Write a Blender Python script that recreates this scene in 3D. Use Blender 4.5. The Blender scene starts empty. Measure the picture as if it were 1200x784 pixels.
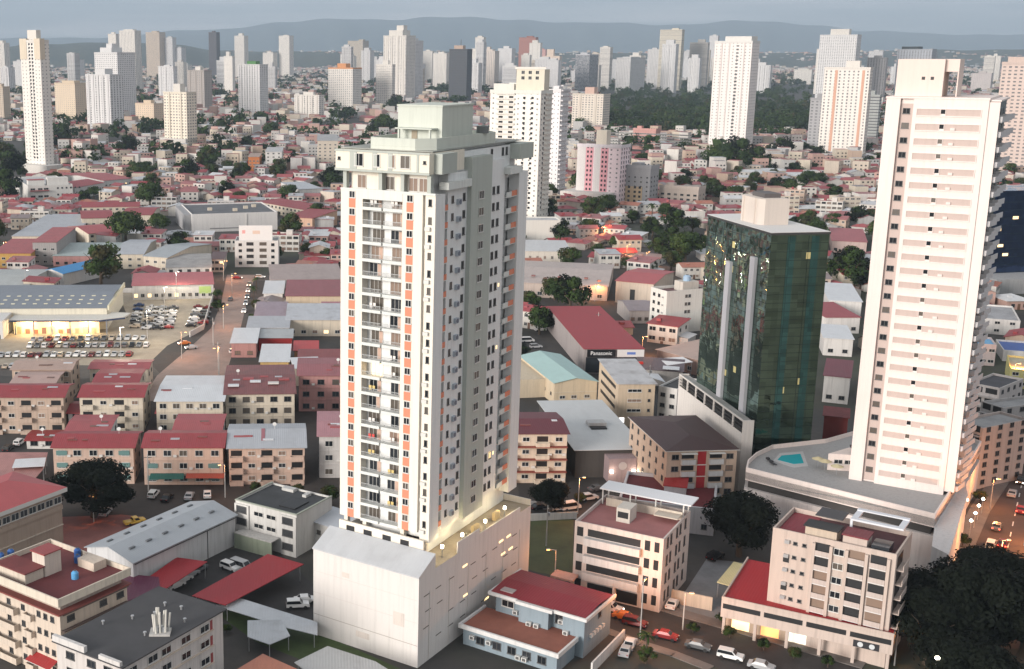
import bpy, math, random
from mathutils import Vector
R = random.Random(11)
S = bpy.context.scene
COL = S.collection
rad = math.radians

# ------------------------------------------------------------------ camera
CAM_H, PITCH, FPX, PPX, PPY = 100.0, rad(12.73), 1430.0, 378.0, 385.0   # measured on the 1200x784 photograph
cd = bpy.data.cameras.new('camera')
cam = bpy.data.objects.new('camera', cd); COL.objects.link(cam)
cam.location = (0, 0, CAM_H); cam.rotation_euler = (rad(90) - PITCH, 0, 0)
cd.sensor_width = 36.0; cd.lens = 36.0 * FPX / 1200.0
cd.shift_x = (600 - PPX) / 1200.0; cd.shift_y = -(392 - PPY) / 1200.0
cd.clip_start = 1.0; cd.clip_end = 60000.0
S.camera = cam

# ------------------------------------------------------------------ sky, sun, exposure
SUN_EL, SUN_AZ = 13.0, 232.0            # degrees; azimuth clockwise from +Y: behind the camera, to its left
world = bpy.data.worlds.new('World'); S.world = world; world.use_nodes = True
nt = world.node_tree; nt.nodes.clear()
N = nt.nodes.new; L = nt.links.new
wo = N('ShaderNodeOutputWorld'); bg = N('ShaderNodeBackground')
sky = N('ShaderNodeTexSky'); sky.sky_type = 'NISHITA'; sky.sun_disc = False
sky.sun_elevation = rad(SUN_EL); sky.sun_rotation = rad(SUN_AZ)
sky.air_density = 1.0; sky.dust_density = 2.5; sky.ozone_density = 1.5
tc = N('ShaderNodeTexCoord'); mp = N('ShaderNodeMapping'); mp.inputs['Scale'].default_value = (2.2, 2.2, 34.0)
nz = N('ShaderNodeTexNoise'); nz.inputs['Scale'].default_value = 2.2; nz.inputs['Detail'].default_value = 6; nz.inputs['Roughness'].default_value = .55
cr = N('ShaderNodeValToRGB'); cr.color_ramp.elements[0].position = .44; cr.color_ramp.elements[1].position = .66
cr.color_ramp.elements[0].color = (0, 0, 0, 1); cr.color_ramp.elements[1].color = (1, 1, 1, 1)
SKY_GREY = (4.0, 4.2, 4.4, 1); SKY_CLOUD = (6.4, 6.0, 5.9, 1)
g1 = N('ShaderNodeMix'); g1.data_type = 'RGBA'; g1.inputs[0].default_value = .8; g1.inputs[7].default_value = SKY_GREY
g2 = N('ShaderNodeMix'); g2.data_type = 'RGBA'; g2.inputs[7].default_value = SKY_CLOUD
mm = N('ShaderNodeMath'); mm.operation = 'MULTIPLY'; mm.inputs[1].default_value = .85
L(tc.outputs['Generated'], mp.inputs['Vector']); L(mp.outputs['Vector'], nz.inputs['Vector']); L(nz.outputs['Fac'], cr.inputs['Fac'])
L(sky.outputs['Color'], g1.inputs[6]); L(g1.outputs[2], g2.inputs[6]); L(cr.outputs['Color'], mm.inputs[0]); L(mm.outputs[0], g2.inputs[0])
L(g2.outputs[2], bg.inputs['Color']); bg.inputs['Strength'].default_value = .090
L(bg.outputs['Background'], wo.inputs['Surface'])
sd = bpy.data.lights.new('sun', 'SUN'); sun = bpy.data.objects.new('sun', sd); COL.objects.link(sun)
sd.energy = 2.25; sd.angle = rad(24); sd.color = (1.0, .93, .875)
sun.rotation_euler = (rad(90 - SUN_EL), 0, rad(180 - SUN_AZ)); sun.location = (-200, -200, 300)
S.view_settings.view_transform = 'Standard'; S.view_settings.look = 'None'
S.view_settings.exposure = .84; S.view_settings.gamma = 1.0; S.view_settings.use_curve_mapping = False
S.cycles.use_denoising = True; S.cycles.max_bounces = 5; S.cycles.diffuse_bounces = 2; S.cycles.glossy_bounces = 3
S.cycles.volume_bounces = 0; S.cycles.sample_clamp_indirect = 4; S.cycles.volume_max_steps = 64

# ------------------------------------------------------------------ pixel -> place
cp, sp = math.cos(PITCH), math.sin(PITCH)
def P(x, y, z=0.0):
    a, b = (x - PPX) / FPX, (PPY - y) / FPX
    dx, dy, dz = a, cp + b * sp, -sp + b * cp
    t = (z - CAM_H) / dz
    return (dx * t, dy * t, z)
def proj(x, y, z):
    q = z - CAM_H; d = y * cp - q * sp
    return PPX + FPX * x / d, PPY - FPX * (y * sp + q * cp) / d
def hgt(x, yb, yt, zb=0.0):
    b = P(x, yb, zb); lo, hi = zb, 300.0
    for _ in range(50):
        m = (lo + hi) / 2
        if proj(b[0], b[1], m)[1] > yt: lo = m
        else: hi = m
    return lo

# ------------------------------------------------------------------ materials
def new_mat(name):
    m = bpy.data.materials.new(name); m.use_nodes = True
    t = m.node_tree; b = t.nodes['Principled BSDF']
    return m, t, b
_mc = {}
def plain(rgb, rough=.6, metal=0.0, emit=0.0, name='plain'):
    k = ('p', tuple(rgb), rough, metal, emit)
    if k not in _mc:
        m, t, b = new_mat(name)
        b.inputs['Base Color'].default_value = (*rgb, 1); b.inputs['Roughness'].default_value = rough; b.inputs['Metallic'].default_value = metal
        if emit: b.inputs['Emission Color'].default_value = (*rgb, 1); b.inputs['Emission Strength'].default_value = emit
        _mc[k] = m
    return _mc[k]
def noisy(t, vec, scale, det=4, rough=.6):
    n = t.nodes.new('ShaderNodeTexNoise'); n.inputs['Scale'].default_value = scale; n.inputs['Detail'].default_value = det; n.inputs['Roughness'].default_value = rough
    t.links.new(vec, n.inputs['Vector']); return n.outputs['Fac']
def mapr(t, sock, a, b, c, d):
    r = t.nodes.new('ShaderNodeMapRange'); r.inputs[1].default_value = a; r.inputs[2].default_value = b; r.inputs[3].default_value = c; r.inputs[4].default_value = d
    t.links.new(sock, r.inputs[0]); return r.outputs[0]
def mixc(t, fac, a, b, mode='MIX'):
    n = t.nodes.new('ShaderNodeMix'); n.data_type = 'RGBA'; n.blend_type = mode
    for s, i in ((fac, 0), (a, 6), (b, 7)):
        if hasattr(s, 'links'): t.links.new(s, n.inputs[i])
        elif isinstance(s, (int, float)): n.inputs[i].default_value = s
        else: n.inputs[i].default_value = (*s, 1)
    return n.outputs[2]
def math_(t, op, a, b=None, c=None):
    n = t.nodes.new('ShaderNodeMath'); n.operation = op
    for i, s in enumerate((a, b, c)):
        if s is None: continue
        if hasattr(s, 'links'): t.links.new(s, n.inputs[i])
        else: n.inputs[i].default_value = s
    return n.outputs[0]
def coords(t, kind='Object', scale=(1, 1, 1)):
    c = t.nodes.new('ShaderNodeTexCoord'); m = t.nodes.new('ShaderNodeMapping'); m.inputs['Scale'].default_value = scale
    t.links.new(c.outputs[kind], m.inputs['Vector']); return m.outputs['Vector']
def wall(rgb, grime=.35, name='painted_wall'):
    """painted render with rain streaks and blotches"""
    k = ('w', tuple(rgb), grime)
    if k in _mc: return _mc[k]
    m, t, b = new_mat(name)
    st = noisy(t, coords(t, 'Object', (1.6, 1.6, .10)), .9, 4, .65)
    bl = noisy(t, coords(t, 'Object'), .16, 5, .6)
    f = math_(t, 'MULTIPLY', mapr(t, st, .46, .7, 0, min(.85, grime * 1.25)), mapr(t, bl, .3, .7, .25, 1))
    dirt = tuple(c * .42 + .01 for c in rgb)
    c = mixc(t, f, rgb, dirt)
    c = mixc(t, mapr(t, bl, .25, .75, 0, .22), c, tuple(min(1, x * 1.12) for x in rgb))
    t.links.new(c, b.inputs['Base Color']); b.inputs['Roughness'].default_value = .85; b.inputs['Specular IOR Level'].default_value = .2
    _mc[k] = m; return m
def sheet(rgb, wear=.4, rough=.55, name='metal_roof'):
    """ribbed sheet roofing: sheets of slightly different tone, rust and fading"""
    k = ('s', tuple(rgb), wear)
    if k in _mc: return _mc[k]
    m, t, b = new_mat(name)
    uv = coords(t, 'UV')
    sx = t.nodes.new('ShaderNodeSeparateXYZ'); t.links.new(uv, sx.inputs[0])
    cell = t.nodes.new('ShaderNodeTexWhiteNoise'); cell.noise_dimensions = '2D'
    cb = t.nodes.new('ShaderNodeCombineXYZ')
    t.links.new(math_(t, 'FLOOR', math_(t, 'MULTIPLY', sx.outputs[0], 1.0)), cb.inputs[0]); t.links.new(math_(t, 'FLOOR', math_(t, 'MULTIPLY', sx.outputs[1], .22)), cb.inputs[1])
    t.links.new(cb.outputs[0], cell.inputs['Vector'])
    obj = coords(t, 'Object')
    bl = noisy(t, obj, .22, 6, .65); fine = noisy(t, obj, 1.3, 4, .6)
    c = mixc(t, mapr(t, cell.outputs['Value'], 0, 1, 0, .28 * wear + .06), rgb, tuple(x * .6 for x in rgb))
    c = mixc(t, mapr(t, bl, .48, .72, 0, wear), c, tuple(x * .45 + y for x, y in zip(rgb, (.035, .02, .015))))
    c = mixc(t, mapr(t, fine, .58, .8, 0, wear * .5), c, tuple(min(1, x * .85 + .07) for x in rgb))
    t.links.new(c, b.inputs['Base Color']); b.inputs['Roughness'].default_value = rough
    wv = math_(t, 'SINE', math_(t, 'MULTIPLY', sx.outputs[0], 2 * math.pi / .5))
    bp = t.nodes.new('ShaderNodeBump'); bp.inputs['Strength'].default_value = .25; bp.inputs['Distance'].default_value = .05
    t.links.new(wv, bp.inputs['Height']); t.links.new(bp.outputs[0], b.inputs['Normal'])
    _mc[k] = m; return m
def deck(rgb, wear=.5, name='roof_deck'):
    """flat concrete or felt roof with ponding stains"""
    k = ('d', tuple(rgb), wear)
    if k in _mc: return _mc[k]
    m, t, b = new_mat(name); obj = coords(t, 'Object')
    bl = noisy(t, obj, .18, 7, .65); fi = noisy(t, obj, 1.1, 5, .6)
    c = mixc(t, mapr(t, bl, .42, .62, 0, wear), rgb, tuple(x * .5 for x in rgb))
    c = mixc(t, mapr(t, fi, .5, .8, 0, wear * .6), c, tuple(min(1, x * 1.4 + .004) for x in rgb))
    t.links.new(c, b.inputs['Base Color']); b.inputs['Roughness'].default_value = .8
    _mc[k] = m; return m
def facade(rgb, win=(.12, .125, .13), pu=3.2, wu=.5, pv=2.9, wv=.45, band=None, name='far_facade'):
    """far towers: a grid of windows laid out in metres on the wall's own UVs, every pane its own tone"""
    k = ('f', tuple(rgb), tuple(win), pu, wu, pv, wv, band)
    if k in _mc: return _mc[k]
    m, t, b = new_mat(name); uv = coords(t, 'UV')
    sx = t.nodes.new('ShaderNodeSeparateXYZ'); t.links.new(uv, sx.inputs[0])
    u = math_(t, 'DIVIDE', sx.outputs[0], pu); v = math_(t, 'DIVIDE', sx.outputs[1], pv)
    fu = math_(t, 'FRACT', u); fv = math_(t, 'FRACT', v)
    iu = math_(t, 'MULTIPLY', math_(t, 'GREATER_THAN', fu, .5 - wu / 2), math_(t, 'LESS_THAN', fu, .5 + wu / 2))
    iv = math_(t, 'MULTIPLY', math_(t, 'GREATER_THAN', fv, .5 - wv / 2), math_(t, 'LESS_THAN', fv, .5 + wv / 2))
    cb = t.nodes.new('ShaderNodeCombineXYZ'); t.links.new(math_(t, 'FLOOR', u), cb.inputs[0]); t.links.new(math_(t, 'FLOOR', v), cb.inputs[1])
    wn = t.nodes.new('ShaderNodeTexWhiteNoise'); wn.noise_dimensions = '2D'; t.links.new(cb.outputs[0], wn.inputs['Vector'])
    pane = mixc(t, mapr(t, wn.outputs['Value'], .35, 1, 0, .75), win, tuple(x * .6 for x in rgb))
    st = noisy(t, coords(t, 'Object', (1, 1, .08)), .35, 4, .6)
    base = mixc(t, mapr(t, st, .45, .75, 0, .3), rgb, tuple(x * .62 for x in rgb))
    c = mixc(t, math_(t, 'MULTIPLY', iu, iv), base, pane)
    t.links.new(c, b.inputs['Base Color']); b.inputs['Roughness'].default_value = .7
    _mc[k] = m; return m

WHITE = (.74, .72, .68); CREAM = (.72, .64, .52); PEACH = (.62, .42, .32); TAN = (.55, .43, .33); LGREY = (.55, .55, .54); MGREY = (.33, .34, .35)
RED = (.36, .045, .05); DRED = (.20, .02, .026); PINKRED = (.40, .10, .11); MAROON = (.085, .018, .02); GREYM = (.40, .42, .44); DGREY = (.075, .08, .085)
BLK = plain((.012, .013, .015), .5, name='dark_void')
GLASS = [plain(c, r, name='window_glass') for c, r in (((.015, .018, .022), .12), ((.03, .034, .04), .15), ((.10, .085, .07), .3), ((.22, .15, .11), .5), ((.02, .03, .035), .1))]
LITWIN = plain((1.0, .72, .36), .5, 0, 1.0, 'lit_window')
FRAME = plain((.62, .61, .58), .5, name='window_frame'); DFRAME = plain((.10, .10, .10), .5, name='dark_frame')
RAIL = plain((.42, .44, .45), .4, .2, name='railing'); STEEL = plain((.5, .51, .52), .35, .6, name='steel')
CONC = wall((.46, .45, .43), .5, 'concrete')
LAMP_O = plain((1.0, .42, .12), .5, 0, 6, 'lamp_orange'); LAMP_W = plain((1.0, .90, .74), .5, 0, 6, 'lamp_white'); LAMP_R = plain((1.0, .06, .03), .5, 0, 7, 'tail_light')

# ------------------------------------------------------------------ mesh building
class MB:
    def __init__(s): s.v, s.f, s.m = [], [], []
    def poly(s, pts, mi=0):
        i = len(s.v); s.v += [tuple(p) for p in pts]; s.f.append(tuple(range(i, i + len(pts)))); s.m.append(mi); return s
    def box(s, x0, x1, y0, y1, z0, z1, mi=0, skip=''):
        i = len(s.v)
        s.v += [(x0, y0, z0), (x1, y0, z0), (x1, y1, z0), (x0, y1, z0), (x0, y0, z1), (x1, y0, z1), (x1, y1, z1), (x0, y1, z1)]
        for k, q in (('b', (3, 2, 1, 0)), ('t', (4, 5, 6, 7)), ('f', (0, 1, 5, 4)), ('r', (1, 2, 6, 5)), ('k', (2, 3, 7, 6)), ('l', (3, 0, 4, 7))):
            if k in skip: continue
            s.f.append(tuple(i + a for a in q)); s.m.append(mi)
        return s
    def prism(s, pts, z0, z1, mi=0, mt=None, bottom=True):
        n = len(pts); i = len(s.v)
        if sum(pts[k][0] * pts[(k + 1) % n][1] - pts[(k + 1) % n][0] * pts[k][1] for k in range(n)) < 0: pts = pts[::-1]
        s.v += [(p[0], p[1], z0) for p in pts] + [(p[0], p[1], z1) for p in pts]
        for k in range(n):
            j = (k + 1) % n; s.f.append((i + k, i + j, i + n + j, i + n + k)); s.m.append(mi)
        s.f.append(tuple(i + n + k for k in range(n))); s.m.append(mi if mt is None else mt)
        if bottom: s.f.append(tuple(i + k for k in range(n - 1, -1, -1))); s.m.append(mi)
        return s
    def cyl(s, c, r, z0, z1, n=10, mi=0, r2=None):
        r2 = r if r2 is None else r2; i = len(s.v)
        for z, q in ((z0, r), (z1, r2)):
            s.v += [(c[0] + q * math.cos(2 * math.pi * k / n), c[1] + q * math.sin(2 * math.pi * k / n), z) for k in range(n)]
        for k in range(n):
            j = (k + 1) % n; s.f.append((i + k, i + j, i + n + j, i + n + k)); s.m.append(mi)
        s.f.append(tuple(i + n + k for k in range(n))); s.m.append(mi); s.f.append(tuple(i + k for k in range(n - 1, -1, -1))); s.m.append(mi)
        return s
    def tube(s, a, b, r0, r1, n=7, mi=0):
        a, b = Vector(a), Vector(b); d = (b - a).normalized(); q = d.orthogonal().normalized(); w = d.cross(q); i = len(s.v)
        for c, r in ((a, r0), (b, r1)):
            s.v += [tuple(c + q * r * math.cos(2 * math.pi * k / n) + w * r * math.sin(2 * math.pi * k / n)) for k in range(n)]
        for k in range(n):
            j = (k + 1) % n; s.f.append((i + k, i + j, i + n + j, i + n + k)); s.m.append(mi)
        s.f.append(tuple(i + n + k for k in range(n))); s.m.append(mi); s.f.append(tuple(i + k for k in range(n - 1, -1, -1))); s.m.append(mi)
        return s
    def mesh(s, name, mats):
        me = bpy.data.meshes.new(name); me.from_pydata(s.v, [], s.f); me.update()
        for mt in (mats if isinstance(mats, (list, tuple)) else [mats]): me.materials.append(mt)
        me.polygons.foreach_set('material_index', s.m)
        uv = me.uv_layers.new(name='UVMap').data; vs = me.vertices
        for p in me.polygons:
            n = p.normal; h = math.hypot(n.x, n.y)
            if abs(n.z) > .97 or h < 1e-6: ax, ay, vert = 1.0, 0.0, None
            else: ax, ay = -n.y / h, n.x / h; vert = h > .8
            for li in p.loop_indices:
                c = vs[me.loops[li].vertex_index].co
                u = c.x * ax + c.y * ay
                uv[li].uv = (u, c.z) if vert else (u, -c.x * ay + c.y * ax)
        return me
    def build(s, name, mats, parent=None, loc=(0, 0, 0), rz=0.0):
        return link(name, s.mesh(name, mats), parent, loc, rz)
def link(name, me, parent=None, loc=(0, 0, 0), rz=0.0):
    o = bpy.data.objects.new(name, me); COL.objects.link(o)
    o.location = loc; o.rotation_euler = (0, 0, rz)
    if parent: o.parent = parent
    return o
def tag(o, label, cat, group=None):
    o['label'] = label; o['category'] = cat
    if group: o['group'] = group
    return o
def thing(name, label, cat, loc=(0, 0, 0), rz=0.0, group=None):
    return tag(link(name, None, None, loc, rz), label, cat, group)
def struct(name, mb, m, loc=(0, 0, 0), kind='structure'):
    o = mb.build(name, m, None, loc); o['kind'] = kind; return o
def children(o): return [c for c in o.children]
def copy_tree(o, parent=None):
    c = o.copy(); COL.objects.link(c)
    if parent: c.parent = parent
    for ch in list(o.children): copy_tree(ch, c)
    return c
def override(o, slot, m):
    o.material_slots[slot].link = 'OBJECT'; o.material_slots[slot].material = m

_wc = {}
def window_mesh(w, h, kind='sash', gl=0, lit=False):
    """window in its own frame: sill at z 0, outward is -y"""
    k = (round(w, 2), round(h, 2), kind, gl, lit)
    if k in _wc: return _wc[k]
    b = MB(); f = min(.09, w * .12); a = w / 2
    if kind == 'hole':
        b.box(-a, a, -.03, .01, 0, h, 0, 'k')
    else:
        b.box(-a, a, -.035, .01, 0, h, 0, 'k')
        b.box(-a, -a + f, -.1, -.036, 0, h, 1, 'k'); b.box(a - f, a, -.1, -.036, 0, h, 1, 'k')
        b.box(-a + f, a - f, -.1, -.036, h - f, h, 1, 'klr'); b.box(-a - .05, a + .05, -.16, -.0361, -.07, f, 1, 'k')
        if kind in ('sash', 'dark') and w > .7: b.box(-f * .4, f * .4, -.08, -.036, f, h - f, 1, 'ktb')
        if kind == 'wide':
            n = max(2, int(w / 1.1))
            for q in range(1, n): x = -a + w * q / n; b.box(x - .035, x + .035, -.08, -.036, f, h - f, 1, 'ktb')
        if kind == 'shutter':
            for q in range(1, 7): z = h * q / 7; b.box(-a + f, a - f, -.07, -.036, z - .02, z + .03, 1, 'klr')
    _wc[k] = b.mesh('window', [LITWIN if lit else GLASS[gl], DFRAME if kind in ('dark', 'shutter') else FRAME])
    return _wc[k]

class Bld:
    """one building on its own axes: x along the front (0..w), y into the depth (0..d), z up; placed by three roof corners in the photograph"""
    def __init__(s, name, label, cat, A=None, B=None, C=None, h=10, side='r', base=None, d=None, org=None, w=None, ang=None, group=None):
        if base is not None: h = hgt(base[0], base[1], base[2])
        s.h = h
        if org is None:
            a, b = P(*A, h), P(*B, h); ux, uy = b[0] - a[0], b[1] - a[1]; s.w = math.hypot(ux, uy); ux /= s.w; uy /= s.w
            if d is None:
                c = P(*C, h); e = b if side == 'r' else a; d = (c[0] - e[0]) * -uy + (c[1] - e[1]) * ux
            s.org = (a[0], a[1]); s.ang = math.atan2(uy, ux)
        else: s.org, s.w, s.ang = org, w, rad(ang)
        s.d = d
        s.root = thing(name, label, cat, (*s.org, 0), s.ang, group)
        s.n = {}
    def face(s, f, x, y0=0.0):
        """point and turn of a face position; x runs left to right seen from outside; y0 = how far the face is set in"""
        w, d = s.w, s.d
        return {'f': ((x, y0), 0.0), 'r': ((w - y0, x), math.pi / 2), 'b': ((w - x, d - y0), math.pi), 'l': ((y0, d - x), -math.pi / 2)}[f]
    def flen(s, f): return s.w if f in 'fb' else s.d
    def part(s, name, mb, m, face=None, x=0, z=0, y0=0):
        if face:
            (px, py), r = s.face(face, x, y0); return mb.build(name, m, s.root, (px, py, z), r)
        return mb.build(name, m, s.root, (0, 0, z))
    def walls(s, m, z1=None, z0=0.0, par=0.0, t=.25, name='wall', top=True):
        z1 = s.h if z1 is None else z1; w, d = s.w, s.d; b = MB()
        b.box(0, w, 0, d, z0, z1, 0, 'bt')
        if par:
            zf = z1 - par
            for q in (((0, 0, z1), (w, 0, z1), (w - t, t, z1), (t, t, z1)), ((w, 0, z1), (w, d, z1), (w - t, d - t, z1), (w - t, t, z1)),
                      ((w, d, z1), (0, d, z1), (t, d - t, z1), (w - t, d - t, z1)), ((0, d, z1), (0, 0, z1), (t, t, z1), (t, d - t, z1))): b.poly(q)
            for q in (((t, t), (w - t, t)), ((w - t, t), (w - t, d - t)), ((w - t, d - t), (t, d - t)), ((t, d - t), (t, t))):
                b.poly(((*q[0], zf), (*q[0], z1), (*q[1], z1), (*q[1], zf)))
        return s.part(name, b, m)
    def flat(s, wm, rm, par=.9, t=.3):
        s.walls(wm, par=par, t=t); w, d, z = s.w, s.d, s.h - par
        b = MB().poly(((t, t, z), (w - t, t, z), (w - t, d - t, z), (t, d - t, z)))
        return s.part('roof', b, rm)
    def gable(s, wm, rm, rise=1.5, axis='y', ov=.5, th=.12):
        """pitched roof; ridge along axis; the gable wall is part of the wall"""
        w, d, h = s.w, s.d, s.h; b = MB(); b.box(0, w, 0, d, 0, h, 0, 'bt')
        r = MB()
        if axis == 'y':
            m = w / 2; k = rise / m
            for y in (0, d): b.poly([(0, y, h), (w, y, h), (m, y, h + rise)][::1 if y == 0 else -1])
            for sx in (0, 1):
                e, c = (-ov, m) if sx == 0 else (w + ov, m); ze = h - k * ov + .03; zc = h + rise + .03
                q = [(e, -ov, ze), (c, -ov, zc), (c, d + ov, zc), (e, d + ov, ze)]
                if sx == 0: q = [q[0], q[1], q[2], q[3]]
                else: q = q[::-1]
                r.poly(q); r.poly([(x, y, z + th) for x, y, z in q]) 
                r.poly([(e, -ov, ze), (e, -ov, ze + th), (e, d + ov, ze + th), (e, d + ov, ze)]); r.poly([(e, -ov, ze), (c, -ov, zc), (c, -ov, zc + th), (e, -ov, ze + th)])
        else:
            m = d / 2; k = rise / m
            for x in (0, w): b.poly([(x, 0, h), (x, d, h), (x, m, h + rise)][::1 if x == w else -1])
            for sy in (0, 1):
                e, c = (-ov, m) if sy == 0 else (d + ov, m); ze = h - k * ov + .03; zc = h + rise + .03
                q = [(-ov, e, ze), (w + ov, e, ze), (w + ov, c, zc), (-ov, c, zc)]
                if sy: q = q[::-1]
                r.poly(q); r.poly([(x, y, z + th) for x, y, z in q])
                r.poly([(-ov, e, ze), (w + ov, e, ze), (w + ov, e, ze + th), (-ov, e, ze + th)])
                for x in (-ov, w + ov): r.poly([(x, e, ze), (x, c, zc), (x, c, zc + th), (x, e, ze + th)])
        s.part('wall', b, wm); return s.part('roof', r, rm)
    def hip(s, wm, rm, rise=2.0, ov=.6, th=.2):
        w, d, h = s.w, s.d, s.h; b = MB().box(0, w, 0, d, 0, h, 0, 'b'); s.part('wall', b, wm)
        x0, x1, y0, y1, z = -ov, w + ov, -ov, d + ov, h + .02; r = MB()
        r.box(x0, x1, y0, y1, z, z + th, 1, 't')
        e = min(x1 - x0, y1 - y0) / 2
        if w >= d: p, q = (x0 + e, (y0 + y1) / 2, z + th + rise), (x1 - e, (y0 + y1) / 2, z + th + rise)
        else: p, q = ((x0 + x1) / 2, y0 + e, z + th + rise), ((x0 + x1) / 2, y1 - e, z + th + rise)
        a, bb, c, dd = (x0, y0, z + th), (x1, y0, z + th), (x1, y1, z + th), (x0, y1, z + th)
        if w >= d: fs = ((a, bb, q, p), (bb, c, q), (c, dd, p, q), (dd, a, p))
        else: fs = ((a, bb, p), (bb, c, q, p), (c, dd, q), (dd, a, p, q))
        for f in fs: r.poly([v for i, v in enumerate(f) if v not in f[:i]])
        return s.part('roof', r, [rm, FRAME])
    def mono(s, wm, rm, dz=1.0, hi='b', ov=.5, th=.15, edge=None):
        """single slope; hi = the high side"""
        w, d, h = s.w, s.d, s.h
        zz = lambda x, y: h + dz * {'b': y / d, 'f': 1 - y / d, 'r': x / w, 'l': 1 - x / w}[hi]
        b = MB(); c = [(0, 0), (w, 0), (w, d), (0, d)]
        for i in range(4):
            p, q = c[i], c[(i + 1) % 4]; b.poly(((*p, 0), (*q, 0), (*q, zz(*q)), (*p, zz(*p))))
        s.part('wall', b, wm)
        c = [(-ov, -ov), (w + ov, -ov), (w + ov, d + ov), (-ov, d + ov)]; r = MB()
        r.poly([(*p, zz(*p) + .03 + th) for p in c]); r.poly([(*p, zz(*p) + .03) for p in c[::-1]])
        for i in range(4):
            p, q = c[i], c[(i + 1) % 4]; r.poly(((*p, zz(*p) + .03), (*q, zz(*q) + .03), (*q, zz(*q) + .03 + th), (*p, zz(*p) + .03 + th)), 1)
        return s.part('roof', r, [rm, edge or rm])
    def wins(s, f, xs, zs, w, h, kind='sash', gl=(0, 0, 1, 2, 3), y0=0.0, lit=0.0, name='window', cap=100):
        """each window an object; past the cap of one building the rest is one stuff part"""
        if isinstance(xs, int): L_ = s.flen(f); xs = [L_ * (i + .5) / xs for i in range(xs)]
        rest = MB(); c = s.n.get(name, 0)
        for z in zs:
            for x in xs:
                if c < cap:
                    (px, py), r = s.face(f, x, y0)
                    link(name, window_mesh(w, h, kind, R.choice(gl), R.random() < lit), s.root, (px, py, z), r); c += 1
                else: rest.box(x - w / 2, x + w / 2, -.06, .01, z, z + h, 0, 'k')
        s.n[name] = c
        if rest.f:
            (px, py), r = s.face(f, 0, y0); rest.build(name, GLASS[0], s.root, (px, py, 0), r)['kind'] = 'stuff'
    def slab(s, f, x0, x1, z, dep, m, th=.18, name='balcony_slab', y0=0.0):
        return s.part(name, MB().box(x0, x1, -dep, 0, z - th, z), m, f, 0, 0, y0)
    def panel(s, f, x0, x1, z0, z1, m, out=.04, name='wall_panel', y0=0.0, inn=0.0):
        return s.part(name, MB().box(x0, x1, -out, inn, z0, z1), m, f, 0, 0, y0)
    def balcony(s, f, x0, x1, z, dep, m, rail=1.0, rm=None):
        b = MB().box(x0, x1, -dep, 0, z - .16, z); b.box(x0, x1, -dep, -dep + .1, z + .001, z + rail, 1); b.box(x0, x0 + .1, -dep + .1, 0, z + .001, z + rail, 1, 'f'); b.box(x1 - .1, x1, -dep + .1, 0, z + .001, z + rail, 1, 'f')
        return s.part('balcony', b, [m, rm or m], f)
    def unit(s, x0, x1, y0, y1, z0, z1, m, name='roof_block', top=None):
        o = s.part(name, MB().box(x0, x1, y0, y1, z0, z1, 0, 'b'), m)
        if top: top_o = MB().box(x0 - .25, x1 + .25, y0 - .25, y1 + .25, z1 + .003, z1 + .2).build('cover', top, o)
        return o
    def world(s, x, y, z=0.0):
        c, n = math.cos(s.ang), math.sin(s.ang); return (s.org[0] + x * c - y * n, s.org[1] + x * n + y * c, z)
FOOT = []      # ground outlines already built on: (cx, cy, radius-ish half sizes, angle)
def claim(b, m=2.0): FOOT.append((b.org, b.ang, b.w, b.d, m))
def taken(x, y, r=0.0):
    for (ox, oy), an, w, d, m in FOOT:
        c, n = math.cos(an), math.sin(an); lx = (x - ox) * c + (y - oy) * n; ly = -(x - ox) * n + (y - oy) * c
        if -m - r < lx < w + m + r and -m - r < ly < d + m + r: return True
    return False
_ZONES = []    # pixel polygons kept clear of scattered houses
def inpoly(x, y, pl):
    c = False; j = len(pl) - 1
    for i in range(len(pl)):
        if (pl[i][1] > y) != (pl[j][1] > y) and x < (pl[j][0] - pl[i][0]) * (y - pl[i][1]) / (pl[j][1] - pl[i][1]) + pl[i][0]: c = not c
        j = i
    return c
# ------------------------------------------------------------------ setting: ground, roads, hills
def ground_mat():
    m, t, b = new_mat('city_ground'); o = coords(t, 'Object')
    a = noisy(t, o, .02, 8, .65); c2 = noisy(t, o, .006, 5, .6); f = noisy(t, o, .35, 6, .65)
    c = mixc(t, mapr(t, a, .38, .62, 0, 1), (.042, .04, .039), (.07, .062, .055))
    c = mixc(t, mapr(t, c2, .5, .6, 0, .75), c, (.035, .05, .02))
    c = mixc(t, mapr(t, f, .45, .8, 0, .6), c, (.03, .03, .03))
    t.links.new(c, b.inputs['Base Color']); b.inputs['Roughness'].default_value = .9
    return m
g = MB(); g.poly([(-30000, -3000, 0), (30000, -3000, 0), (30000, 40000, 0), (-30000, 40000, 0)])
struct('ground', g, ground_mat())
def patch(name, px, m, z, kind='structure'):
    pts = [P(x, y, z)[:2] for x, y in px]
    a = sum(pts[k][0] * pts[(k + 1) % len(pts)][1] - pts[(k + 1) % len(pts)][0] * pts[k][1] for k in range(len(pts)))
    if a < 0: pts = pts[::-1]
    return struct(name, MB().poly([(*p, z) for p in pts]), m, kind=kind)
ASPH = deck((.036, .034, .034), .5, 'asphalt'); ASPH2 = deck((.085, .075, .067), .5, 'worn_asphalt'); PAVE = deck((.17, .155, .145), .5, 'paving'); BRICKP = deck((.26, .10, .085), .4, 'red_paving')
LOT = deck((.36, .31, .24), .35, 'lot_concrete'); DIRT = deck((.13, .085, .06), .5, 'dirt'); GRASSM = deck((.065, .08, .028), .6, 'grass_ground')
MAINROAD = [(560, 648), (690, 690), (790, 721), (895, 751), (1010, 784), (1060, 800), (1000, 830), (930, 830), (837, 781), (793, 764), (755, 752), (690, 728), (600, 702), (540, 684)]
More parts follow.
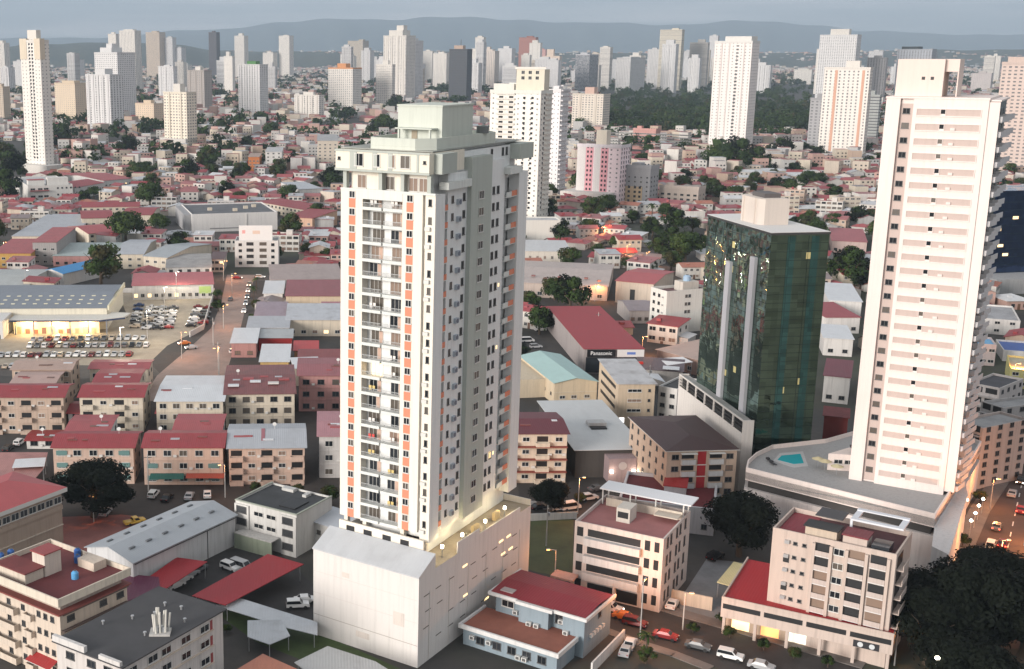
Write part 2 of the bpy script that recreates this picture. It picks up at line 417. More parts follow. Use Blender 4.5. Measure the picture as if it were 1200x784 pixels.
patch('main_street', MAINROAD, ASPH, .024)
def kerbed(name, line, wid, m, z=.13):
    """pavement strip along a pixel line, wid metres to the left of its direction"""
    pts = [P(x, y, 0)[:2] for x, y in line]; b = MB()
    for (x0, y0), (x1, y1) in zip(pts, pts[1:]):
        l = math.hypot(x1 - x0, y1 - y0); nx, ny = -(y1 - y0) / l * wid, (x1 - x0) / l * wid
        b.prism([(x0, y0), (x1, y1), (x1 + nx, y1 + ny), (x0 + nx, y0 + ny)], 0, z, bottom=False)
    return struct(name, b, m)
kerbed('pavement', [(690, 690), (790, 721), (895, 751), (1010, 784)], 3.0, PAVE)
kerbed('pavement', [(837, 781), (793, 764), (755, 752), (690, 728)], 2.2, PAVE)
AVENUE = [(1118, 716), (1136, 655), (1160, 600), (1196, 545), (1245, 490), (1330, 500), (1300, 720), (1240, 760), (1130, 760)]
patch('avenue', AVENUE, deck((.065, .045, .04), .4, 'avenue_asphalt'), .028)
kerbed('pavement', [(1118, 716), (1136, 655), (1160, 600), (1196, 545)], 4.0, PAVE)
mk = MB()
for q in ((1168, 1199, 700, 560), (1190, 1222, 705, 575)):
    a, b_ = P(q[0], q[2]), P(q[1], q[3]); l = math.hypot(b_[0] - a[0], b_[1] - a[1]); ux, uy = (b_[0] - a[0]) / l, (b_[1] - a[1]) / l
    for k in range(int(l / 7)):
        x, y = a[0] + ux * 7 * k, a[1] + uy * 7 * k
        mk.poly([(x - uy * .12, y + ux * .12, .034), (x + uy * .12, y - ux * .12, .034), (x + ux * 3 + uy * .12, y + uy * 3 - ux * .12, .034), (x + ux * 3 - uy * .12, y + uy * 3 + ux * .12, .034)][::1])
struct('lane_markings', mk, plain((.6, .6, .58), .7, name='road_paint'))
WSTREET = [(165, 470), (266, 470), (268, 428), (280, 392), (290, 352), (299, 322), (266, 322), (259, 356), (247, 385), (217, 412), (184, 440)]
patch('side_street', WSTREET, deck((.30, .23, .20), .35, 'pale_asphalt'), .020)  # pale pinkish brown asphalt
patch('cross_street', [(200, 322), (395, 322), (395, 329), (200, 329)], ASPH2, .016)
patch('back_street', [(705, 245), (716, 245), (748, 282), (790, 318), (812, 345), (790, 345), (735, 296)], ASPH2, .016)
patch('canal_street', [(183, 245), (196, 245), (222, 292), (205, 292)], ASPH, .016)
CARLOT = [(-30, 428), (172, 428), (196, 405), (236, 385), (252, 340), (137, 340), (150, 372), (-30, 392)]
patch('car_lot', CARLOT, LOT, .012)
PLAZA = [(56, 640), (66, 606), (142, 603), (170, 606), (130, 640), (90, 655)]
patch('plaza', PLAZA, BRICKP, .012)
patch('yard', [(170, 700), (215, 655), (290, 640), (330, 650), (372, 690), (372, 740), (330, 720), (250, 715), (200, 720)], ASPH, .012)
patch('parking_yard', [(795, 705), (828, 655), (880, 660), (905, 690), (850, 745), (800, 728)], deck((.20, .21, .22), .4, 'yard_concrete'), .012)
patch('verge', [(612, 612), (672, 606), (672, 680), (640, 672), (612, 668)], GRASSM, .012)
patch('verge', [(248, 715), (300, 716), (370, 740), (470, 784), (450, 800), (380, 784), (300, 752)], deck((.05, .08, .02), .6, 'lush_grass'), .014)
patch('path', [(262, 708), (280, 704), (372, 728), (372, 742), (300, 722)], PAVE, .020)
patch('forecourt', [(610, 606), (690, 606), (700, 580), (612, 586)], ASPH, .012)
patch('street_strip', [(0, 425), (175, 425), (190, 440), (60, 445), (0, 440)], ASPH2, .008)  # strip of worn asphalt along the near side of the car lot
GH = deck((.045, .036, .031), .5, 'alley_ground')
patch('alley', [(55, 430), (400, 420), (400, 610), (60, 610)], GH, .004)
patch('back_lots', [(600, 420), (900, 400), (900, 600), (610, 620)], deck((.034, .032, .031), .5, 'lot_ground'), .004)

def hill_mat():
    m, t, b = new_mat('forested_hills'); o = coords(t, 'Object')
    a = noisy(t, o, .0035, 8, .7); f = noisy(t, o, .02, 5, .7)
    c = mixc(t, mapr(t, a, .4, .65, 0, 1), (.05, .06, .045), (.085, .09, .065))
    c = mixc(t, mapr(t, f, .62, .75, 0, .7), c, (.25, .22, .19))
    t.links.new(c, b.inputs['Base Color']); b.inputs['Roughness'].default_value = .95; return m
TERR = []
def terrain(x, y):
    for v, nx, ny, dist, depth in TERR:
        j = (y - dist) / depth * ny
        if 0 <= j < ny:
            r_ = v[round(j) * (nx + 1):(round(j) + 1) * (nx + 1)]; k = round((x - r_[0][0]) / (r_[-1][0] - r_[0][0]) * nx)
            if 0 <= k <= nx: return max(0, r_[k][2])
    return 0
def ridge(name, prof, dist, depth, seed):
    """a range: crest height follows a profile of photo columns, rounded spurs run down towards the city"""
    rr = random.Random(seed); ph = [rr.uniform(0, 6.3) for _ in range(10)]; b = MB(); nx, ny = 220, 16
    def crest(px):
        for (x0, y0), (x1, y1) in zip(prof, prof[1:]):
            if x0 <= px <= x1: k = (px - x0) / (x1 - x0); k = k * k * (3 - 2 * k); return y0 + (y1 - y0) * k
        return prof[-1][1]
    i0 = len(b.v)
    for j in range(ny + 1):
        v = j / ny
        for i in range(nx + 1):
            px = prof[0][0] + (prof[-1][0] - prof[0][0]) * i / nx
            D = dist + depth * v; x = (px - PPX) / FPX * D / cp * .985
            hz = (62 - crest(px)) / FPX * (dist + depth * .6) * 1.03 + 100
            hz *= 1 + .03 * math.sin(i * .31 + ph[0]) + .035 * math.sin(i * .13 + ph[1]) + .016 * math.sin(i * .9 + ph[2]) - .07
            s = math.sin(min(1, v / .6) * math.pi / 2) ** 1.3 if v < .6 else math.cos((v - .6) / .4 * math.pi / 2)
            sp_ = .18 * math.sin(i * .55 + 2.5 * v + ph[3]) + .12 * math.sin(i * 1.3 - 3 * v + ph[4])
            b.v.append((x, D, max(-5, hz * s * (1 + sp_ * (1 - abs(s)) * 2.0)) - 5 * (j in (0, ny))))
    for j in range(ny):
        for i in range(nx):
            q = j * (nx + 1) + i; b.f.append((q, q + 1, q + nx + 2, q + nx + 1)); b.m.append(0)
    TERR.append((b.v, nx, ny, dist, depth)); o = struct(name, b, hill_mat())
    for p in o.data.polygons: p.use_smooth = True
ridge('hills', [(-300, 50), (0, 46), (120, 43), (250, 34), (330, 28), (430, 23), (520, 20), (600, 21), (680, 28), (760, 30), (850, 26), (930, 27), (1000, 36), (1080, 40), (1200, 42), (1500, 50)], 21000, 7000, 3)
ridge('foothills', [(-300, 57), (0, 55), (60, 50), (130, 48), (210, 53), (260, 58), (330, 59), (450, 59), (600, 61), (760, 61), (900, 61), (1000, 60), (1090, 57), (1170, 56), (1280, 56), (1500, 58)], 7600, 2200, 8)
hz = MB().box(-32000, 32000, -120, 29500, -1.0, 1400)
hm = bpy.data.materials.new('haze'); hm.use_nodes = True; ht = hm.node_tree; ht.nodes.clear()
ho = ht.nodes.new('ShaderNodeOutputMaterial'); hv = ht.nodes.new('ShaderNodeVolumePrincipled')
hv.inputs['Color'].default_value = (.66, .83, 1.0, 1); hv.inputs['Density'].default_value = 6.5e-5; hv.inputs['Anisotropy'].default_value = 0.0
ht.links.new(hv.outputs[0], ho.inputs['Volume'])
struct('haze', hz, hm, kind='stuff')

# ------------------------------------------------------------------ the tall apartment tower in the middle
b = Bld('apartment_tower', 'tall cream and grey apartment tower with orange stripes rising from a blank white parking podium', 'apartment tower', org=(-1.6, 198.3), w=21.4, d=41.0, ang=-35.6)
b.h = 16.3; claim(b, 2)
TW = wall((.79, .735, .64), .22, 'cream_render'); TG = wall((.66, .68, .65), .25, 'grey_render'); TG2 = wall((.44, .47, .43), .25, 'green_grey_render'); TWG = wall((.74, .75, .74), .22, 'pale_grey_render')
ORG = plain((.68, .235, .14), .7, name='orange_render'); PODW = wall((.66, .63, .60), .26, 'podium_render')
pw, pd = b.w, b.d
# podium: closed front hall under a sloped sheet, deck with terrace behind
o = MB(); o.box(0, pw, 0, 5.2, 0, 16.0, 0, 'kbt'); o.box(0, pw, 5.2, pd, 0, 16.0, 0, 'fbt')
b.part('podium_wall', o, PODW)
o = MB(); o.poly([(-.15, -.15, 16.2), (pw + .05, -.15, 16.2), (pw + .05, 5.2, 18.6), (-.15, 5.2, 18.6)]); o.poly([(-.15, -.15, 16.0), (pw + .05, -.15, 16.0), (pw + .05, -.15, 16.2), (-.15, -.15, 16.2)])
o.poly([(pw + .05, -.15, 16), (pw + .05, 5.2, 16), (pw + .05, 5.2, 18.6), (pw + .05, -.15, 16.2)], 1); o.poly([(-.15, -.15, 16), (-.15, -.15, 16.2), (-.15, 5.2, 18.6), (-.15, 5.2, 16)], 1)
b.part('ledge_roof', o, [sheet((.50, .52, .54), .25, name='ledge_sheet'), PODW])
b.part('podium_deck', MB().poly([(0, 5.2, 15.9), (pw, 5.2, 15.9), (pw, pd, 15.9), (0, pd, 15.9)]), deck((.42, .36, .28), .4, 'terrace_tiles'))
b.part('terrace_parapet', MB().box(pw - .22, pw - .003, 12.8, 20.6, 16, 18.0).box(pw - .22, pw - .003, 20.6, 36.5, 16, 17.0).box(0.003, pw - .003, pd - .25, pd - .003, 16, 17.2).box(.003, .25, 5.4, pd - .26, 16, 17.4), PODW)
b.part('terrace_wall', MB().box(1.7, 18.9, 5.4, 5.75, 15.95, 20.1), TW)
for z in (3.4, 6.3, 9.2, 12.1): # shallow ventilation slots along the long podium wall
    for k in range(9):
        if (k + int(z)) % 4 != 3: b.part('ventilation_slot', MB().box(-.9, .9, -.03, .01, 0, .16), plain((.10, .09, .08), .8, name='slot'), 'r', 2.8 + k * 4.0 + R.uniform(-.4, .4), z)
for z, ys in ((6.9, (16,)), (12.6, (15.5, 29, 32)), (9.8, (30, 33)), (3.2, (24,))):
    for y in ys: b.part('wall_light', MB().box(-.8, .8, -.05, .01, 0, .35), LITWIN, 'r', y, z)
b.part('construction_joint', MB().box(0.1, pw - .1, -.02, .01, 3.9, 3.98), plain((.30, .26, .23), .9, name='joint'), 'f')
for z in (8.0, 12.0): b.part('panel_joint', MB().box(.1, pw - .1, -.014, .01, z, z + .035), plain((.52, .46, .42), .9, name='faint_joint'), 'f')
for x, z, wd_, hg in ((17.6, 6.6, 2.2, 2.4), (6.8, 12.4, 1.5, .9), (10.4, 2.2, 2.8, 1.1)): b.part('repair_patch', MB().box(-wd_ / 2, wd_ / 2, -.016, .01, 0, hg), wall((.62, .56, .51), .6), 'f', x, z)
for k in range(6): b.part('drain_pipe', MB().box(-.05, .05, -.09, .01, .2, 12.6), plain((.60, .56, .52), .6, name='pipe'), 'r', 3.5 + k * 6.6)
# tower on its own slightly turned axes
TA = 2.0; tw, td, tz0, tz1 = 17.1, 32.2, 21.0, 78.0; TOX, TOY = 1.7, 5.6; SX, SY = 1.03, 1.09      # the tower's plan is drawn 17.1 x 32.2 and stretched to 17.6 x 35.1
def tpart(name, mb, m):
    o = mb.build(name, m, b.root, (TOX, TOY, 0), rad(TA)); o.scale = (SX, SY, 1); return o
def tface(f, x, y0=0.0):
    (px, py), r = {'f': ((x, y0), 0.0), 'r': ((tw - y0, x), math.pi / 2), 'l': ((y0, td - x), -math.pi / 2), 'b': ((tw - x, td - y0), math.pi)}[f]
    px *= SX; py *= SY; c, s_ = math.cos(rad(TA)), math.sin(rad(TA)); return (TOX + px * c - py * s_, TOY + px * s_ + py * c), r + rad(TA)
def twin(f, x, z, w, h, y0=0.0, kind='sash', gl=(0, 0, 1, 2, 3), lit=.0, name='window'):
    (px, py), r = tface(f, x, y0); return link(name, window_mesh(w, h, kind, R.choice(gl), R.random() < lit), b.root, (px, py, z), r)
def tfp(name, mb, m, f, x=0, z=0, y0=0.0):
    (px, py), r = tface(f, x, y0); o = mb.build(name, m, b.root, (px, py, z), r); o.scale = (SX if f == 'f' else SY, 1, 1); return o
FH = 2.85; NF = 20
core = MB().box(4.1, 11.4, 1.7, td - .8, tz0 - 5, 84.6, 0, 'b').box(1.2, 4.1, 3.0, td - 2, tz0, 84.5, 0, 'b').box(11.4, tw - 2.2, 1.5, td - .8, tz0 - 5, 84.55, 0, 'b')
tpart('core_wall', core, TWG)
tpart('front_pier', MB().box(0, 4.1, 0, 2.999, tz0, tz1), TW)
tpart('front_pier', MB().box(11.4, 15.0, 0, 1.499, tz0, tz1), TW)
tpart('corner_pier', MB().box(15.35, tw, .25, 3.2, tz0 - 1.5, tz1), TWG)
tpart('corner_panel', MB().box(15.001, 15.349, .6, 1.49, tz0, tz1 - .2).box(15.35, tw - .003, .22, .247, tz0 - 1.5, tz1 - .003), TW)
tpart('side_pier', MB().box(tw - 2.1, tw + .25, 11.2, 18.2, tz0 - 1.0, 83.2), TG2)
tpart('rear_pier', MB().box(tw - 1.8, tw + .1, 28.6, 32.0, tz0 - 2, 79.3), TWG)
tpart('rear_wing_wall', MB().box(tw - 2.15, tw - .25, 18.21, 19.4, tz0 - 1, 83).box(tw - 2.15, tw - .5, 19.41, 24.4, tz0, 82), TWG); tpart('side_wall', MB().box(tw - 2.14, tw - .5, 4.9, 11.19, tz0 - 1, 81), TWG)
for x0 in (.6, 4.3, 11.6, 15.8): tpart('pilotis_column', MB().box(x0, x0 + .7, .4, 1.2, 15.95, tz0 - .003), TW)
tpart('lobby_glazing', MB().box(11.8, 14.6, 1.4, 1.49, 16.2, 19.6), BLK)
for x in (2.6, 6.2, 10.1, 13.7): # dark openings in the terrace wall
    b.part('terrace_opening', MB().box(-.85, .85, -.03, .01, 18.55, 19.45), BLK, None).location = (TOX + x - .2, 5.4, 0)
RAILS = plain((.50, .52, .52), .35, .1, name='balcony_glass'); CURT = plain((.55, .38, .30), .8, name='curtain')
LAUN = [plain(c, .8, name='laundry') for c in ((.6, .08, .07), (.75, .72, .68), (.65, .5, .2))]
for k in range(NF):
    z = tz0 + k * FH
    for x in (2.15, 12.75): # orange stripe and its windows
        tfp('orange_panel', MB().box(-.62, .62, -.03, .01, 0, FH - 1.3), ORG, 'f', x, z)
        twin('f', x, z + FH - 1.25, 1.15, 1.15, 0, 'sash', (0, 0, 1, 1, 2))
    for x0, x1 in ((4.1, 7.6), (7.9, 11.4)):
        tfp('balcony', MB().box(x0 + .002, x1 - .002, .05, 1.69, -.14, .06).box(x0 + .01, x1 - .01, -.03, .04, -.22, .28, 0), TG, 'f', 0, z) 
        r_ = MB().box(x0 + .03, x1 - .03, .02, .06, .95, 1.02)
        for q in range(15): xx = x0 + .1 + (x1 - x0 - .2) * q / 14; r_.box(xx - .02, xx + .02, .02, .05, .28, .95)
        tfp('balcony_railing', r_, RAILS, 'f', 0, z)
        lit = (k == 9 and x0 < 5)
        w_ = MB(); w_.box(-1.1, 1.1, -.03, .01, 0, 2.1, 0); 
        for xx in (-1.1, -.38, .34, 1.06): w_.box(xx, xx + .05, -.08, -.031, 0, 2.1, 1)
        if R.random() < .5: w_.box(.36, 1.04, -.06, -.031, .05, 2.0, 2)
        tfp('balcony_door', w_, [LITWIN if lit else GLASS[R.choice((0, 1, 2, 2, 3))], FRAME, CURT], 'f', (x0 + x1) / 2 + R.uniform(-.3, .3), z + .07, 1.7)
        if R.random() < .22:
            tfp('laundry', MB().box(-.6, -.1, -.04, .04, .3, 1.1).box(.1, .55, -.04, .04, .5, 1.1), R.choice(LAUN), 'f', (x0 + x1) / 2, z + .3, .5)
    twin('f', 16.2, z + 1.1, .6, 1.15, .22, 'dark', (0, 0, 2))
    if k % 3 != 1: tfp('air_conditioner', MB().box(-.45, .45, -.42, 0, 0, .6), FRAME, 'f', 15.9, z + .05, .22)
    # right face
    tfp('side_balcony', MB().box(3.2, 4.7, .35, 1.5, -.12, .06).box(3.21, 4.69, .3, .38, .062, 1.0, 1), [TG, ORG], 'r', 0, z)
    tfp('side_balcony', MB().box(24.6, 28.55, .25, 2.1, -.12, .06).box(26.6, 28.54, .2, .28, .062, 1.0, 1).box(24.62, 26.55, .2, .28, .062, .9, 0), [TG, ORG], 'r', 0, z)
    tfp('dark_doorway', MB().box(27.0, 28.2, -.03, .02, .1, 2.1), BLK, 'r', 0, z, 2.2)
    tfp('dark_doorway', MB().box(3.4, 4.6, -.03, .02, .1, 2.1), BLK, 'r', 0, z, 2.2)
    # fans of the air conditioners stand on brackets along the recessed wall
    ac = MB(); ac.box(-.5, .5, -.45, 0, 0, .9); n_ = len(ac.v); ac.tube((0, -.46, .45), (0, -.5, .45), .38, .38, 12, 1)
    tfp('air_conditioner', ac, [plain((.36, .40, .45), .5, name='unit_casing'), plain((.14, .16, .2), .6, name='fan_grille')], 'r', 8.2, z + .6, .5)
    twin('r', 6.4, z + 1.0, .7, 1.2, .5, 'dark', (0, 1, 2))
    twin('r', 10.1, z + 1.0, .8, 1.3, .5, 'dark', (0, 0, 1))
    twin('r', 14.6, z + .9, 1.9, 1.4, -.25, 'sash', (0, 1, 1, 2), 0)
    for y in (20.3, 21.9): twin('r', y, z + 1.0, .9, 1.35, .5, 'dark', (0, 0, 1), .03)
# the recess beside the corner pier and the open mid wall
tpart('recess_wall', MB().box(tw - 2.19, tw - 2.15, 3.21, 11.19, tz0 - 1, 79).box(tw - 2.19, tw - 2.15, 24.41, 28.59, tz0 - 1, 79), TWG)
for k in (2, 9, 13): 
    (px, py), r = tface('r', 23.2, .5); link('lit_window', window_mesh(.5, .6, 'hole', 0, True), b.root, (px, py, tz0 + k * FH + 1.4), r)
# two set-back storeys and the overhanging top band
tpart('upper_parapet', MB().box(-.05, tw + .1, -.05, .1, tz1 + .003, tz1 + .35).box(4.1, 11.4, -.04, .2, tz1 - 1.3, tz1), TG)
tpart('upper_terrace', MB().box(.1, tw, .11, 1.6, tz1 + .006, tz1 + .12), TG)
for x in (.3, 6.9, 10.9, 15.6): tpart('upper_column', MB().box(x, x + .65, .15, .9, tz1 + .12, tz1 + 3.5), TG2)
tpart('upper_wall', MB().box(1.2, 15.6, 1.2, 1.49, tz1 + .13, tz1 + 3.4), TW)
for i, x in enumerate((3.2, 8.4, 12.6)):
    twin('f', x, tz1 + .3, 1.7, 2.2, 1.2, 'wide', (0, 2, 3))
twin('f', 14.4, tz1 + .3, 1.6, 2.2, 1.2, 'wide', (3,))
zb0, zb1 = tz1 + 3.3, 84.6
tpart('top_band', MB().box(-.7, tw - .8, -.5, 1.18, zb0, zb1).box(-.7, 3.0, 1.181, 8, zb0, zb1).box(tw - 4.0, tw - .8, 1.181, 10.5, zb0, zb1), wall((.76, .71, .60), .2, 'top_band_render'))
tpart('band_frame', MB().box(-.8, tw - .7, -.62, -.501, zb1 - .25, zb1 + .1).box(-.8, tw - .7, -.62, -.501, zb0 - .1, zb0 + .3).box(2.0, 3.3, -.58, -.502, zb0 + .31, zb1 - .26).box(6.2, 7.0, -.58, -.502, zb0 + .31, zb1 - .26).box(9.0, 9.8, -.58, -.502, zb0 + .31, zb1 - .26).box(tw - 3.0, tw - 2.6, -.58, -.502, zb0 + .31, zb1 - .26), TG2)
for i, x in enumerate((4.6, 7.9, 10.6, 13.0)):
    twin('f', x - .9, zb0 + .75, (1.7, 1.2, 1.2, 1.8)[i], 2.1, -.5, 'wide', ((0,), (0,), (3,), (2,))[i])
for x in (.0, 15.5): twin('f', x, zb0 + 1.6, .5, .55, -.5, 'dark', (0,))
tpart('corner_block', MB().box(tw - .799, tw + .6, 1.0, 5.6, zb0, zb1 - .1), TG2)
tpart('rear_block', MB().box(tw - 3.2, tw + .8, 27.4, 32.4, zb0 + .4, zb1 - .2), TG2)
tpart('upper_side_wall', MB().box(tw - 2.1, tw - 1.2, 5.61, 27.39, 78.5, zb1 - .4), TWG)
for y in (7.2, 9.6, 20.6, 24.6, 26.0): twin('r', y, zb0 + 1.2, .7, 1.4, 1.2, 'dark', (0, 1))
for y in (6.6, 9.2, 24.8, 26.2): twin('r', y, tz1 + 1.0, .7, 1.3, 1.2, 'dark', (0, 1))
tpart('upper_balcony', MB().box(tw - 1.19, tw + .5, 3.3, 10.8, 78.6, 79.8), TG).location.z = 0
tpart('upper_balcony', MB().box(tw - 1.19, tw + .7, 24.0, 28.5, 79.3, 80.5), TG)
tpart('roof', MB().box(-.6, tw - 1.0, .8, td - .9, zb1 + .103, zb1 + .25), deck((.34, .35, .32), .4, 'tower_roof'))
CRG = wall((.55, .58, .52), .25, 'crown_render')
cpts = [(5.0, .8), (13.0, .8), (15.4, 3.2), (15.8, 22), (13.5, 24.5), (6.5, 24.5), (4.4, 20), (4.0, 3.0)]
o = MB(); o.prism(cpts, zb1 + .26, 85.4); n_ = len(cpts); cx_, cy_ = 9.7, 12
for i in range(n_): # crown parapet as a ring of slabs
    p, q = cpts[i], cpts[(i + 1) % n_]; l = math.hypot(q[0] - p[0], q[1] - p[1]); nx_, ny_ = -(q[1] - p[1]) / l * .3, (q[0] - p[0]) / l * .3
    o.prism([p, q, (q[0] + nx_, q[1] + ny_), (p[0] + nx_, p[1] + ny_)], 85.41, 86.7)
tpart('crown_parapet', o, CRG)
tpart('lift_house', MB().box(6.4, 14.4, 6.5, 16.5, 85.42, 91.5, 0, 'b').box(6.25, 14.55, 6.35, 16.65, 91.503, 91.75), CRG)
tpart('lift_house_canopy', MB().box(7.0, 13.6, 4.6, 6.49, 87.9, 88.1).box(7.4, 7.7, 4.8, 5.1, 85.42, 87.89).box(13.0, 13.3, 4.8, 5.1, 85.42, 87.89), CRG)
tpart('roof_door', MB().box(9, 10, 6.4, 6.49, 85.42, 87.6), plain((.32, .27, .2), .7, name='door_paint'))
tpart('roof_tank', MB().cyl((15.2, 18.5), 1.0, 86.71, 87.9, 12), plain((.16, .17, .17), .5, name='tank'))
# lit terrace of the tower
for (y, z) in ((10.0, 17.6), (17.0, 17.4), (25.5, 17.2), (33, 17.4)):
    x, yy, _ = b.world(19.9, y)
    t_ = b.part('terrace_lamp', MB().cyl((19.9, y), .12, 15.91, z, 8, 0).cyl((19.9, y), .28, z + .001, z + .5, 8, 1), [STEEL, LAMP_W])
    ld = bpy.data.lights.new('terrace_glow', 'POINT'); ld.energy = 230; ld.color = (1, .78, .42); ld.shadow_soft_size = .3
    lo = bpy.data.objects.new('lamp_glow', ld); COL.objects.link(lo); lo.parent = t_; lo.location = (19.9, y, z + .9)
for y in (22, 30): b.part('planter', MB().box(18.9, 19.5, y, y + 2, 15.91, 17.4), wall((.7, .55, .32), .2))
TOWER = b

# ------------------------------------------------------------------ the pink-white residential tower on the right
b = Bld('apartment_tower', 'tall pink-white apartment slab with recessed pink bands and a dark balcony side at the right', 'apartment tower', org=(112.4, 247.3), w=18.2, d=20.7, ang=-32.8)
RH = b.h = 91.2; claim(b, 3)
RW = wall((.77, .68, .635), .2, 'pinkish_white_render'); RP = wall((.53, .43, .39), .15, 'pink_render'); RPL = wall((.72, .60, .54), .15, 'lift_house_render')
w = b.w; f0, f1 = 2.6, 5.0
o = MB().box(0, f0, 0, b.d, 10, RH, 0, 'b').box(f0 + .001, f1, .8, b.d - .003, 10, RH - .01, 0, 'b').box(f1 + .001, w, 0, b.d, 10, RH, 0, 'b')
b.part('wall', o, RW)
b.part('recess_panel', MB().box(f0 + .01, f1 - .01, .76, .799, 11.5, RH - 1), RP)
FR = 2.88; z0 = 12.2
for k in range(27):
    z = z0 + k * FR
    (px, py), r = b.face('f', 3.75, .76); link('window', window_mesh(1.35, 1.15, 'dark', R.choice((0, 0, 0, 2))), b.root, (px, py, z + 1.1), r)
    if k > 0 or True:
        for q0, q1 in ((f1 + .75, 9.9), (10.9, w - 1.25)): b.part('pink_band', MB().box(q0, q1, -.045, .01, .95, 2.15), RP, 'f', 0, z)
        fr = MB(); fr.box(f1 + .6, w - 1.1, -.16, -.0, .72, .94); fr.box(f1 + .6, w - 1.1, -.16, 0, 2.16, 2.3)
        fr.box(f1 + .6, f1 + .74, -.15, 0, .941, 2.159); fr.box(9.91, 9.99, -.15, 0, .941, 2.159); fr.box(10.8, 10.89, -.15, 0, .941, 2.159); fr.box(w - 1.24, w - 1.1, -.15, 0, .941, 2.159)
        b.part('band_frame', fr, RW, 'f', 0, z)
    (px, py), r = b.face('f', 10.4, 0); link('bathroom_window', window_mesh(.75, .8, 'hole', R.choice((0, 0, 2))), b.root, (px, py, z + 1.3), r)
    if R.random() < .8: b.part('air_conditioner', MB().box(-.4, .4, -.34, -.046, 0, .5), RW, 'f', 12.6 + R.uniform(-.3, .5), z + 1.0)
    # balconies on the dark side
    for y0 in (.6, 7.4, 14.2):
        bb = MB(); bb.prism([(y0, 0), (y0 + 5.9, 0), (y0 + 5.2, -3.3), (y0 + .6, -2.4)], -.16, .02); bb.prism([(y0 + .5, -2.32), (y0 + 5.25, -3.2), (y0 + 5.2, -3.32), (y0 + .5, -2.44)], .021, .95); bb.prism([(y0 + .45, -2.3), (y0 + .57, -2.3), (y0 + .1, -.1), (y0 - .02, -.1)], .021, .95)
        b.part('side_balcony', bb, plain((.62, .60, .60), .6, name='balcony_white'), 'r', 0, z)
    (px, py), r = b.face('r', 0, 0)
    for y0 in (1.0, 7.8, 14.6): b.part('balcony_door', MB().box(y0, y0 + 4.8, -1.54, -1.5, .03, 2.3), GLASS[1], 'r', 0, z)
    if R.random() < .15: b.part('lit_room', MB().box(2, 3.6, -1.58, -1.541, .1, 2.1), LITWIN, 'r', R.choice((0, 6.8)), z)
b.part('cornice', MB().box(-.1, w + .1, -.1, b.d + .1, RH + .003, RH + .35), RW)
b.part('side_return', MB().box(w + .003, w + 1.9, .3, .55, 12, RH - .4).box(w + .003, w + 2.0, .56, b.d, RH - .3, RH), RW)
o = MB().box(1.0, 9.5, 3.0, 12, RH + .36, RH + 7.6).box(9.51, 12, 4, 12, RH + 5.2, RH + 7.6).box(11.8, 12, 4, 12, RH + .36, RH + 5.19)
b.part('lift_house', o, RPL)
for x in (5.6, 7.2): b.part('vent_hole', MB().box(x, x + .6, 2.96, 2.999, RH + 3.6, RH + 4.2), BLK)
b.part('balcony_shade', MB().box(w + .004, w + 1.5, .9, b.d - .4, 11.5, RH - .45), GLASS[0])  # deep shade between the balconies, made as a dark glass box
# podium with pool deck, traced around its curved tip
RT = b
def loc_of(bd, x, y, z):
    p = P(x, y, z); c, n = math.cos(bd.ang), math.sin(bd.ang); dx, dy = p[0] - bd.org[0], p[1] - bd.org[1]; return (dx * c + dy * n, -dx * n + dy * c)
dk = [loc_of(b, x, y, 11.6) for x, y in ((874, 551), (1096, 606), (1131, 552), (1150, 520), (1100, 500), (1000, 508), (968, 517), (905, 524), (886, 533), (876, 542))]
cxm = sum(p[0] for p in dk) / len(dk); cym = sum(p[1] for p in dk) / len(dk)
inner = [(cxm + (p[0] - cxm) * .985, cym + (p[1] - cym) * .985) for p in dk]
b.part('podium_deck', MB().prism(dk, 9.6, 11.2), wall((.36, .36, .36), .4, 'deck_concrete'))
o = MB()
for i in range(len(dk)):
    j = (i + 1) % len(dk); o.poly([(*dk[i], 9.4), (*dk[j], 9.4), (*dk[j], 12.2), (*dk[i], 12.2)]); o.poly([(*inner[i], 12.2), (*inner[j], 12.2), (*inner[j], 11.2), (*inner[i], 11.2)][::1]); o.poly([(*dk[i], 12.2), (*dk[j], 12.2), (*inner[j], 12.2), (*inner[i], 12.2)])
b.part('deck_parapet', o, RW)
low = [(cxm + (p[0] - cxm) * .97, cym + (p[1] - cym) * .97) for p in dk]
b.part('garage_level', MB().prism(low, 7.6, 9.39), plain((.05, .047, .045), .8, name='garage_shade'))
out2 = [(cxm + (p[0] - cxm) * 1.004, cym + (p[1] - cym) * 1.004) for p in dk]
b.part('podium_wall', MB().prism(out2, 0, 7.6), wall((.66, .60, .57), .4, 'podium_white'))
pool = [loc_of(b, x, y, 11.2) for x, y in ((911, 539), (916, 534), (938, 532), (942, 543), (930, 544))]
b.part('swimming_pool', MB().prism(pool, 11.201, 11.26), plain((.03, .42, .48), .08, name='pool_water'))
b.part('pool_kerb', MB().prism([loc_of(b, x, y, 11.2) for x, y in ((906, 540), (914, 531), (941, 529), (947, 546), (930, 548))], 11.2, 11.23), wall((.5, .5, .5), .3))
ph = [loc_of(b, x, y, 15.4) for x, y in ((968, 528), (1022, 532), (1024, 548), (985, 548))]
ph = [loc_of(b, 971, 531, 15), loc_of(b, 1020, 534, 15), (loc_of(b, 1020, 534, 15)[0] + 3, 6), (loc_of(b, 971, 531, 15)[0] + 3, loc_of(b, 971, 531, 15)[1] + 7)]
b.part('pool_house', MB().prism(ph, 11.2, 14.9), RW)
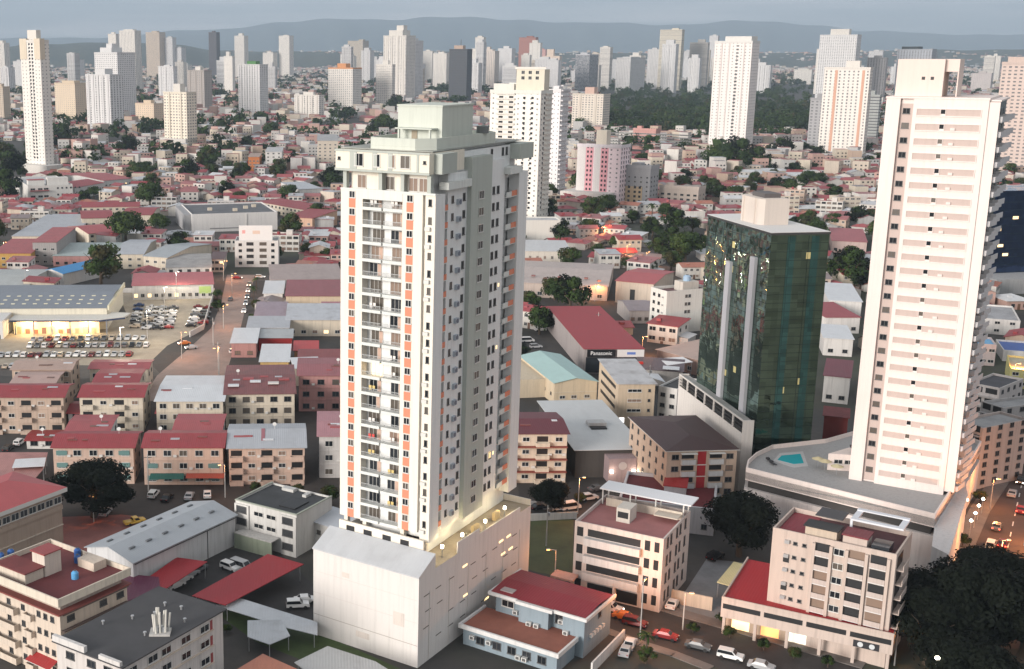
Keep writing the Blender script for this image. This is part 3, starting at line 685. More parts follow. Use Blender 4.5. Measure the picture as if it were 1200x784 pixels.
for x in (.25, .5, .78): 
    px, py = ph[0][0] + (ph[1][0] - ph[0][0]) * x, ph[0][1] + (ph[1][1] - ph[0][1]) * x; an = math.atan2(ph[1][1] - ph[0][1], ph[1][0] - ph[0][0])
    link('pool_house_window', window_mesh(1.8, 1.0, 'wide', 0), b.root, (px, py, 12.7), an)
b.part('dark_canopy', MB().prism([loc_of(b, x, y, 16.5) for x, y in ((996, 520), (1024, 524), (1024, 532), (1001, 528))], 16.0, 16.3), plain((.05, .03, .03), .7, name='canopy_dark'))
b.part('podium_side_wing', MB().prism([loc_of(b, x, y, 9.4) for x, y in ((1096, 611), (1130, 556), (1134, 580), (1112, 650), (1092, 640))], 0, 9.4), wall((.60, .58, .57), .4))
for i, (x, y) in enumerate(((902, 541), (906, 545), (950, 551), (960, 549), (975, 555), (990, 557), (1040, 560), (1060, 566))):
    lx, ly = loc_of(b, x, y, 11.2); kx, ky, kz = b.world(lx, ly, 11.2)
    if i < 2:
        t_ = thing('sun_lounger', 'dark sun lounger at the tip of the rooftop pool deck', 'sun lounger', (kx, ky, 11.2), .3, 'sun loungers on the pool deck')
        MB().box(-.35, .35, -.9, .4, .3, .42).build('seat', plain((.04, .04, .045), .7), t_); MB().box(-.35, .35, .41, 1.0, .35, .75).build('backrest', plain((.04, .04, .045), .7), t_)
        for q in (-1, 1): MB().box(-.3, .3, q * .7 - .05, q * .7 + .05, 0, .3).build('leg', STEEL, t_)

# ------------------------------------------------------------------ the dark green glass office tower
b = Bld('office_tower', 'dark green mirror glass office tower with two grey vertical fins and a white roof house', 'office tower', A=(830, 251), B=(904.5, 272.5), C=(976, 272), h=61.0)
claim(b, 2); GTW = b
def mirror(base, name):
    m, t, bs = new_mat(name); o = coords(t, 'Object'); uv = coords(t, 'UV')
    sx = t.nodes.new('ShaderNodeSeparateXYZ'); t.links.new(uv, sx.inputs[0])
    cb = t.nodes.new('ShaderNodeCombineXYZ'); t.links.new(math_(t, 'FLOOR', math_(t, 'DIVIDE', sx.outputs[0], 1.5)), cb.inputs[0]); t.links.new(math_(t, 'FLOOR', math_(t, 'DIVIDE', sx.outputs[1], 1.9)), cb.inputs[1])
    wn = t.nodes.new('ShaderNodeTexWhiteNoise'); wn.noise_dimensions = '2D'; t.links.new(cb.outputs[0], wn.inputs['Vector'])
    c = mixc(t, wn.outputs['Value'], base, tuple(x * .6 for x in base)); t.links.new(c, bs.inputs['Base Color'])
    bs.inputs['Metallic'].default_value = .9; bs.inputs['Roughness'].default_value = .04
    # no two panes hang quite true: each tilts a little, and each bulges a little
    def vm(op, a, b_, sc=None):
        q = t.nodes.new('ShaderNodeVectorMath'); q.operation = op; t.links.new(a, q.inputs[0])
        if hasattr(b_, 'links'): t.links.new(b_, q.inputs[1])
        elif b_ is not None: q.inputs[1].default_value = b_
        if sc: q.inputs['Scale'].default_value = sc
        return q.outputs[0]
    nz_ = t.nodes.new('ShaderNodeTexNoise'); nz_.inputs['Scale'].default_value = .22; nz_.inputs['Detail'].default_value = 2; t.links.new(o, nz_.inputs['Vector'])
    pane = vm('SCALE', vm('SUBTRACT', wn.outputs['Color'], (.5, .5, .5)), None, .045); bulge = vm('SCALE', vm('SUBTRACT', nz_.outputs['Color'], (.5, .5, .5)), None, .22)
    ge = t.nodes.new('ShaderNodeNewGeometry'); t.links.new(vm('NORMALIZE', vm('ADD', ge.outputs['Normal'], vm('ADD', pane, bulge)), None), bs.inputs['Normal']); return m
MG = mirror((.24, .34, .29), 'green_mirror_glass'); MGR = mirror((.10, .15, .11), 'dim_mirror_glass'); MG2 = mirror((.06, .16, .155), 'teal_mirror_glass')  # right face: dimmer reflections put into a darker base of the same glass
h = b.h; w, d = b.w, b.d
b.part('curtain_wall', MB().box(0, w, 0, d, 0, h - .5, 0, 'btrk').box(0, w, 0, d, 0, h - .5, 1, 'btfl'), [MG, MGR])
for x in (4.9, 10.6): b.part('teal_strip', MB().box(x - .9, x + .9, -.05, .01, 4, h - 1), MG2, 'r')
mu = MB(); mu2 = MB()
for k in range(1, 31):
    z = k * 1.95
    mu.box(0, w, -.05, .01, z - .04, z + .04); mu2.box(0, d, -.06, -.051, z - .04, z + .04)
for q in range(1, int(w / 4.5)): mu.box(q * 4.5 - .03, q * 4.5 + .03, -.045, .01, .2, h - .8)
for q in range(1, int(d / 4.5)): mu2.box(q * 4.5 - .03, q * 4.5 + .03, -.058, .01, .2, h - .8)
DM = plain((.03, .05, .045), .25, .5, name='mullion')
b.part('mullions', mu, DM, 'f'); b.part('mullions', mu2, DM, 'r')
FIN = wall((.52, .52, .55), .12, 'fin_render')
c_, s_ = math.cos(b.ang), math.sin(b.ang)
for fx, zt in ((.40, h - 9.5), (.77, h - 6.5)):
    b.part('vertical_fin', MB().box(w * fx - .1, w * fx + 2.1, -.8, -.06, 12, zt), FIN, 'f')
b.part('roof', MB().box(-.15, w + .15, -.15, d + .15, h - .45, h), plain((.72, .71, .69), .7, name='roof_white'))
b.part('roof_edge', MB().box(-.2, w + .2, -.2, -.151, h - .6, h - .1).box(w + .151, w + .2, -.15, d + .2, h - .6, h - .1), plain((.05, .05, .05), .6, name='dark_edge'))
RB = wall((.72, .64, .57), .2, 'roof_house_render')
b.part('roof_house', MB().prism([(9.5, 4), (11, 3), (19, 3), (20.5, 4), (20.5, 10), (9.5, 10)], h + .002, h + 6.0), RB)
b.part('roof_house_fin', MB().box(12, 12.4, 2.7, 2.99, h + .002, h + 6.1).box(17.6, 18, 2.7, 2.99, h + .002, h + 6.1), RB)
b.part('roof_plant', MB().box(12, 18, 5, 9, h + 6.003, h + 7.0), plain((.12, .11, .11), .7))
for k in range(11):
    f = R.choice('fr'); x = R.uniform(2, b.flen(f) - 2); z = 4 + 1.95 * R.randint(0, 26) + .15
    b.part('lit_office', MB().box(-.65, .65, -.02, .01, 0, 1.5), plain((.55, .48, .22), .3, 0, R.choice((.08, .12, .22)), 'dim_office'), f, x, z)
# parking annex along its long side
ax = [loc_of(b, x, y, 15.5) for x, y in ((794, 440), (869, 494))]
o = thing('parking_block', 'white parking block with dark openings along the foot of the green glass tower', 'parking block', (0, 0, 0))
a0, a1 = P(796, 438, 18.4), P(871, 493, 18.4)
an = math.atan2(a1[1] - a0[1], a1[0] - a0[0]); ln = math.hypot(a1[0] - a0[0], a1[1] - a0[1]); o.location = (a0[0], a0[1], 0); o.rotation_euler = (0, 0, an)
PK = wall((.66, .62, .58), .35); 
dpk = 2.6
MB().box(0, ln, 0, dpk, 0, 15.4, 0, 'bt').box(0, ln, 0, .3, 18.1, 18.4).box(0, .3, .31, dpk, 15.4, 18.4).box(ln - .3, ln, .31, dpk, 15.4, 18.4).build('wall', PK, o)
MB().box(.3, ln - .3, .31, dpk, 17.8, 18.0).build('roof', deck((.36, .35, .33), .4), o)
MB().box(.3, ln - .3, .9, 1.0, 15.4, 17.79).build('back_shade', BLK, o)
for k in range(8): MB().box(ln * k / 7 - .25 if k else 0, ln * k / 7 + .25 if k < 7 else ln, 0.003, .3, 15.401, 18.099).build('pillar', PK, o)
for k in range(7): MB().box(ln * k / 7 + .26, ln * (k + 1) / 7 - .26, .1, .16, 16.2, 16.3).box(ln * k / 7 + .26, ln * (k + 1) / 7 - .26, .1, .16, 17.0, 17.1).build('rail', DFRAME, o)
FOOT.append(((a0[0], a0[1]), an, ln, dpk, 1))
# ------------------------------------------------------------------ nearby low buildings, front to back
tall_wall = wall
def wall(rgb, grime=.35, name='painted_wall'): return tall_wall(tuple(c * .84 for c in rgb), min(.7, grime + .12), name)   # low-rise render: shade from taller buildings put into a darker colour, plus extra grime
def tank(x, y, z, label, col=(.05, .20, .48)):
    t = thing('water_tank', label, 'water tank', (x, y, z)); m = plain(col, .4, name='tank_plastic')
    MB().cyl((0, 0), .62, 0, 1.05, 14).cyl((0, 0), .62, 1.051, 1.4, 14, 0, .3).build('tank_body', m, t); MB().cyl((0, 0), .22, 1.401, 1.5, 10).build('lid', DFRAME, t); return t
def dish(bd, x, y, z): 
    return bd.part('roof_vent', MB().cyl((x, y), .16, z, z + .5, 8).cyl((x, y), .28, z + .501, z + .65, 8), STEEL)
# tan terrace house at the lower left corner
b = Bld('apartment_house', 'cream five storey walk-up with blue tanks on its dark red terrace, lower left corner', 'apartment house', (-20, 664), (69, 700), (139, 662), 15); claim(b)
CW = wall((.70, .60, .50), .45); MR = deck((.14, .03, .032), .4, 'red_terrace')
b.walls(CW, z1=12.0, name='wall', top=False); w, d, h = b.w, b.d, b.h
b.part('top_storey', MB().box(-.6, w + .6, -.7, d + .5, 12.0, 12.25), plain((.22, .06, .05), .7, name='slab_red'))
ring = MB()
for q in ((-.6, w + .6, -.7, -.45), (-.6, w + .6, d + .25, d + .5)): ring.box(q[0], q[1], q[2], q[3], 13.6, 15)
ring.box(-.6, -.35, -.449, d + .249, 13.6, 15).box(w + .35, w + .6, -.449, d + .249, 13.6, 15)
b.part('roof_parapet', ring, wall((.74, .66, .55), .35)); b.part('roof', MB().box(-.34, w + .34, -.44, d + .24, 13.9, 14.1), MR)
b.part('top_recess', MB().box(.8, w - .8, .8, d - .5, 12.251, 13.6), wall((.5, .42, .36), .5))
b.unit(w - 12.6, w - 9.4, 5, 8.5, 14.102, 18.0, wall((.72, .64, .56), .4), 'stair_house', sheet((.30, .06, .06), .4))
b.unit(w - 17, w - 9.6, 1.0, 4.8, 14.102, 15.9, wall((.70, .62, .52), .4), 'roof_room', deck((.18, .04, .04), .4))
b.unit(w - 8.6, w - 4.5, d - 3.2, d - .4, 14.102, 15.6, CW, 'roof_wall')
for z in (1.2, 4.2, 7.2, 10.1):
    b.wins('f', [w - 1.9, w - 3.6, w - 5.3, w - 9.3, w - 13], [z], .9, 1.0, 'dark', (0, 0, 1)); b.wins('r', [2.2, 9.2, 13], [z], 1.6, 1.1, 'shutter', (0, 1))
    b.balcony('f', w - 8.4, w - 6.4, z - .9, .9, CW, .9); b.slab('r', .2, d - .2, z + 1.9, .7, plain((.10, .07, .06), .8))
    b.balcony('f', w - 16, w - 10.4, z - .9, 1.2, CW, 1.0)
b.part('awning', MB().poly([(-5, -2.0, 2.7), (1, -2.0, 2.7), (1, 0, 3.5), (-5, 0, 3.5)]).poly([(-5, -2, 2.6), (1, -2, 2.6), (1, -2, 2.7), (-5, -2, 2.7)], 1), [sheet((.36, .03, .03)), FRAME], 'f', w - 2)
for (px, py, lb) in ((88, 678, 'bright blue water tank open on the dark red terrace nearest the parapet corner'), (91, 659, 'dark blue water tank on the red terrace beside the low white wall'), (91, 651, 'dark blue water tank farthest back on the red terrace'), (13, 652, 'blue water tank left of the stair house'), (1, 656, 'blue water tank at the left edge of the photo')):
    q = P(px, py, 14.1); tank(q[0], q[1], 14.11, lb, (.10, .34, .62) if 'bright' in lb else (.03, .11, .34))
B1 = b
# dark felt roof block in front
b = Bld('apartment_block', 'white apartment block under a plain dark grey felt roof at the bottom left', 'apartment block', (66, 752), (143, 782), (288, 724), 12.0); claim(b)
w, d, h = b.w, b.d, b.h
b.walls(wall((.68, .64, .61), .5)); b.part('roof', MB().box(-.5, w + .5, -.5, d + .5, h + .003, h + .22), deck((.062, .062, .066), .35, 'felt_roof'))
for z in (1.3, 4.3, 7.3, 10.0):
    b.wins('r', [2, 6.5, 9.5, 14, 18.5], [z], 2.2, 1.25, 'wide', (0, 0, 1)); b.slab('r', .4, d - 2.5, z - .25, .3, CW, .12, 'sill_band')
    b.panel('r', d - 3.2, d - 2.6, z - .4, z + 1.4, plain((.28, .06, .06), .8), .03, 'red_panel')
for x, y in ((2, 8), (4.5, 12), (6.5, 15), (10, 9), (8.6, 19), (12, 16), (5.5, 18.5)): dish(b, x, y, h + .22)
for z in (1.3, 4.3, 7.3, 10): b.wins('f', [3, 7.5, 11], [z], 1.8, 1.2, 'dark', (0, 1))
b.part('corner_parapet', MB().box(-.4, 6.5, -.45, .2, h + .22, h + 1.2).box(9.5, w, -.45, .1, h + .22, h + .9), wall((.7, .68, .66), .5))
q = P(188, 742, 12.2); t = thing('antenna_cluster', 'cluster of tall white antenna tubes standing on the dark felt roof', 'antenna', (q[0], q[1], 12.22))
MB().box(-1.6, 1.6, -1.2, 1.2, 0, .35).build('base', CONC, t)
for k in range(9):
    a = k * 2.4; r_ = .5 + .1 * k; x, y = r_ * math.cos(a), r_ * math.sin(a) * .8; MB().tube((x, y, .35), (x * 1.25, y * 1.2, 3.2 + .9 * ((k * 7) % 4) / 3), .16, .16, 8).build('antenna_tube', wall((.74, .72, .66), .3), t)
MB().box(-.9, .9, -.5, .4, .351, 1.2).build('equipment_box', plain((.3, .31, .32), .5), t)
# long warehouse
b = Bld('warehouse', 'long white warehouse with a pale grey sheet roof and dark roof vents', 'warehouse', (102, 641), (156, 659), (273, 603), 6.6); claim(b)
WR = sheet((.36, .39, .42), .22, name='grey_sheet'); b.gable(wall((.66, .67, .68), .45), WR, 1.6, 'y', .45); w, d, h = b.w, b.d, b.h
for k in range(6):
    for sx in (.26, .74):
        x = w * sx; z = h + 1.6 * (1 - abs(sx - .5) * 2) + .17; y = 3 + k * 4.6
        MBv = MB().box(-.25, .25, -.7, .7, 0, .28); o = MBv.build('roof_vent', plain((.12, .13, .14), .6), b.root, (x, y, z))
b.part('downpipe', MB().box(-.06, .06, -.12, 0, 0, h - .6), DFRAME, 'r', 21, 0); b.part('eave', MB().box(0, d, -.5, -.42, h - .42, h - .25), plain((.07, .075, .08), .6), 'r')
# canopies in the yard
def canopy(label, px, z, m, name='canopy', posts=True, th=.12):
    pts = [P(x, y, z) for x, y in px]; cx = sum(p[0] for p in pts) / len(pts); cy = sum(p[1] for p in pts) / len(pts)
    t = thing(name, label, 'canopy', (cx, cy, 0)); q = [(p[0] - cx, p[1] - cy) for p in pts]
    MB().prism(q, z - th, z).build('roof', m, t)
    if posts:
        for x, y in q: MB().box(x * .93 - .07, x * .93 + .07, y * .93 - .07, y * .93 + .07, 0, z - th - .003).build('post', STEEL, t)
    return t
RS = sheet((.33, .012, .02), .2)
canopy('bright red carport roof against the long grey warehouse', [(166, 682), (207, 653), (243, 658), (194, 690)], 3.4, RS, 'carport')
canopy('long bright red carport roof beside the parking yard', [(225, 698), (264, 709), (356, 661), (314, 649)], 3.4, RS, 'carport')
canopy('dark purple sheet roof between the cream walk-up and the warehouse', [(138, 708), (188, 691), (186, 676), (152, 673), (136, 680)], 3.6, sheet((.12, .018, .055), .3), 'shed_roof')
canopy('grey fibre sheet roof strip below the dark felt roof', [(252, 709), (282, 701), (372, 729), (372, 744), (330, 734)], 2.6, sheet((.52, .55, .58), .3), 'shed_roof')
canopy('pale tin roof by the green verge', [(290, 727), (330, 726), (340, 745), (316, 755), (290, 746)], 2.8, sheet((.46, .49, .52), .5), 'shed_roof')
canopy('terracotta roof at the bottom edge left of the podium', [(308, 766), (362, 790), (330, 815), (268, 790)], 4.0, sheet((.42, .16, .10), .4), 'shed_roof')
canopy('grey vaulted roof at the bottom edge in front of the podium', [(345, 776), (384, 757), (440, 775), (480, 800), (400, 820)], 3.2, sheet((.42, .43, .43), .3), 'shed_roof')
# white office with dark roof
b = Bld('office_block', 'white three storey office with shuttered windows and a dark flat roof left of the podium', 'office block', (276, 586), (347.5, 604), (391.7, 582.5), base=(347.5, 653, 604)); claim(b)
OW = wall((.70, .69, .66), .35); b.flat(OW, deck((.045, .048, .052), .6, 'dark_roof'), .35); w, d, h = b.w, b.d, b.h
b.part('parapet_cap', MB().box(-.1, w + .1, -.12, .3, h + .003, h + .2).box(w - .3, w + .1, .301, d, h + .003, h + .2).box(-.1, .3, .301, d, h + .003, h + .2), wall((.42, .45, .38), .3))
for z in (1.2, 4.1, 6.7):
    b.wins('f', [1.8, w - 2.0], [z], 2.6, 1.5, 'shutter', (1, 1)); 
    if z > 2: b.wins('f', [6.0, 9.2], [z], 2.4, 1.0, 'wide', (0, 0))
b.part('wing', MB().box(-.05, 3.6, -.35, -.003, 0, h - .5), OW); b.part('wing', MB().box(w - 3.7, w + .05, -.35, -.003, 0, h - .5), OW)
for z in (1.2, 4.1, 6.7): b.wins('f', [1.8, w - 2.0], [z], 2.6, 1.5, 'shutter', (1, 1), -.36)
b.part('porch', MB().box(2, w - 4, -3.2, -.36, 3.2, 3.4).box(2, w - 4, -3.2, -3.0, 0, 3.19, 1), [CONC, wall((.30, .34, .26), .3)])
b.part('roof_clutter', MB().box(4, 7, d - 2, d - .5, h - .34, h + .3).box(9, 13, 3, 8, h - .34, h - .1, 1).box(10, 11, d - 3, d - 1, h - .34, h + .2), [wall((.6, .6, .58), .5), BLK])
q = P(385, 596, 5.5)
b = Bld('shed', 'small grey metal roofed shed between the white office and the tower', 'shed', (365, 610), (403, 622), (420, 608), 5.5); b.mono(OW, sheet((.46, .49, .53), .25), .6, 'b'); b.wins('f', [2], [3], 1, .9, 'dark'); claim(b)
# brown office with a red hipped roof
b = Bld('office_block', 'tan office with a broad red hipped roof and ribbon windows, left edge', 'office block', (-77, 592), (-20, 611), (64, 574), base=(62, 632, 574)); claim(b)
TB = wall((.46, .36, .29), .3); b.hip(TB, sheet((.42, .085, .09), .25), 2.2, .9, .9); w, d, h = b.w, b.d, b.h
b.wins('r', [d * (k + .5) / 9 for k in range(9)], [h - 2.3], 2.0, 1.5, 'wide', (0, 1, 4, 1)); b.slab('r', 0, d, 4.0, .25, CW, .2, 'ledge'); b.slab('r', 0, d, 8.2, .3, TB, .9, 'ledge')
b.unit(w - 6, w - 5.3, 6, 6.7, h + 1.6, h + 2.9, STEEL, 'roof_ventilator')
# ---- rows of walk-ups, left middle
PT = sheet((.29, .038, .045), .5, name='worn_red_sheet'); PT2 = sheet((.35, .075, .08), .55, name='faded_red_sheet'); BT = sheet((.42, .30, .25), .4); GT = sheet((.40, .42, .45), .3); LT = sheet((.62, .64, .66), .2)
PW = wall((.66, .49, .40), .35, 'peach_render'); BW = wall((.58, .45, .36), .4, 'beige_render'); CRW = wall((.72, .64, .52), .4, 'cream_wall'); WW = wall((.74, .72, .69), .35, 'white_wall'); PKW = wall((.52, .28, .26), .4, 'pink_wall')
def walkup(label, A, B, C, base, wm, rm, fl, style, rise=1.3, side='r', axis='x', h=None, dmin=None):
    b = Bld('apartment_block', label, 'apartment block', A, B, C, h=h or 9, base=base, side=side); claim(b)
    if axis == 'mono': b.mono(wm, rm, rise, 'b', .7)
    elif axis == 'flat': b.flat(wm, rm, .6)
    elif axis == 'hip': b.hip(wm, rm, rise, .7, .2)
    else: b.gable(wm, rm, rise, axis, .6)
    fh = b.h / fl; n = max(2, int(b.w / 3.4))
    for k in range(fl):
        z = k * fh
        if style == 'balc':
            for q in range(n):
                x = b.w * (q + .5) / n
                if q % 2 == 0: b.balcony('f', x - 1.6, x + 1.6, z + .05, 1.1, wm, .95); b.part('balcony_opening', MB().box(-1.3, 1.3, -.03, .01, 1.05, 2.4), BLK, 'f', x, z)
                else: b.wins('f', [x], [z + 1.1], 1.7, 1.1, 'wide', (0, 0, 1, 3))
        else:
            b.wins('f', n, [z + .9], 1.9, 1.45, style, (0, 0, 1, 2))
        if side == 'r': b.wins('r', max(1, int(b.d / 5)), [z + 1.0], 1.2, 1.1, 'dark', (0, 1))
        if side == 'l': b.wins('l', max(1, int(b.d / 5)), [z + 1.0], 1.2, 1.1, 'dark', (0, 1))
        if k: b.slab('f', 0, b.w, z, .14, wm, .16, 'floor_band')
        for q in range(n):
            if R.random() < .3: b.part('air_conditioner', MB().box(-.4, .4, -.38, 0, 0, .55), FRAME, 'f', min(b.w - .6, b.w * (q + .98) / n), z + .7)
    for q in range(3):
        x, y = R.uniform(1.5, b.w - 1.5), R.uniform(b.d * .2, b.d * .45); zz = b.h + rise * (y / (b.d / 2) if axis == 'x' else y / b.d)
        b.part('roof_patch', MB().box(-R.uniform(.6, 1.6), R.uniform(.6, 1.6), -.5, .5, .1, .26), R.choice([LT, GT, PT2, sheet((.22, .06, .05), .9), sheet((.16, .09, .07), .9)]), None, ).location = (x, y, zz)
    if R.random() < .6: b.part('roof_dish', MB().cyl((0, 0), .05, 0, 1.3, 6).tube((0, -.1, 1.3), (0, -.2, 1.4), .12, .5, 10), FRAME).location = (R.uniform(1, b.w - 1), b.d * .5, b.h + (rise if axis == 'x' else rise * .5))
    return b
walkup('beige walk-up with red front roof and two open galleries at the left edge', (-14, 465), (74, 465), (76, 450), (40, 508, 465), BW, PT, 3, 'balc')
b = walkup('beige rear block with a tan roof behind the leftmost walk-up', (14, 433), (83, 433), (84, 421), (83, 468, 433), BW, BT, 3, 'sash', .9)
b = walkup('tan roofed connecting wing behind the leftmost walk-up', (13, 450), (63, 450), (68, 435), None, BW, sheet((.45, .31, .27), .4), 3, 'sash', .6, h=8.5)
walkup('cream block with a deep red three-part roof beside the dark alley', (93, 465), (167, 465), (166, 449), (166, 506, 465), CRW, PT, 3, 'balc')
walkup('red roofed wing stepping back towards the car lot', (110, 448), (161, 448), (160, 433), None, CRW, PT, 3, 'sash', .6, h=9.5)
walkup('low red roof nearest the car lot beside the bare yard', (105, 432), (173, 432), (171, 422), None, CRW, PT2, 2, 'sash', .6, h=7.5)
walkup('white walled block with a bright red striped roof above the big dark tree', (80, 484), (153, 484), (154, 471), (152, 505, 484), WW, PT, 2, 'dark', .9, h=None)
walkup('pink roofed link between two peach walk-ups, tin sheet at its left', (78, 505), (127, 505), (129, 487), None, WW, PT2, 2, 'sash', .5, h=7.5)
b = walkup('peach walk-up with a dull red roof half hidden by the big dark tree', (62, 524), (156, 524), (157, 506), (110, 567, 524), PW, PT, 3, 'wide')
for x in (2, b.w - 2.2): [b.part('teal_window', MB().box(-1.3, 1.3, -.14, -.08, 0, 1.1), plain((.14, .25, .24), .3, name='teal_glass'), 'f', x, z) for z in (1.2, 4.2, 7.2)]
b = walkup('peach walk-up with a dull red roof above the green awning', (168, 524), (261, 524), (260, 505), (210, 568, 524), PW, PT, 3, 'wide')
for x in (2, b.w - 2.2): [b.part('teal_window', MB().box(-1.3, 1.3, -.14, -.08, 0, 1.1), plain((.14, .25, .24), .3, name='teal_glass'), 'f', x, z) for z in (1.2, 4.2)]
b.part('green_awning', MB().poly([(0, -2.4, 2.2), (8, -2.4, 2.2), (8, -.16, 2.9), (0, -.16, 2.9)]), sheet((.02, .12, .10), .2), 'f', 1.5); b.part('red_awning', MB().poly([(9, -2.0, 2.3), (18, -2.0, 2.3), (18, -.16, 2.9), (9, -.16, 2.9)]), sheet((.4, .08, .05), .2), 'f', 1)
walkup('red roofed link with a white pipe on it, right of the dark alley', (204, 505), (258, 505), (257, 486), None, WW, sheet((.36, .075, .08), .3), 2, 'sash', .5, h=7.8)
walkup('white walled block with a low striped red roof beside the dark alley', (184, 484), (255, 484), (255, 470), (186, 504, 484), WW, PT2, 2, 'dark', .7)
walkup('block with a big pale sheet roof facing the side street', (183, 470), (261, 470), (260, 441), None, CRW, LT, 3, 'sash', .8, h=9)
b = walkup('peach three storey block with a pale grey sheet roof and open galleries', (268, 525), (357, 524), (350, 497), (312, 567, 524), PW, GT, 3, 'balc', 1.6)
b.part('pink_roof_strip', MB().poly([(7.6, -.75, b.h - .05), (8.5, -.75, b.h - .05), (8.5, b.d / 2, b.h + 1.86), (7.6, b.d / 2, b.h + 1.86)]), sheet((.32, .12, .14), .3))
b = walkup('cream block under a rusty maroon patchwork roof', (264, 462), (345, 461), (341, 428), (320, 500, 461), CRW, sheet((.20, .06, .06), .95, name='rusted_roof'), 3, 'dark', 1.2)
for x, y, m in ((2, 5, LT), (8, 9, LT), (13, 7, WW), (6, 12, PT2), (16, 11, DRED and PT2)): b.part('roof_patch', MB().box(x - 1.4, x + 1.6, y - .8, y + .9, b.h + .95, b.h + 1.3), m)
walkup('white walled block with a dusty pink roof touching the tower', (374, 511), (420, 511), (418, 483), (378, 560, 511), wall((.62, .60, .58), .4), sheet((.42, .20, .22), .35), 3, 'wide', .6, side='l')
walkup('dull pink block with small windows behind the dusty pink roof', (350, 440), (402, 440), (402, 420), (352, 482, 440), PKW, sheet((.30, .10, .11), .5), 3, 'dark', .8)
walkup('small red roofed white hut beside the leftmost walk-up', (31, 516), (66, 516), (71, 505), (50, 526, 516), WW, sheet((.26, .02, .02), .2), 1, 'dark', .4)
canopy('patchy tin and red roof of a low shed at the left edge', [(-10, 560), (0, 530), (56, 530), (52, 548), (40, 562)], 3.4, sheet((.42, .20, .18), .8), 'shed_roof')
canopy('white tin shed roof at the left edge', [(14, 548), (18, 538), (54, 536), (52, 546)], 4.2, sheet((.66, .68, .70), .3), 'shed_roof')
# shops by the side street
for (lb, A, B, C, h, wm, rm, st) in (
    ('white sheet roofed shop with red fascia on the side street corner', (271, 402), (300, 402), (303, 387), 5, PKW, LT, 'dark'),
    ('grey sheet roofed workshop behind the corner shop', (290, 384), (338, 384), (335, 373), 5.5, WW, GT, 'dark'),
    ('low red fronted store below the grey workshop roof', (303, 396), (342, 396), (342, 388), 4.5, plain((.3, .02, .02), .6), sheet((.38, .40, .41), .4), 'dark'),
    ('pale roofed store with yellow lit walls beside the side street', (305, 424), (338, 424), (336, 406), 5, wall((.7, .48, .2), .3), LT, 'sash'),  # yellow lamp light on the walls put into their colour
    ('small maroon roofed house left of the tower', (350, 424), (402, 424), (402, 412), 5, CRW, sheet((.22, .05, .05), .5), 'dark'),
    ('red vaulted shop roof next to the tower', (345, 411), (372, 411), (374, 402), 4.5, wall((.55, .3, .15), .3), sheet((.42, .05, .05), .3), 'dark'),
    ('cream shop with white tin roof beside the tower', (346, 432), (376, 431), (378, 421), 5.5, CRW, LT, 'dark'),
    ('purple grey roofed shop on the side street', (298, 374), (334, 374), (332, 356), 5, WW, sheet((.30, .24, .28), .5), 'dark'),
    ('wide tin roofed shop left of the tower', (336, 375), (402, 375), (402, 358), 6, CRW, sheet((.48, .50, .53), .5), 'wide'),
    ('maroon roofed hall with a cream wall touching the tower', (335, 347), (402, 347), (402, 330), 7, wall((.68, .55, .40), .3), sheet((.26, .075, .085), .4), 'dark'),
    ('small pink roofed annex at the left edge of the tower', (378, 370), (404, 370), (404, 356), 6, CRW, sheet((.36, .15, .17), .4), 'dark'),
    ('long tan roofed market hall with a white wall', (318, 328), (402, 327), (402, 311), 6, WW, sheet((.36, .29, .27), .4), 'dark'),
    ('white walled cafe with red signs on the side street', (309, 344), (331, 344), (330, 331), 5, WW, LT, 'dark')):
    b = Bld('shop', lb, 'shop', A, B, C, h); claim(b); b.mono(wm, rm, .6, 'b', .5); b.wins('f', max(2, int(b.w / 4)), [1.0], 1.8, 1.3, st, (0, 1, 3), lit=.25)
# street level clutter gets a flagstaff of its own further down
# ---- the car dealership
b = Bld('car_dealership', 'white car dealership with a blue-grey skylit roof and a lit showroom front', 'car dealership', (-40, 362), (125, 361), (134, 334), 8.0); claim(b)
b.gable(wall((.76, .72, .60), .2), sheet((.20, .225, .26), .25, name='blue_grey_sheet'), 1.6, 'x', .3); w, d, h = b.w, b.d, b.h
for k in range(14):
    for q, sy in enumerate((.13, .25, .37)):
        z = h + 1.6 * (sy * 2) + .2; b.part('skylight', MB().box(-.7, .7, -.5, .5, -.1, .06), plain((.75, .70, .50), .4, name='skylight'), None).location = (w - 3.2 - k * 4.05, d * sy, z)
b.part('end_gable', MB().box(w + .3, w + .9, -.3, d + .3, h - .8, h + 1.0), wall((.78, .74, .56), .2))
cz = 5.2
b.part('showroom_canopy', MB().prism([(w - 34, -9.0), (w - 1, -9.5), (w + 7, -5.0), (w + 8.5, 2), (w + 1, 4), (w + 1, -.02), (w - 34, -.02)], cz, cz + .5), wall((.74, .72, .66), .2))
b.part('blue_fascia', MB().prism([(w - 34, -9.25), (w - 1, -9.75), (w + 7.3, -5.1), (w + 7.2, -4.9), (w - 1, -9.51), (w - 34, -9.01)], cz - .25, cz + .3), plain((.03, .05, .12), .5, name='blue_fascia'))
b.part('showroom_glass', MB().box(w - 33, w - 2, -6.5, -6.3, 0, cz - .003), plain((1.0, .70, .34), .5, 0, .5, 'showroom_light'))
for k in range(6): b.part('canopy_column', MB().box(-.2, .2, -.2, .2, 0, cz - .003), plain((.2, .22, .25), .5), None).location = (w - 32 + k * 6.6, -8.5, 0)
for k in range(10): b.part('display_stand', MB().box(-.8, .8, -.1, .1, 0, R.uniform(1.5, 3.2)), plain(R.choice(((.5, .2, .1), (.6, .5, .3), (.3, .15, .1))), .6), None).location = (w - 31 + k * 3, -6.8, 0)
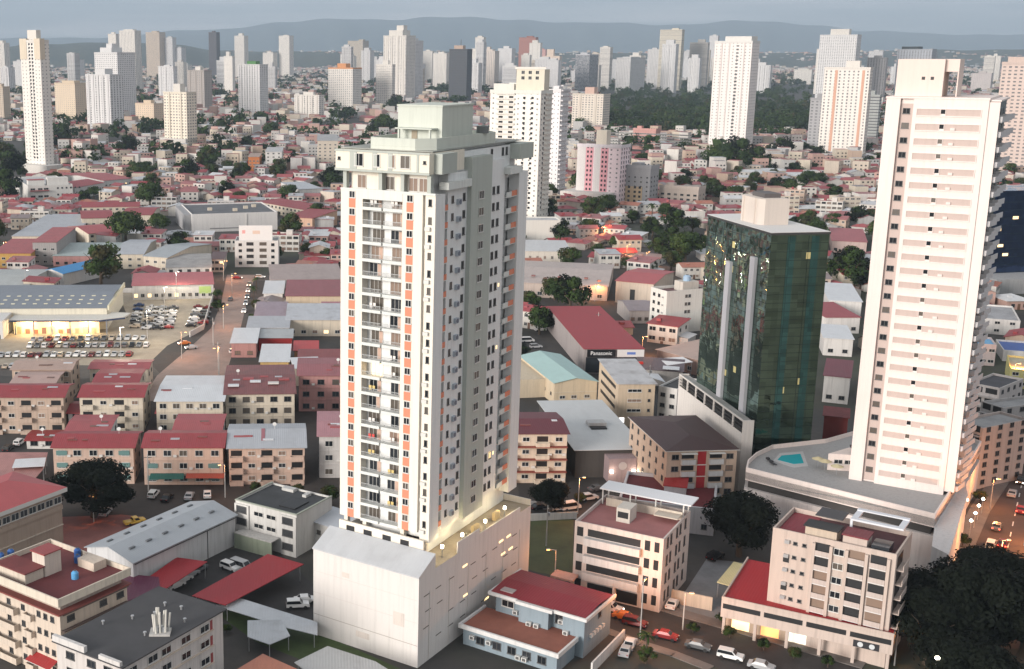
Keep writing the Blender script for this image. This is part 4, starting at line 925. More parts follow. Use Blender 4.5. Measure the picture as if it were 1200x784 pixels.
b.part('front_hall', MB().box(w - 62, w - 35, -15, -.05, 0, 6.6), wall((.76, .75, .73), .2)); b.part('roller_door', MB().box(w - 42, w - 36, -15.06, -15.003, 0, 1.6), BLK)
for k in range(3):
    ld = bpy.data.lights.new('showroom_glow', 'POINT'); ld.energy = 1800; ld.color = (1, .72, .38); ld.shadow_soft_size = .6
    lo = bpy.data.objects.new('canopy_light', ld); COL.objects.link(lo); lo.parent = b.root; lo.location = (w - 28 + 11 * k, -8.0, 4.5)
DEAL = b
def wallrun(label, px, hgt_, m, th=.3, name='boundary_wall'):
    pts = [P(x, y, 0) for x, y in px]; t = thing(name, label, 'wall', pts[0]); b = MB()
    for a, c in zip(pts, pts[1:]):
        dx, dy = c[0] - a[0], c[1] - a[1]; l = math.hypot(dx, dy); nx, ny = -dy / l * th, dx / l * th; ox, oy = pts[0][0], pts[0][1]
        b.prism([(a[0] - ox, a[1] - oy), (c[0] - ox, c[1] - oy), (c[0] - ox + nx, c[1] - oy + ny), (a[0] - ox + nx, a[1] - oy + ny)], 0, hgt_)
    b.build('wall', m, t); return t
wallrun('white boundary wall round the far end of the car lot', [(138, 343), (251, 343), (238, 386), (222, 395)], 2.0, WW)
wallrun('grey garden wall behind the grass lot right of the podium', [(612, 611), (676, 608)], 1.6, CONC)
wallrun('low white wall beside the blue-grey house', [(694, 790), (732, 750)], 2.0, WW)
wallrun('pale wall lit by a yellow lamp at the front of the parking yard', [(786, 706), (834, 716)], 2.6, wall((.62, .54, .44), .4))
b = Bld('shed', 'white shed with a bright blue roof beyond the car dealership', 'shed', (47, 318), (74, 321), (92, 305), 5.5); claim(b); b.gable(WW, sheet((.045, .26, .56), .15, name='blue_sheet'), 1.6, 'y', .3)
b = Bld('strip_mall', 'long low shop row with a red roof behind the car lot wall', 'shop', (155, 335), (250, 333), (250, 321), 6); claim(b); b.mono(WW, sheet((.40, .11, .12), .3), .8, 'b', .4); b.wins('f', 12, [1], 1.6, 1.6, 'wide', (1, 2), lit=.2); b.panel('f', b.w - 6, b.w - 1, 2.2, 5.2, plain((.45, .6, .2), .6), .06, 'green_sign')
b = Bld('superstore', 'large windowless white store with a dark grey flat roof', 'superstore', org=(-62, 690), w=50, d=52, ang=-8, h=10.5) if False else Bld('superstore', 'large windowless white store with a dark grey flat roof', 'superstore', (225, 251), (325, 248), (322, 236), 10.5); claim(b)
b.flat(wall((.74, .72, .70), .2), deck((.12, .125, .135), .4), .8); b.part('left_return', MB().box(-4, -.01, 4, b.d - 2, 0, 9.8), wall((.40, .40, .41), .3)); w = b.w
for x, y in ((12, 20), (26, 14), (34, 24), (40, 30)): b.unit(x, x + 2.5, y, y + 2, b.h - .8, b.h + .8, CREAM and CRW, 'roof_unit')
b.panel('f', 10, w - 8, 1.6, 2.2, plain((.2, .2, .2), .6), .05, 'dark_joint'); b.unit(w * .62, w * .64, -.3, -.01, 2, b.h - .8, WW, 'pilaster')
b = Bld('apartment_block', 'slim white four storey block with a blank sign board on its roof', 'apartment block', (275, 282), (326, 282), (326, 277), base=(300, 313, 282)); claim(b); b.d = max(b.d, 9)
b.flat(wall((.78, .76, .73), .2), DGREY and deck((.3, .3, .3)), .5); w = b.w
b.wins('f', [2.6, w - 2.6], [1.3, 4.3, 7.3, 10.2], 1.6, 1.3, 'dark', (0, 0)); 
for z in (1.0, 4, 7, 10): b.part('stair_opening', MB().box(-1.7, 1.7, -.03, .01, .4, 2.0), BLK, 'f', w * .35, z); b.part('stair_opening', MB().box(-1.7, 1.7, -.03, .01, .4, 2.0), GLASS[2], 'f', w * .65, z)
b.unit(2.0, w - 2.8, 1.5, 2.2, b.h - .49, b.h + 7.0, plain((.74, .72, .70), .6, name='sign_white'), 'sign_board')
b.panel('f', 3.5, 5.0, b.h + 3.2, b.h + 4.8, plain((.75, .35, .33), .7), -1.48, 'sign_mark', 0, 1.52); b.panel('f', 8.5, 12.0, b.h + 3.0, b.h + 4.6, plain((.7, .52, .42), .7), -1.48, 'sign_mark', 0, 1.52)
# ---- right of the tower, near
b = Bld('house', 'blue-grey two storey house with a dark red roof and white eaves at the bottom centre', 'house', (571.7, 693), (687.5, 726.5), (720, 695.7), 7.6); claim(b, 6)
BG = wall((.28, .35, .40), .3, 'blue_grey_render'); EV = wall((.74, .74, .73), .2); RR = sheet((.21, .010, .02), .25, name='dark_red_sheet'); w, d, h = b.w, b.d, b.h
b.part('wall', MB().box(.8, 6, 1.6, d - .4, 0, h - .55).box(6.001, 11.6, .3, d - .41, 0, h - .56).box(11.601, 14, 2.0, d - .42, 0, h - .55).box(14.001, w - .7, .9, d - .4, 0, h - .55), BG)
b.part('roof', MB().poly([(.3, .4, h - .1), (w - .4, .4, h - .1), (w - .4, d / 2, h + .45), (.3, d / 2, h + .45)]).poly([(.3, d / 2, h + .45), (w - .4, d / 2, h + .45), (w - .4, d - .3, h - .1), (.3, d - .3, h - .1)]), RR)
b.part('eaves', MB().box(0, 5.6, .0, .38, h - .55, h).box(5.601, 12.6, -.55, -.17, h - .55, h).box(5.601, 12.6, -.169, .38, h - .55, h - .12).box(12.601, w, -.0, .38, h - .55, h).box(w - .39, w, .381, d, h - .55, h).box(0, .29, .381, d, h - .55, h), EV)
b.part('lower_roof', MB().box(-1.2, w - 1.8, -7.0, 1.9, 3.3, 3.55), deck((.30, .11, .075), .4, 'rust_terrace')); b.part('lower_eaves', MB().box(-1.6, w - 1.4, -7.4, -7.01, 3.2, 3.95).box(w - 1.79, w - 1.4, -7.0, .29, 3.2, 3.95).box(-1.6, -1.21, -7.0, 1.9, 3.2, 3.95), EV)
b.part('lower_wall', MB().box(-1.0, w - 2.0, -6.6, .29, 0, 3.19), BG)
b.wins('f', [3.2], [4.9], 2.4, 1.3, 'wide', (0, 1), 1.6); b.wins('f', [12.8], [4.4], 1.4, 1.8, 'dark', (0,), 2.0); b.wins('r', [7], [5.2], 1.1, 1.1, 'dark', (0,), .7); b.wins('f', [2.4, 5.6, 8.4, 11.2, 14], [.9], 1.6, 1.4, 'dark', (0, 1), -6.6)
for x, y, z in ((4.9, 1.2, 4.2), (8.2, -.15, 3.56), (9.6, -.15, 3.56), (13.4, 1.5, 4.8), (14.8, .5, 3.56), (1.0, -7.0, 1.6), (4.2, -7.0, 1.6), (9.8, -7, .6), (11, -7, .6)):
    b.part('air_conditioner', MB().box(-.45, .45, -.3, .35, 0, .7).box(-.3, .3, -.33, -.301, .1, .6, 1), [plain((.62, .62, .6), .5, name='unit_casing'), DFRAME], None).location = (x, y, z)
for k in range(5): b.part('air_conditioner', MB().box(0, .4, -.4, .4, 0, .6), plain((.62, .62, .6), .5, name='unit_casing'), None).location = (w - .7, 3.5 + k * 1.2, 2.9)
b.part('skylight', MB().box(1.6, 4.0, 1.6, 3.2, h - .02, h + .18), plain((.34, .31, .31), .5))
b = Bld('office_block', 'white four storey office with a pink roof terrace under a white canopy', 'office block', (674, 610), (778, 632), (812, 599), base=(768, 717, 631)); claim(b)
PO = wall((.70, .62, .58), .35); w, d, h = b.w, b.d, b.h; b.flat(PO, deck((.34, .14, .135), .3, 'pink_terrace'), .7)
for k in range(4):
    z = .6 + k * 3.45
    if k: b.part('ribbon_opening', MB().box(2.6, w - 4.2, -.04, .01, z + .9, z + 2.3), BLK, 'f'); b.part('ribbon_balcony', MB().box(2.2, w - 4.0, -1.1, -.05, z - .7, z + .75), wall((.66, .64, .63), .3), 'f')
    else: b.part('shop_opening', MB().box(3, w - 4.2, -.04, .01, .3, 2.6), BLK, 'f')
    b.part('side_opening', MB().box(.5, 1.7, -.04, .01, z + .6, z + 2.4), BLK, 'f'); b.part('side_opening', MB().box(w - 3.4, w - 2.4, -.04, .01, z + .6, z + 2.5).box(w - 1.6, w - .7, -.04, .01, z + .6, z + 2.5), GLASS[1], 'f')
    b.wins('r', [2.5, 4.6, 8.2, 10.3, 13.5], [z + .9], .9, 2.0, 'dark', (0, 1, 1))
b.part('entrance_canopy', MB().box(-3.2, 1.2, -3.2, -.01, 3.4, 3.75), wall((.66, .40, .33), .3)); 
for x in (-2.9, .8): b.part('canopy_column', MB().box(x, x + .4, -3.0, -2.6, 0, 3.39), wall((.66, .40, .33), .3))
b.part('pillar', MB().box(w * .5 - .2, w * .5 + .2, -1.12, -.05, .2, 4.0), PO)
b.unit(6.0, 8.6, 5.5, 9.5, h - .69, h + 2.1, wall((.72, .67, .6), .3), 'stair_house'); b.part('stair_door', MB().box(6.3, 8.3, 5.44, 5.49, h + .2, h + 1.4), BLK)
b.part('roof_room', MB().box(1.5, w - .4, d - 4.2, d - 3.9, h - .69, h + .9).box(w - 5, w - .5, d - 7, d - 4.3, h + .3, h + .5), wall((.7, .62, .52), .3))
b.part('roof_canopy', MB().box(.2, w + 1.2, d - 4.5, d + .6, h + 2.5, h + 2.75), plain((.74, .75, .77), .6, name='canopy_white'))
for x in (.5, 6, 11, w - .5):
    for y in (d - 3.8, d - .4): b.part('canopy_post', MB().box(x, x + .25, y, y + .25, h - .69, h + 2.497), FRAME)
b = Bld('apartment_block', 'pinkish tan apartment block of seven storeys rising from a red roofed shop podium', 'apartment block', (906, 618), (1051, 650), (1083, 626), base=(901, 742, 616)); claim(b)
TN = wall((.60, .50, .44), .3, 'tan_render'); w, d, h = b.w, b.d, b.h
b.flat(TN, deck((.10, .035, .04), .6), .9)
b.part('roof_red', MB().box(.4, 5, .4, d - .4, h - .89, h - .8), sheet((.22, .02, .035), .3)); b.part('roof_shelter', MB().box(4.8, 10.5, .5, 4.0, h + 1.3, h + 1.5).box(5.1, 10.2, .8, 3.8, h - .88, h + 1.29, 1), [BLK, wall((.6, .5, .4), .3)])
b.part('roof_shelter', MB().box(11, 15.2, .6, 4.6, h + 1.1, h + 1.35).box(11.2, 15, .8, 4.4, h - .88, h + 1.09, 1), [sheet((.16, .02, .03), .3), TN]); b.part('roof_shelter', MB().box(5.5, 10.0, 5, 9.5, h + 1.9, h + 2.05), plain((.05, .05, .055), .6))
b.part('roof_frame', MB().box(11, w - .4, 6, 7.0, h + 2.0, h + 2.3).box(11, 12, 7.001, d - .5, h + 2, h + 2.3).box(w - 1.4, w - .4, 7.001, d - .5, h + 2, h + 2.3).box(11, w - .4, d - 1.5, d - .51, h + 2.301, h + 2.5).box(11, 11.4, 6, 6.4, h - .88, h + 1.99), plain((.62, .64, .68), .6, name='frame_white'))
b.part('roof_room', MB().box(15.6, w - 1.4, 1, 4.5, h - .88, h + .4), GLASS[1])
for k in range(5):
    z = 6.8 + k * 2.55
    b.wins('f', [3.9, 5.4], [z + .9], .7, .6, 'dark', (0,)); b.part('air_conditioner', MB().box(-.4, .4, -.5, -.002, 0, .6), STEEL, 'f', 2.6, z + 1.0)
    if k % 2: b.part('dark_opening', MB().box(-.5, .5, -.04, .01, 0, 1.0), BLK, 'f', 2.6, z)
    for x in (8.3, 13.8, 17.2):
        o = MB().box(-1.25, 1.25, -.03, .01, .15, 2.3, 0); b.part('balcony_opening', o, R.choice([BLK, BLK, GLASS[3]]), 'f', x, z)
        b.part('balcony', MB().box(-1.3, 1.3, -.5, -.031, 0, .14).box(-1.3, 1.3, -.5, -.42, .141, 1.0, 1), [EV, wall((.58, .50, .46), .3)], 'f', x, z)
    b.wins('f', [11.0], [z + .8], 1.7, 1.2, 'wide', (1, 0, 2))
    b.part('side_balcony', MB().box(1, 5.5, -1.1, 0, 0, .15).box(1, 5.5, -1.1, -1.0, .151, 1.0), TN, 'r', 0, z); b.part('dark_opening', MB().box(1.2, 5.3, -.04, .01, .2, 2.3), BLK, 'r', 0, z)
for x in (7.0, 9.8, 12.3, 15.4, 18.8): b.part('pier', MB().box(x - .25, x + .25, -.55, -.002, 6.2, h - 1.0), TN, 'f')
TANB = b
b = Bld('shop_podium', 'long shop building with bright red flat roof below the pinkish tan apartment block', 'shop', (846, 699), (1048, 743), (904, 653), h=7.0, side='l'); claim(b, 3)
w, d, h = b.w, b.d, b.h; b.part('wall', MB().box(0, w, 0, d - 2, 3.2, h - .6, 0), wall((.62, .52, .46), .3)); b.part('roof', MB().box(.25, w - .25, .25, d - 2.2, h - .597, h - .4), sheet((.36, .010, .016), .12, .6, 'red_deck'))
b.part('parapet', MB().box(0, w, 0, .24, h - .59, h).box(0, .24, .241, d - 2, h - .59, h), wall((.60, .50, .44), .3))
for k in range(4): b.part('ribbon_window', MB().box(-w / 8 + .3, w / 8 - .3, -.04, .01, 4.9, 5.8), BLK, 'f', w * (k + .5) / 4)
b.part('shop_wall', MB().box(.5, w - .5, 2.6, 2.8, 0, 3.19), wall((.52, .40, .30), .3))
for k, x in enumerate((3, 8, 12.5, 17, 21.5, 25.5)): b.part('shop_window', MB().box(-1.5, 1.5, -.05, .01, .3, 2.6), [LITWIN, plain((1, .35, .12), .5, 0, 1.0, 'orange_shop'), plain((.8, .8, .7), .5, 0, .5, 'pale_shop'), LITWIN, BLK, BLK][k], 'f', x, 0, 2.6)
for k in range(6): b.part('shop_column', MB().box(-.25, .25, -.25, .25, 0, 3.197), wall((.62, .52, .46), .3), None).location = (.6 + (w - 1.2) * k / 5, .4, 0)
b.part('shop_sign', MB().box(-2, 2, -.1, .0, 3.3, 4.5), plain((.03, .03, .035), .4), 'f', w - 4)
for x, lb in ((w - 4.9, ''), (w - 3.1, '')): b.part('shop_emblem', MB().tube((x, -.12, 3.9), (x, -.16, 3.9), .45, .45, 12), plain((.55, .58, .6), .5), 'f')
canopy('pale yellow lit awning beside the red shop roof', [(840, 682), (860, 658), (884, 664), (868, 690)], 3.2, sheet((.62, .55, .30), .2), 'awning')
b = Bld('apartment_block', 'tan block with a dark maroon hipped roof and a red stair panel', 'apartment block', (782, 529), (864, 527), (769, 489), h=14.0, side='l'); claim(b)
b.hip(wall((.60, .46, .36), .35), sheet((.055, .022, .022), .5, name='maroon_tiles'), 1.0, .5, .15); w, d, h = b.w, b.d, b.h
b.panel('f', w * .44, w * .56, 0, h - .1, plain((.34, .015, .02), .6), .06, 'red_stair_panel'); b.part('white_trim', MB().box(w * .43, w * .57, -.1, -.061, 7.9, 8.1).box(w * .43, w * .57, -.1, -.061, 10.6, 10.8), FRAME, 'f')
for k in range(5):
    z = k * 2.75 + 1; b.wins('f', [w * .12, w * .9], [z], 1.6, 1.2, 'dark', (0, 3)); b.wins('l', 6, [z], 1.0, 1.2, 'dark', (0, 0))
    for x in (.3, .7): b.balcony('f', w * x - 1.6, w * x + 1.6, z - .9, .8, wall((.6, .6, .6), .3), 1.0); b.part('dark_opening', MB().box(-1.4, 1.4, -.03, .01, .2, 1.3), BLK, 'f', w * x, z)
[b.part('white_awning', MB().box(-1.8, 1.8, -1.2, 0, h - .5, h - .38), FRAME, 'f', w * q) for q in (.3, .7)]
b = Bld('house', 'flat house with white parapets round a maroon deck and a red stair box', 'house', (725, 584), (838, 597), (868, 566), 6.0); claim(b)
w, d, h = b.w, b.d, b.h; b.flat(wall((.62, .62, .64), .3), deck((.13, .018, .022), .35, 'maroon_deck'), .7, .5); b.unit(w * .45, w * .68, d * .35, d * .8, h - .69, h + 1.7, wall((.52, .52, .55), .3), 'stair_house', sheet((.34, .02, .02), .2)); b.wins('r', 4, [1.2], 1.2, 3.0, 'dark', (0, 0)); b.wins('f', 5, [1.2], 1.2, 1.2, 'dark', (0, 0))
b = Bld('supermarket', 'large plain grey sheet roof with a mauve entrance block and two wall lamps', 'store', (675, 527.5), (755, 526), (703, 474), 7.0); claim(b)
w, d, h = b.w, b.d, b.h; b.mono(wall((.08, .075, .07), .4), sheet((.52, .535, .54), .15, name='pale_sheet'), 1.0, 'b', .6); b.part('entrance_block', MB().box(w * .42, w * .82, -4.0, -.02, 0, h - 1), wall((.36, .28, .29), .3, 'mauve_render')); b.part('round_emblem', MB().tube((w * .62, -4.03, 4.2), (w * .62, -4.07, 4.2), 1.0, 1.0, 20), plain((.42, .38, .38), .6), None)  # shade of the open front put into a near-black wall colour
b.part('roof_unit', MB().box(w * .45, w * .72, d * .42, d * .5, h + .6, h + 1.7).box(w * .46, w * .7, d * .37, d * .419, h + .55, h + .9, 1), [wall((.5, .5, .5), .3), BLK])
for x in (.46, .78):
    t_ = b.part('wall_lamp', MB().box(w * x - .35, w * x + .35, -4.5, -4.01, 2.6, 3.2), LAMP_W); ld = bpy.data.lights.new('wall_glow', 'POINT'); ld.energy = 90; ld.color = (1, .8, .6); ld.shadow_soft_size = .3
    lo = bpy.data.objects.new('lamp_glow', ld); COL.objects.link(lo); lo.parent = t_; lo.location = (w * x, -5.2, 3.0)
b = walkup('cream four storey block with dark red roof and rust stained galleries right of the tower', (588, 508), (665, 508), (652, 484), (663, 566, 508), wall((.70, .60, .48), .4), sheet((.12, .015, .025), .3), 4, 'balc', 1.0, axis='x')
for k in range(1, 4): b.slab('f', 0, b.w, k * b.h / 4 + .02, 1.3, plain((.25, .06, .04), .8, name='rust_slab'), .14, 'gallery_slab')
b = Bld('hall', 'cream hall with a pale aqua gabled roof', 'hall', (650, 449), (700, 447), (640, 416), base=(650, 474, 449), side='l'); claim(b); b.gable(wall((.70, .58, .42), .3), sheet((.36, .52, .50), .15, name='aqua_sheet'), 1.3, 'y', .4); b.wins('f', [2.5, 6, 10], [1.6], 1.7, 1.0, 'wide', (1, 2)); b.wins('l', 6, [2.2], 1.0, .9, 'dark')
b.part('wing', MB().box(-9, -.01, 8, 8.2, 0, 5.6).box(-9, -.01, 8.201, b.d, 0, 5.5), wall((.66, .56, .42), .3)); b.slab('f', 0, b.w, 3.6, .12, CRW, .15, 'ledge')
b = Bld('apartment_block', 'beige five storey block with a mottled grey roof and horizontal slit windows', 'apartment block', (725, 450), (768, 450), (695, 425), base=(726, 500, 450), side='l'); claim(b)
b.mono(wall((.62, .50, .37), .35), sheet((.50, .50, .51), .9, name='mottled_sheet'), .9, 'b', .5); w, d, h = b.w, b.d, b.h
for z in (4.2, 7, 9.8): b.wins('f', [w * .45], [z], 3.8, .9, 'wide', (0, 3)); b.wins('f', [w * .85], [z + .1], .7, .8, 'dark'); b.panel('l', 3, d - 3, z, z + 1.0, BLK, .04, 'slit_window')
b.panel('f', .6, 2.0, 1.2, 2.6, plain((.8, .8, .8), .5, 0, 1.2, 'pale_sign'), .1, 'lit_sign')
b = Bld('electronics_store', 'long store with a plain red sheet roof and a black name sign on its front', 'store', (685, 409), (754, 409), (650, 361), 8.0, side='l'); claim(b)
b.mono(wall((.40, .36, .35), .5), sheet((.30, .02, .028), .2, name='red_sheet'), .5, 'b', .4); w, d, h = b.w, b.d, b.h
sg = b.part('name_sign', MB().box(-.0, 9.0, -.5, -.42, h - 2.5, h - .1), plain((.012, .012, .014), .4, name='sign_black'), 'f', .8); b.part('blue_lettered_sign', MB().box(9.6, w - .6, -.5, -.42, h - 2.5, h - .1), plain((.66, .64, .62), .5, name='sign_white'), 'f', .8)
def text(parent, s, size, loc, m, rz=0, name='lettering'):
    c = bpy.data.curves.new(name, 'FONT'); c.body = s; c.size = size; c.extrude = .03; c.align_x = 'CENTER'; c.align_y = 'CENTER'
    o = bpy.data.objects.new(name, c); dg = bpy.context.evaluated_depsgraph_get(); COL.objects.link(o); bpy.context.view_layer.update()
    me = bpy.data.meshes.new_from_object(o.evaluated_get(bpy.context.evaluated_depsgraph_get())); bpy.data.objects.remove(o); me.materials.clear(); me.materials.append(m)
    q = bpy.data.objects.new(name, me); COL.objects.link(q); q.parent = parent; q.location = loc; q.rotation_euler = (math.pi / 2, 0, rz); return q
text(b.root, 'Panasonic', 1.75, (5.3, -.56, h - 1.3), plain((.8, .8, .8), .5, name='letter_white'))
b.part('blue_mark', MB().box(13.5, 16.2, -.54, -.501, h - 1.7, h - .9), plain((.12, .2, .5), .5), 'f'); b.part('shop_front', MB().box(.6, w - .6, -.06, .01, .2, h - 2.7), GLASS[1], 'f')
b.part('red_pylon', MB().box(w - 4, w - 2.2, -9, -8, 0, 6), plain((.5, .03, .02), .5)); b.part('forecourt_roof', MB().box(w - 8, w + 8, -7.5, -.6, 3.2, 3.5), plain((.42, .06, .03), .6))
b = Bld('apartment_block', 'narrow white six storey block with a cluttered roof left of the green glass tower', 'apartment block', (763, 336), (782, 341.5), (824, 334), base=(782, 391, 341)); claim(b)
b.flat(wall((.76, .75, .70), .3), deck((.12, .05, .05), .6), 1.0); w, d, h = b.w, b.d, b.h
for k in range(5): b.wins('f', [2.2, 5.2], [1.4 + k * 2.9], 1.3, 1.2, 'dark', (0,)); b.wins('r', [8.5, 9.9], [1.4 + k * 2.9], 1.0, 1.1, 'dark', (1, 2)); b.part('air_conditioner', MB().box(-.4, .4, -.4, 0, 0, .5), STEEL, 'f', 7.6, 1.5 + k * 2.9)
b.unit(3, 8, 8, 15, h - .99, h + 2.5, wall((.62, .58, .52), .4), 'roof_room', None); q = b.world(5.5, 11.5); tank(q[0], q[1], h + 2.51, 'large pale blue water tank on top of the narrow white block', (.30, .42, .55)).scale = (2.2, 2.2, 1.5)
b = Bld('hall', 'very wide low hall with a faded tan sheet roof', 'hall', (590, 330), (712, 336), (735, 311), 6.0); claim(b); b.gable(wall((.60, .50, .44), .3), sheet((.46, .39, .36), .35), 2.0, 'x', .4); b.wins('f', 7, [1], 2, 1.6, 'wide', (1, 2), lit=.25)
for k in range(7): b.part('roof_vent', MB().box(-.8, .8, -.8, .8, 0, .5), plain((.22, .1, .09), .7), None).location = (6 + k * 5.5, 4.2 + 5 * (k % 2), 7.3)
b = Bld('hall', 'cream warehouse with a red arched roof next to the tan hall', 'hall', (722, 329), (766, 333), (784, 318), 9.0); claim(b); b.gable(wall((.66, .56, .46), .3), sheet((.40, .085, .09), .2), 1.3, 'x', .5); b.panel('f', 6, 8, 0, 6, BLK, .05, 'door_opening')
b = Bld('house', 'pair of grey roofed cottages between the red store and the white block', 'house', (738, 364), (770, 364), (768, 352), 5); claim(b); b.gable(wall((.5, .46, .44), .4), sheet((.26, .22, .23), .4), 1.6, 'x', .5); b.wins('f', 4, [1.2], 1.4, 1.2, 'dark')
b = Bld('white_hall', 'plain white block at the foot of the white tower right of the central tower', 'hall', (600, 258), (657, 258), (657, 254), base=(640, 286, 258)); claim(b); b.d = 14; b.flat(wall((.78, .76, .70), .15), deck((.5, .5, .5)), .5)
b = Bld('store', 'white low store with a pale grey roof below the plain white block', 'store', (600, 294), (669, 295), (669, 284), 6); claim(b); b.mono(wall((.72, .66, .58), .2), sheet((.54, .55, .56), .2), .8, 'b', .3); b.wins('f', 8, [2.2], 1.2, 1.6, 'wide', (2, 3))
b = Bld('car_park', 'low roof and dark carports left of the white store front', 'shop', (745, 432), (800, 436), (806, 424), 5); claim(b); b.mono(wall((.4, .38, .36), .4), sheet((.10, .07, .08), .6), .4, 'b', .4); b.part('white_sheet', MB().box(8, b.w - 1, -1, 3, 5.7, 5.85), LT)
b = Bld('shop', 'white walled flats beside the beige five storey block', 'apartment block', (772, 452), (794, 456), (794, 440), 10.0); claim(b); b.flat(WW, deck((.06, .06, .06)), .5); b.wins('f', 2, [1.2, 4.2, 7.2], 1.4, 1.1, 'dark', (0,)); b.wins('r', 3, [1.2, 4.2, 7.2], 1.2, 1.1, 'dark', (0,))
b = Bld('shop', 'beige roofed shops with a pink gutter right of the red store', 'shop', (770, 410), (826, 424), (832, 395), 5); claim(b); b.mono(wall((.5, .34, .28), .3), sheet((.44, .33, .28), .35), .6, 'b', .5); b.wins('f', 5, [1], 1.6, 1.4, 'wide', (1,), lit=.5)
canopy('white curved forecourt roof below the red store', [(772, 420), (800, 418), (812, 424), (782, 428)], 5.5, plain((.72, .72, .72), .6), 'canopy')
canopy('pale sheet roof beside the red gutter shops', [(780, 448), (760, 441), (748, 430), (760, 425)], 4.0, LT, 'shed_roof')
# right edge, behind the pink-white tower
b = Bld('office_tower', 'dark blue glass office block at the right edge', 'office block', (1166, 224), (1240, 222), (1240, 214), base=(1180, 338, 224)); claim(b)
b.part('wall', MB().box(0, b.w, 0, 20, 0, b.h), mirror((.06, .10, .22), 'blue_mirror_glass'))
mu = MB()
for k in range(int(b.h / 3.4)): mu.box(0, b.w, -.06, .01, 3.4 * k - .06, 3.4 * k + .06)
b.part('mullions', mu, DM, 'f')
for x, z in ((6, 18), (9, 14), (4, 25), (12, 30)): b.part('lit_office', MB().box(-1.4, 1.4, -.03, .01, 0, 1.2), LITWIN, 'f', x, z)
b.part('podium', MB().box(-6, b.w, -14, -.01, 0, 6.5), wall((.42, .42, .42), .4))
for i, (lb, A, B, C, base, wm, rm, fl) in enumerate((
    ('grey-white low office behind the dark balcony side of the tall slab', (1143, 372), (1196, 376), (1205, 360), (1150, 392, 374), WW, deck((.35, .35, .36)), 2),
    ('low store with a bright blue roof stripe behind the tall slab', (1140, 402), (1168, 404), (1172, 396), (1150, 428, 403), wall((.62, .52, .5), .3), sheet((.14, .38, .62), .2), 2),
    ('white store with a dark blue front at the right edge', (1176, 410), (1230, 414), (1230, 402), (1180, 424, 411), WW, sheet((.04, .10, .34), .2), 1),
    ('pinkish apartment block with dark open balconies right of the tall slab', (1118, 492), (1152, 502), (1166, 480), (1130, 568, 497), wall((.54, .46, .42), .4), deck((.3, .3, .3)), 7),
    ('grey block with stacked balconies near the avenue', (1150, 470), (1176, 478), (1192, 452), (1165, 545, 475), wall((.48, .46, .45), .4), deck((.3, .3, .3)), 6),
    ('low white flats between the blue roofed store and the avenue', (1136, 448), (1172, 455), (1180, 440), (1150, 486, 450), wall((.6, .56, .54), .4), deck((.06, .06, .07)), 3),
    ('yellow lit corner shop by the avenue', (1184, 432), (1225, 436), (1225, 420), (1190, 455, 433), wall((.62, .58, .25), .3), deck((.4, .4, .3)), 2))):
    b = Bld('apartment_block' if fl > 2 else 'store', lb, 'apartment block' if fl > 2 else 'store', A, B, C, base=base); claim(b); b.flat(wm, rm, .6); fh = b.h / fl
    for k in range(fl):
        if fl > 2:
            b.part('balcony_opening', MB().box(.6, b.w * .45, -.03, .01, k * fh + .9, k * fh + 2.4).box(b.w * .55, b.w - .6, -.03, .01, k * fh + .9, k * fh + 2.4), BLK, 'f'); b.slab('f', .3, b.w - .3, k * fh + .1, 1.0, wm, .15)
            b.wins('r', max(2, int(b.d / 4)), [k * fh + 1], 1.4, 1.2, 'dark', (0, 1))
        else: b.wins('f', max(3, int(b.w / 4)), [k * fh + 1], 1.8, 1.1, 'wide', (0, 1)); 
# between glass tower and slab
for (lb, A, B, C, h, wm, rm) in (
    ('blank dark red wall panel between the glass tower and the tall slab', (966, 487), (994, 490), (994, 482), 13, plain((.20, .035, .03), .8, name='red_wall'), deck((.2, .05, .05))),
    ('white garage with a maroon roof seen between the two tall buildings', (966, 440), (996, 443), (996, 425), 8, WW, sheet((.16, .03, .045), .4)),
    ('white roofed store seen between the two tall buildings', (972, 352), (1010, 354), (1010, 335), 7, WW, LT),
    ('red roofed store right of the glass tower top', (975, 282), (1016, 284), (1016, 270), 6, wall((.6, .46, .42), .3), sheet((.36, .09, .10), .3)),
    ('maroon roofed house right of the glass tower', (968, 372), (1008, 372), (1005, 356), 6, WW, sheet((.30, .05, .06), .3)),
    ('white sheet roofed shed below the maroon roofed house', (966, 396), (1000, 398), (1000, 384), 6, WW, LT)):
    b = Bld('store', lb, 'store', A, B, C, h); claim(b); b.mono(wm, rm, .5, 'b', .4); 
    if 'panel' not in lb: b.wins('f', max(2, int(b.w / 4)), [1.2], 1.6, 1.2, 'dark', (0, 1))
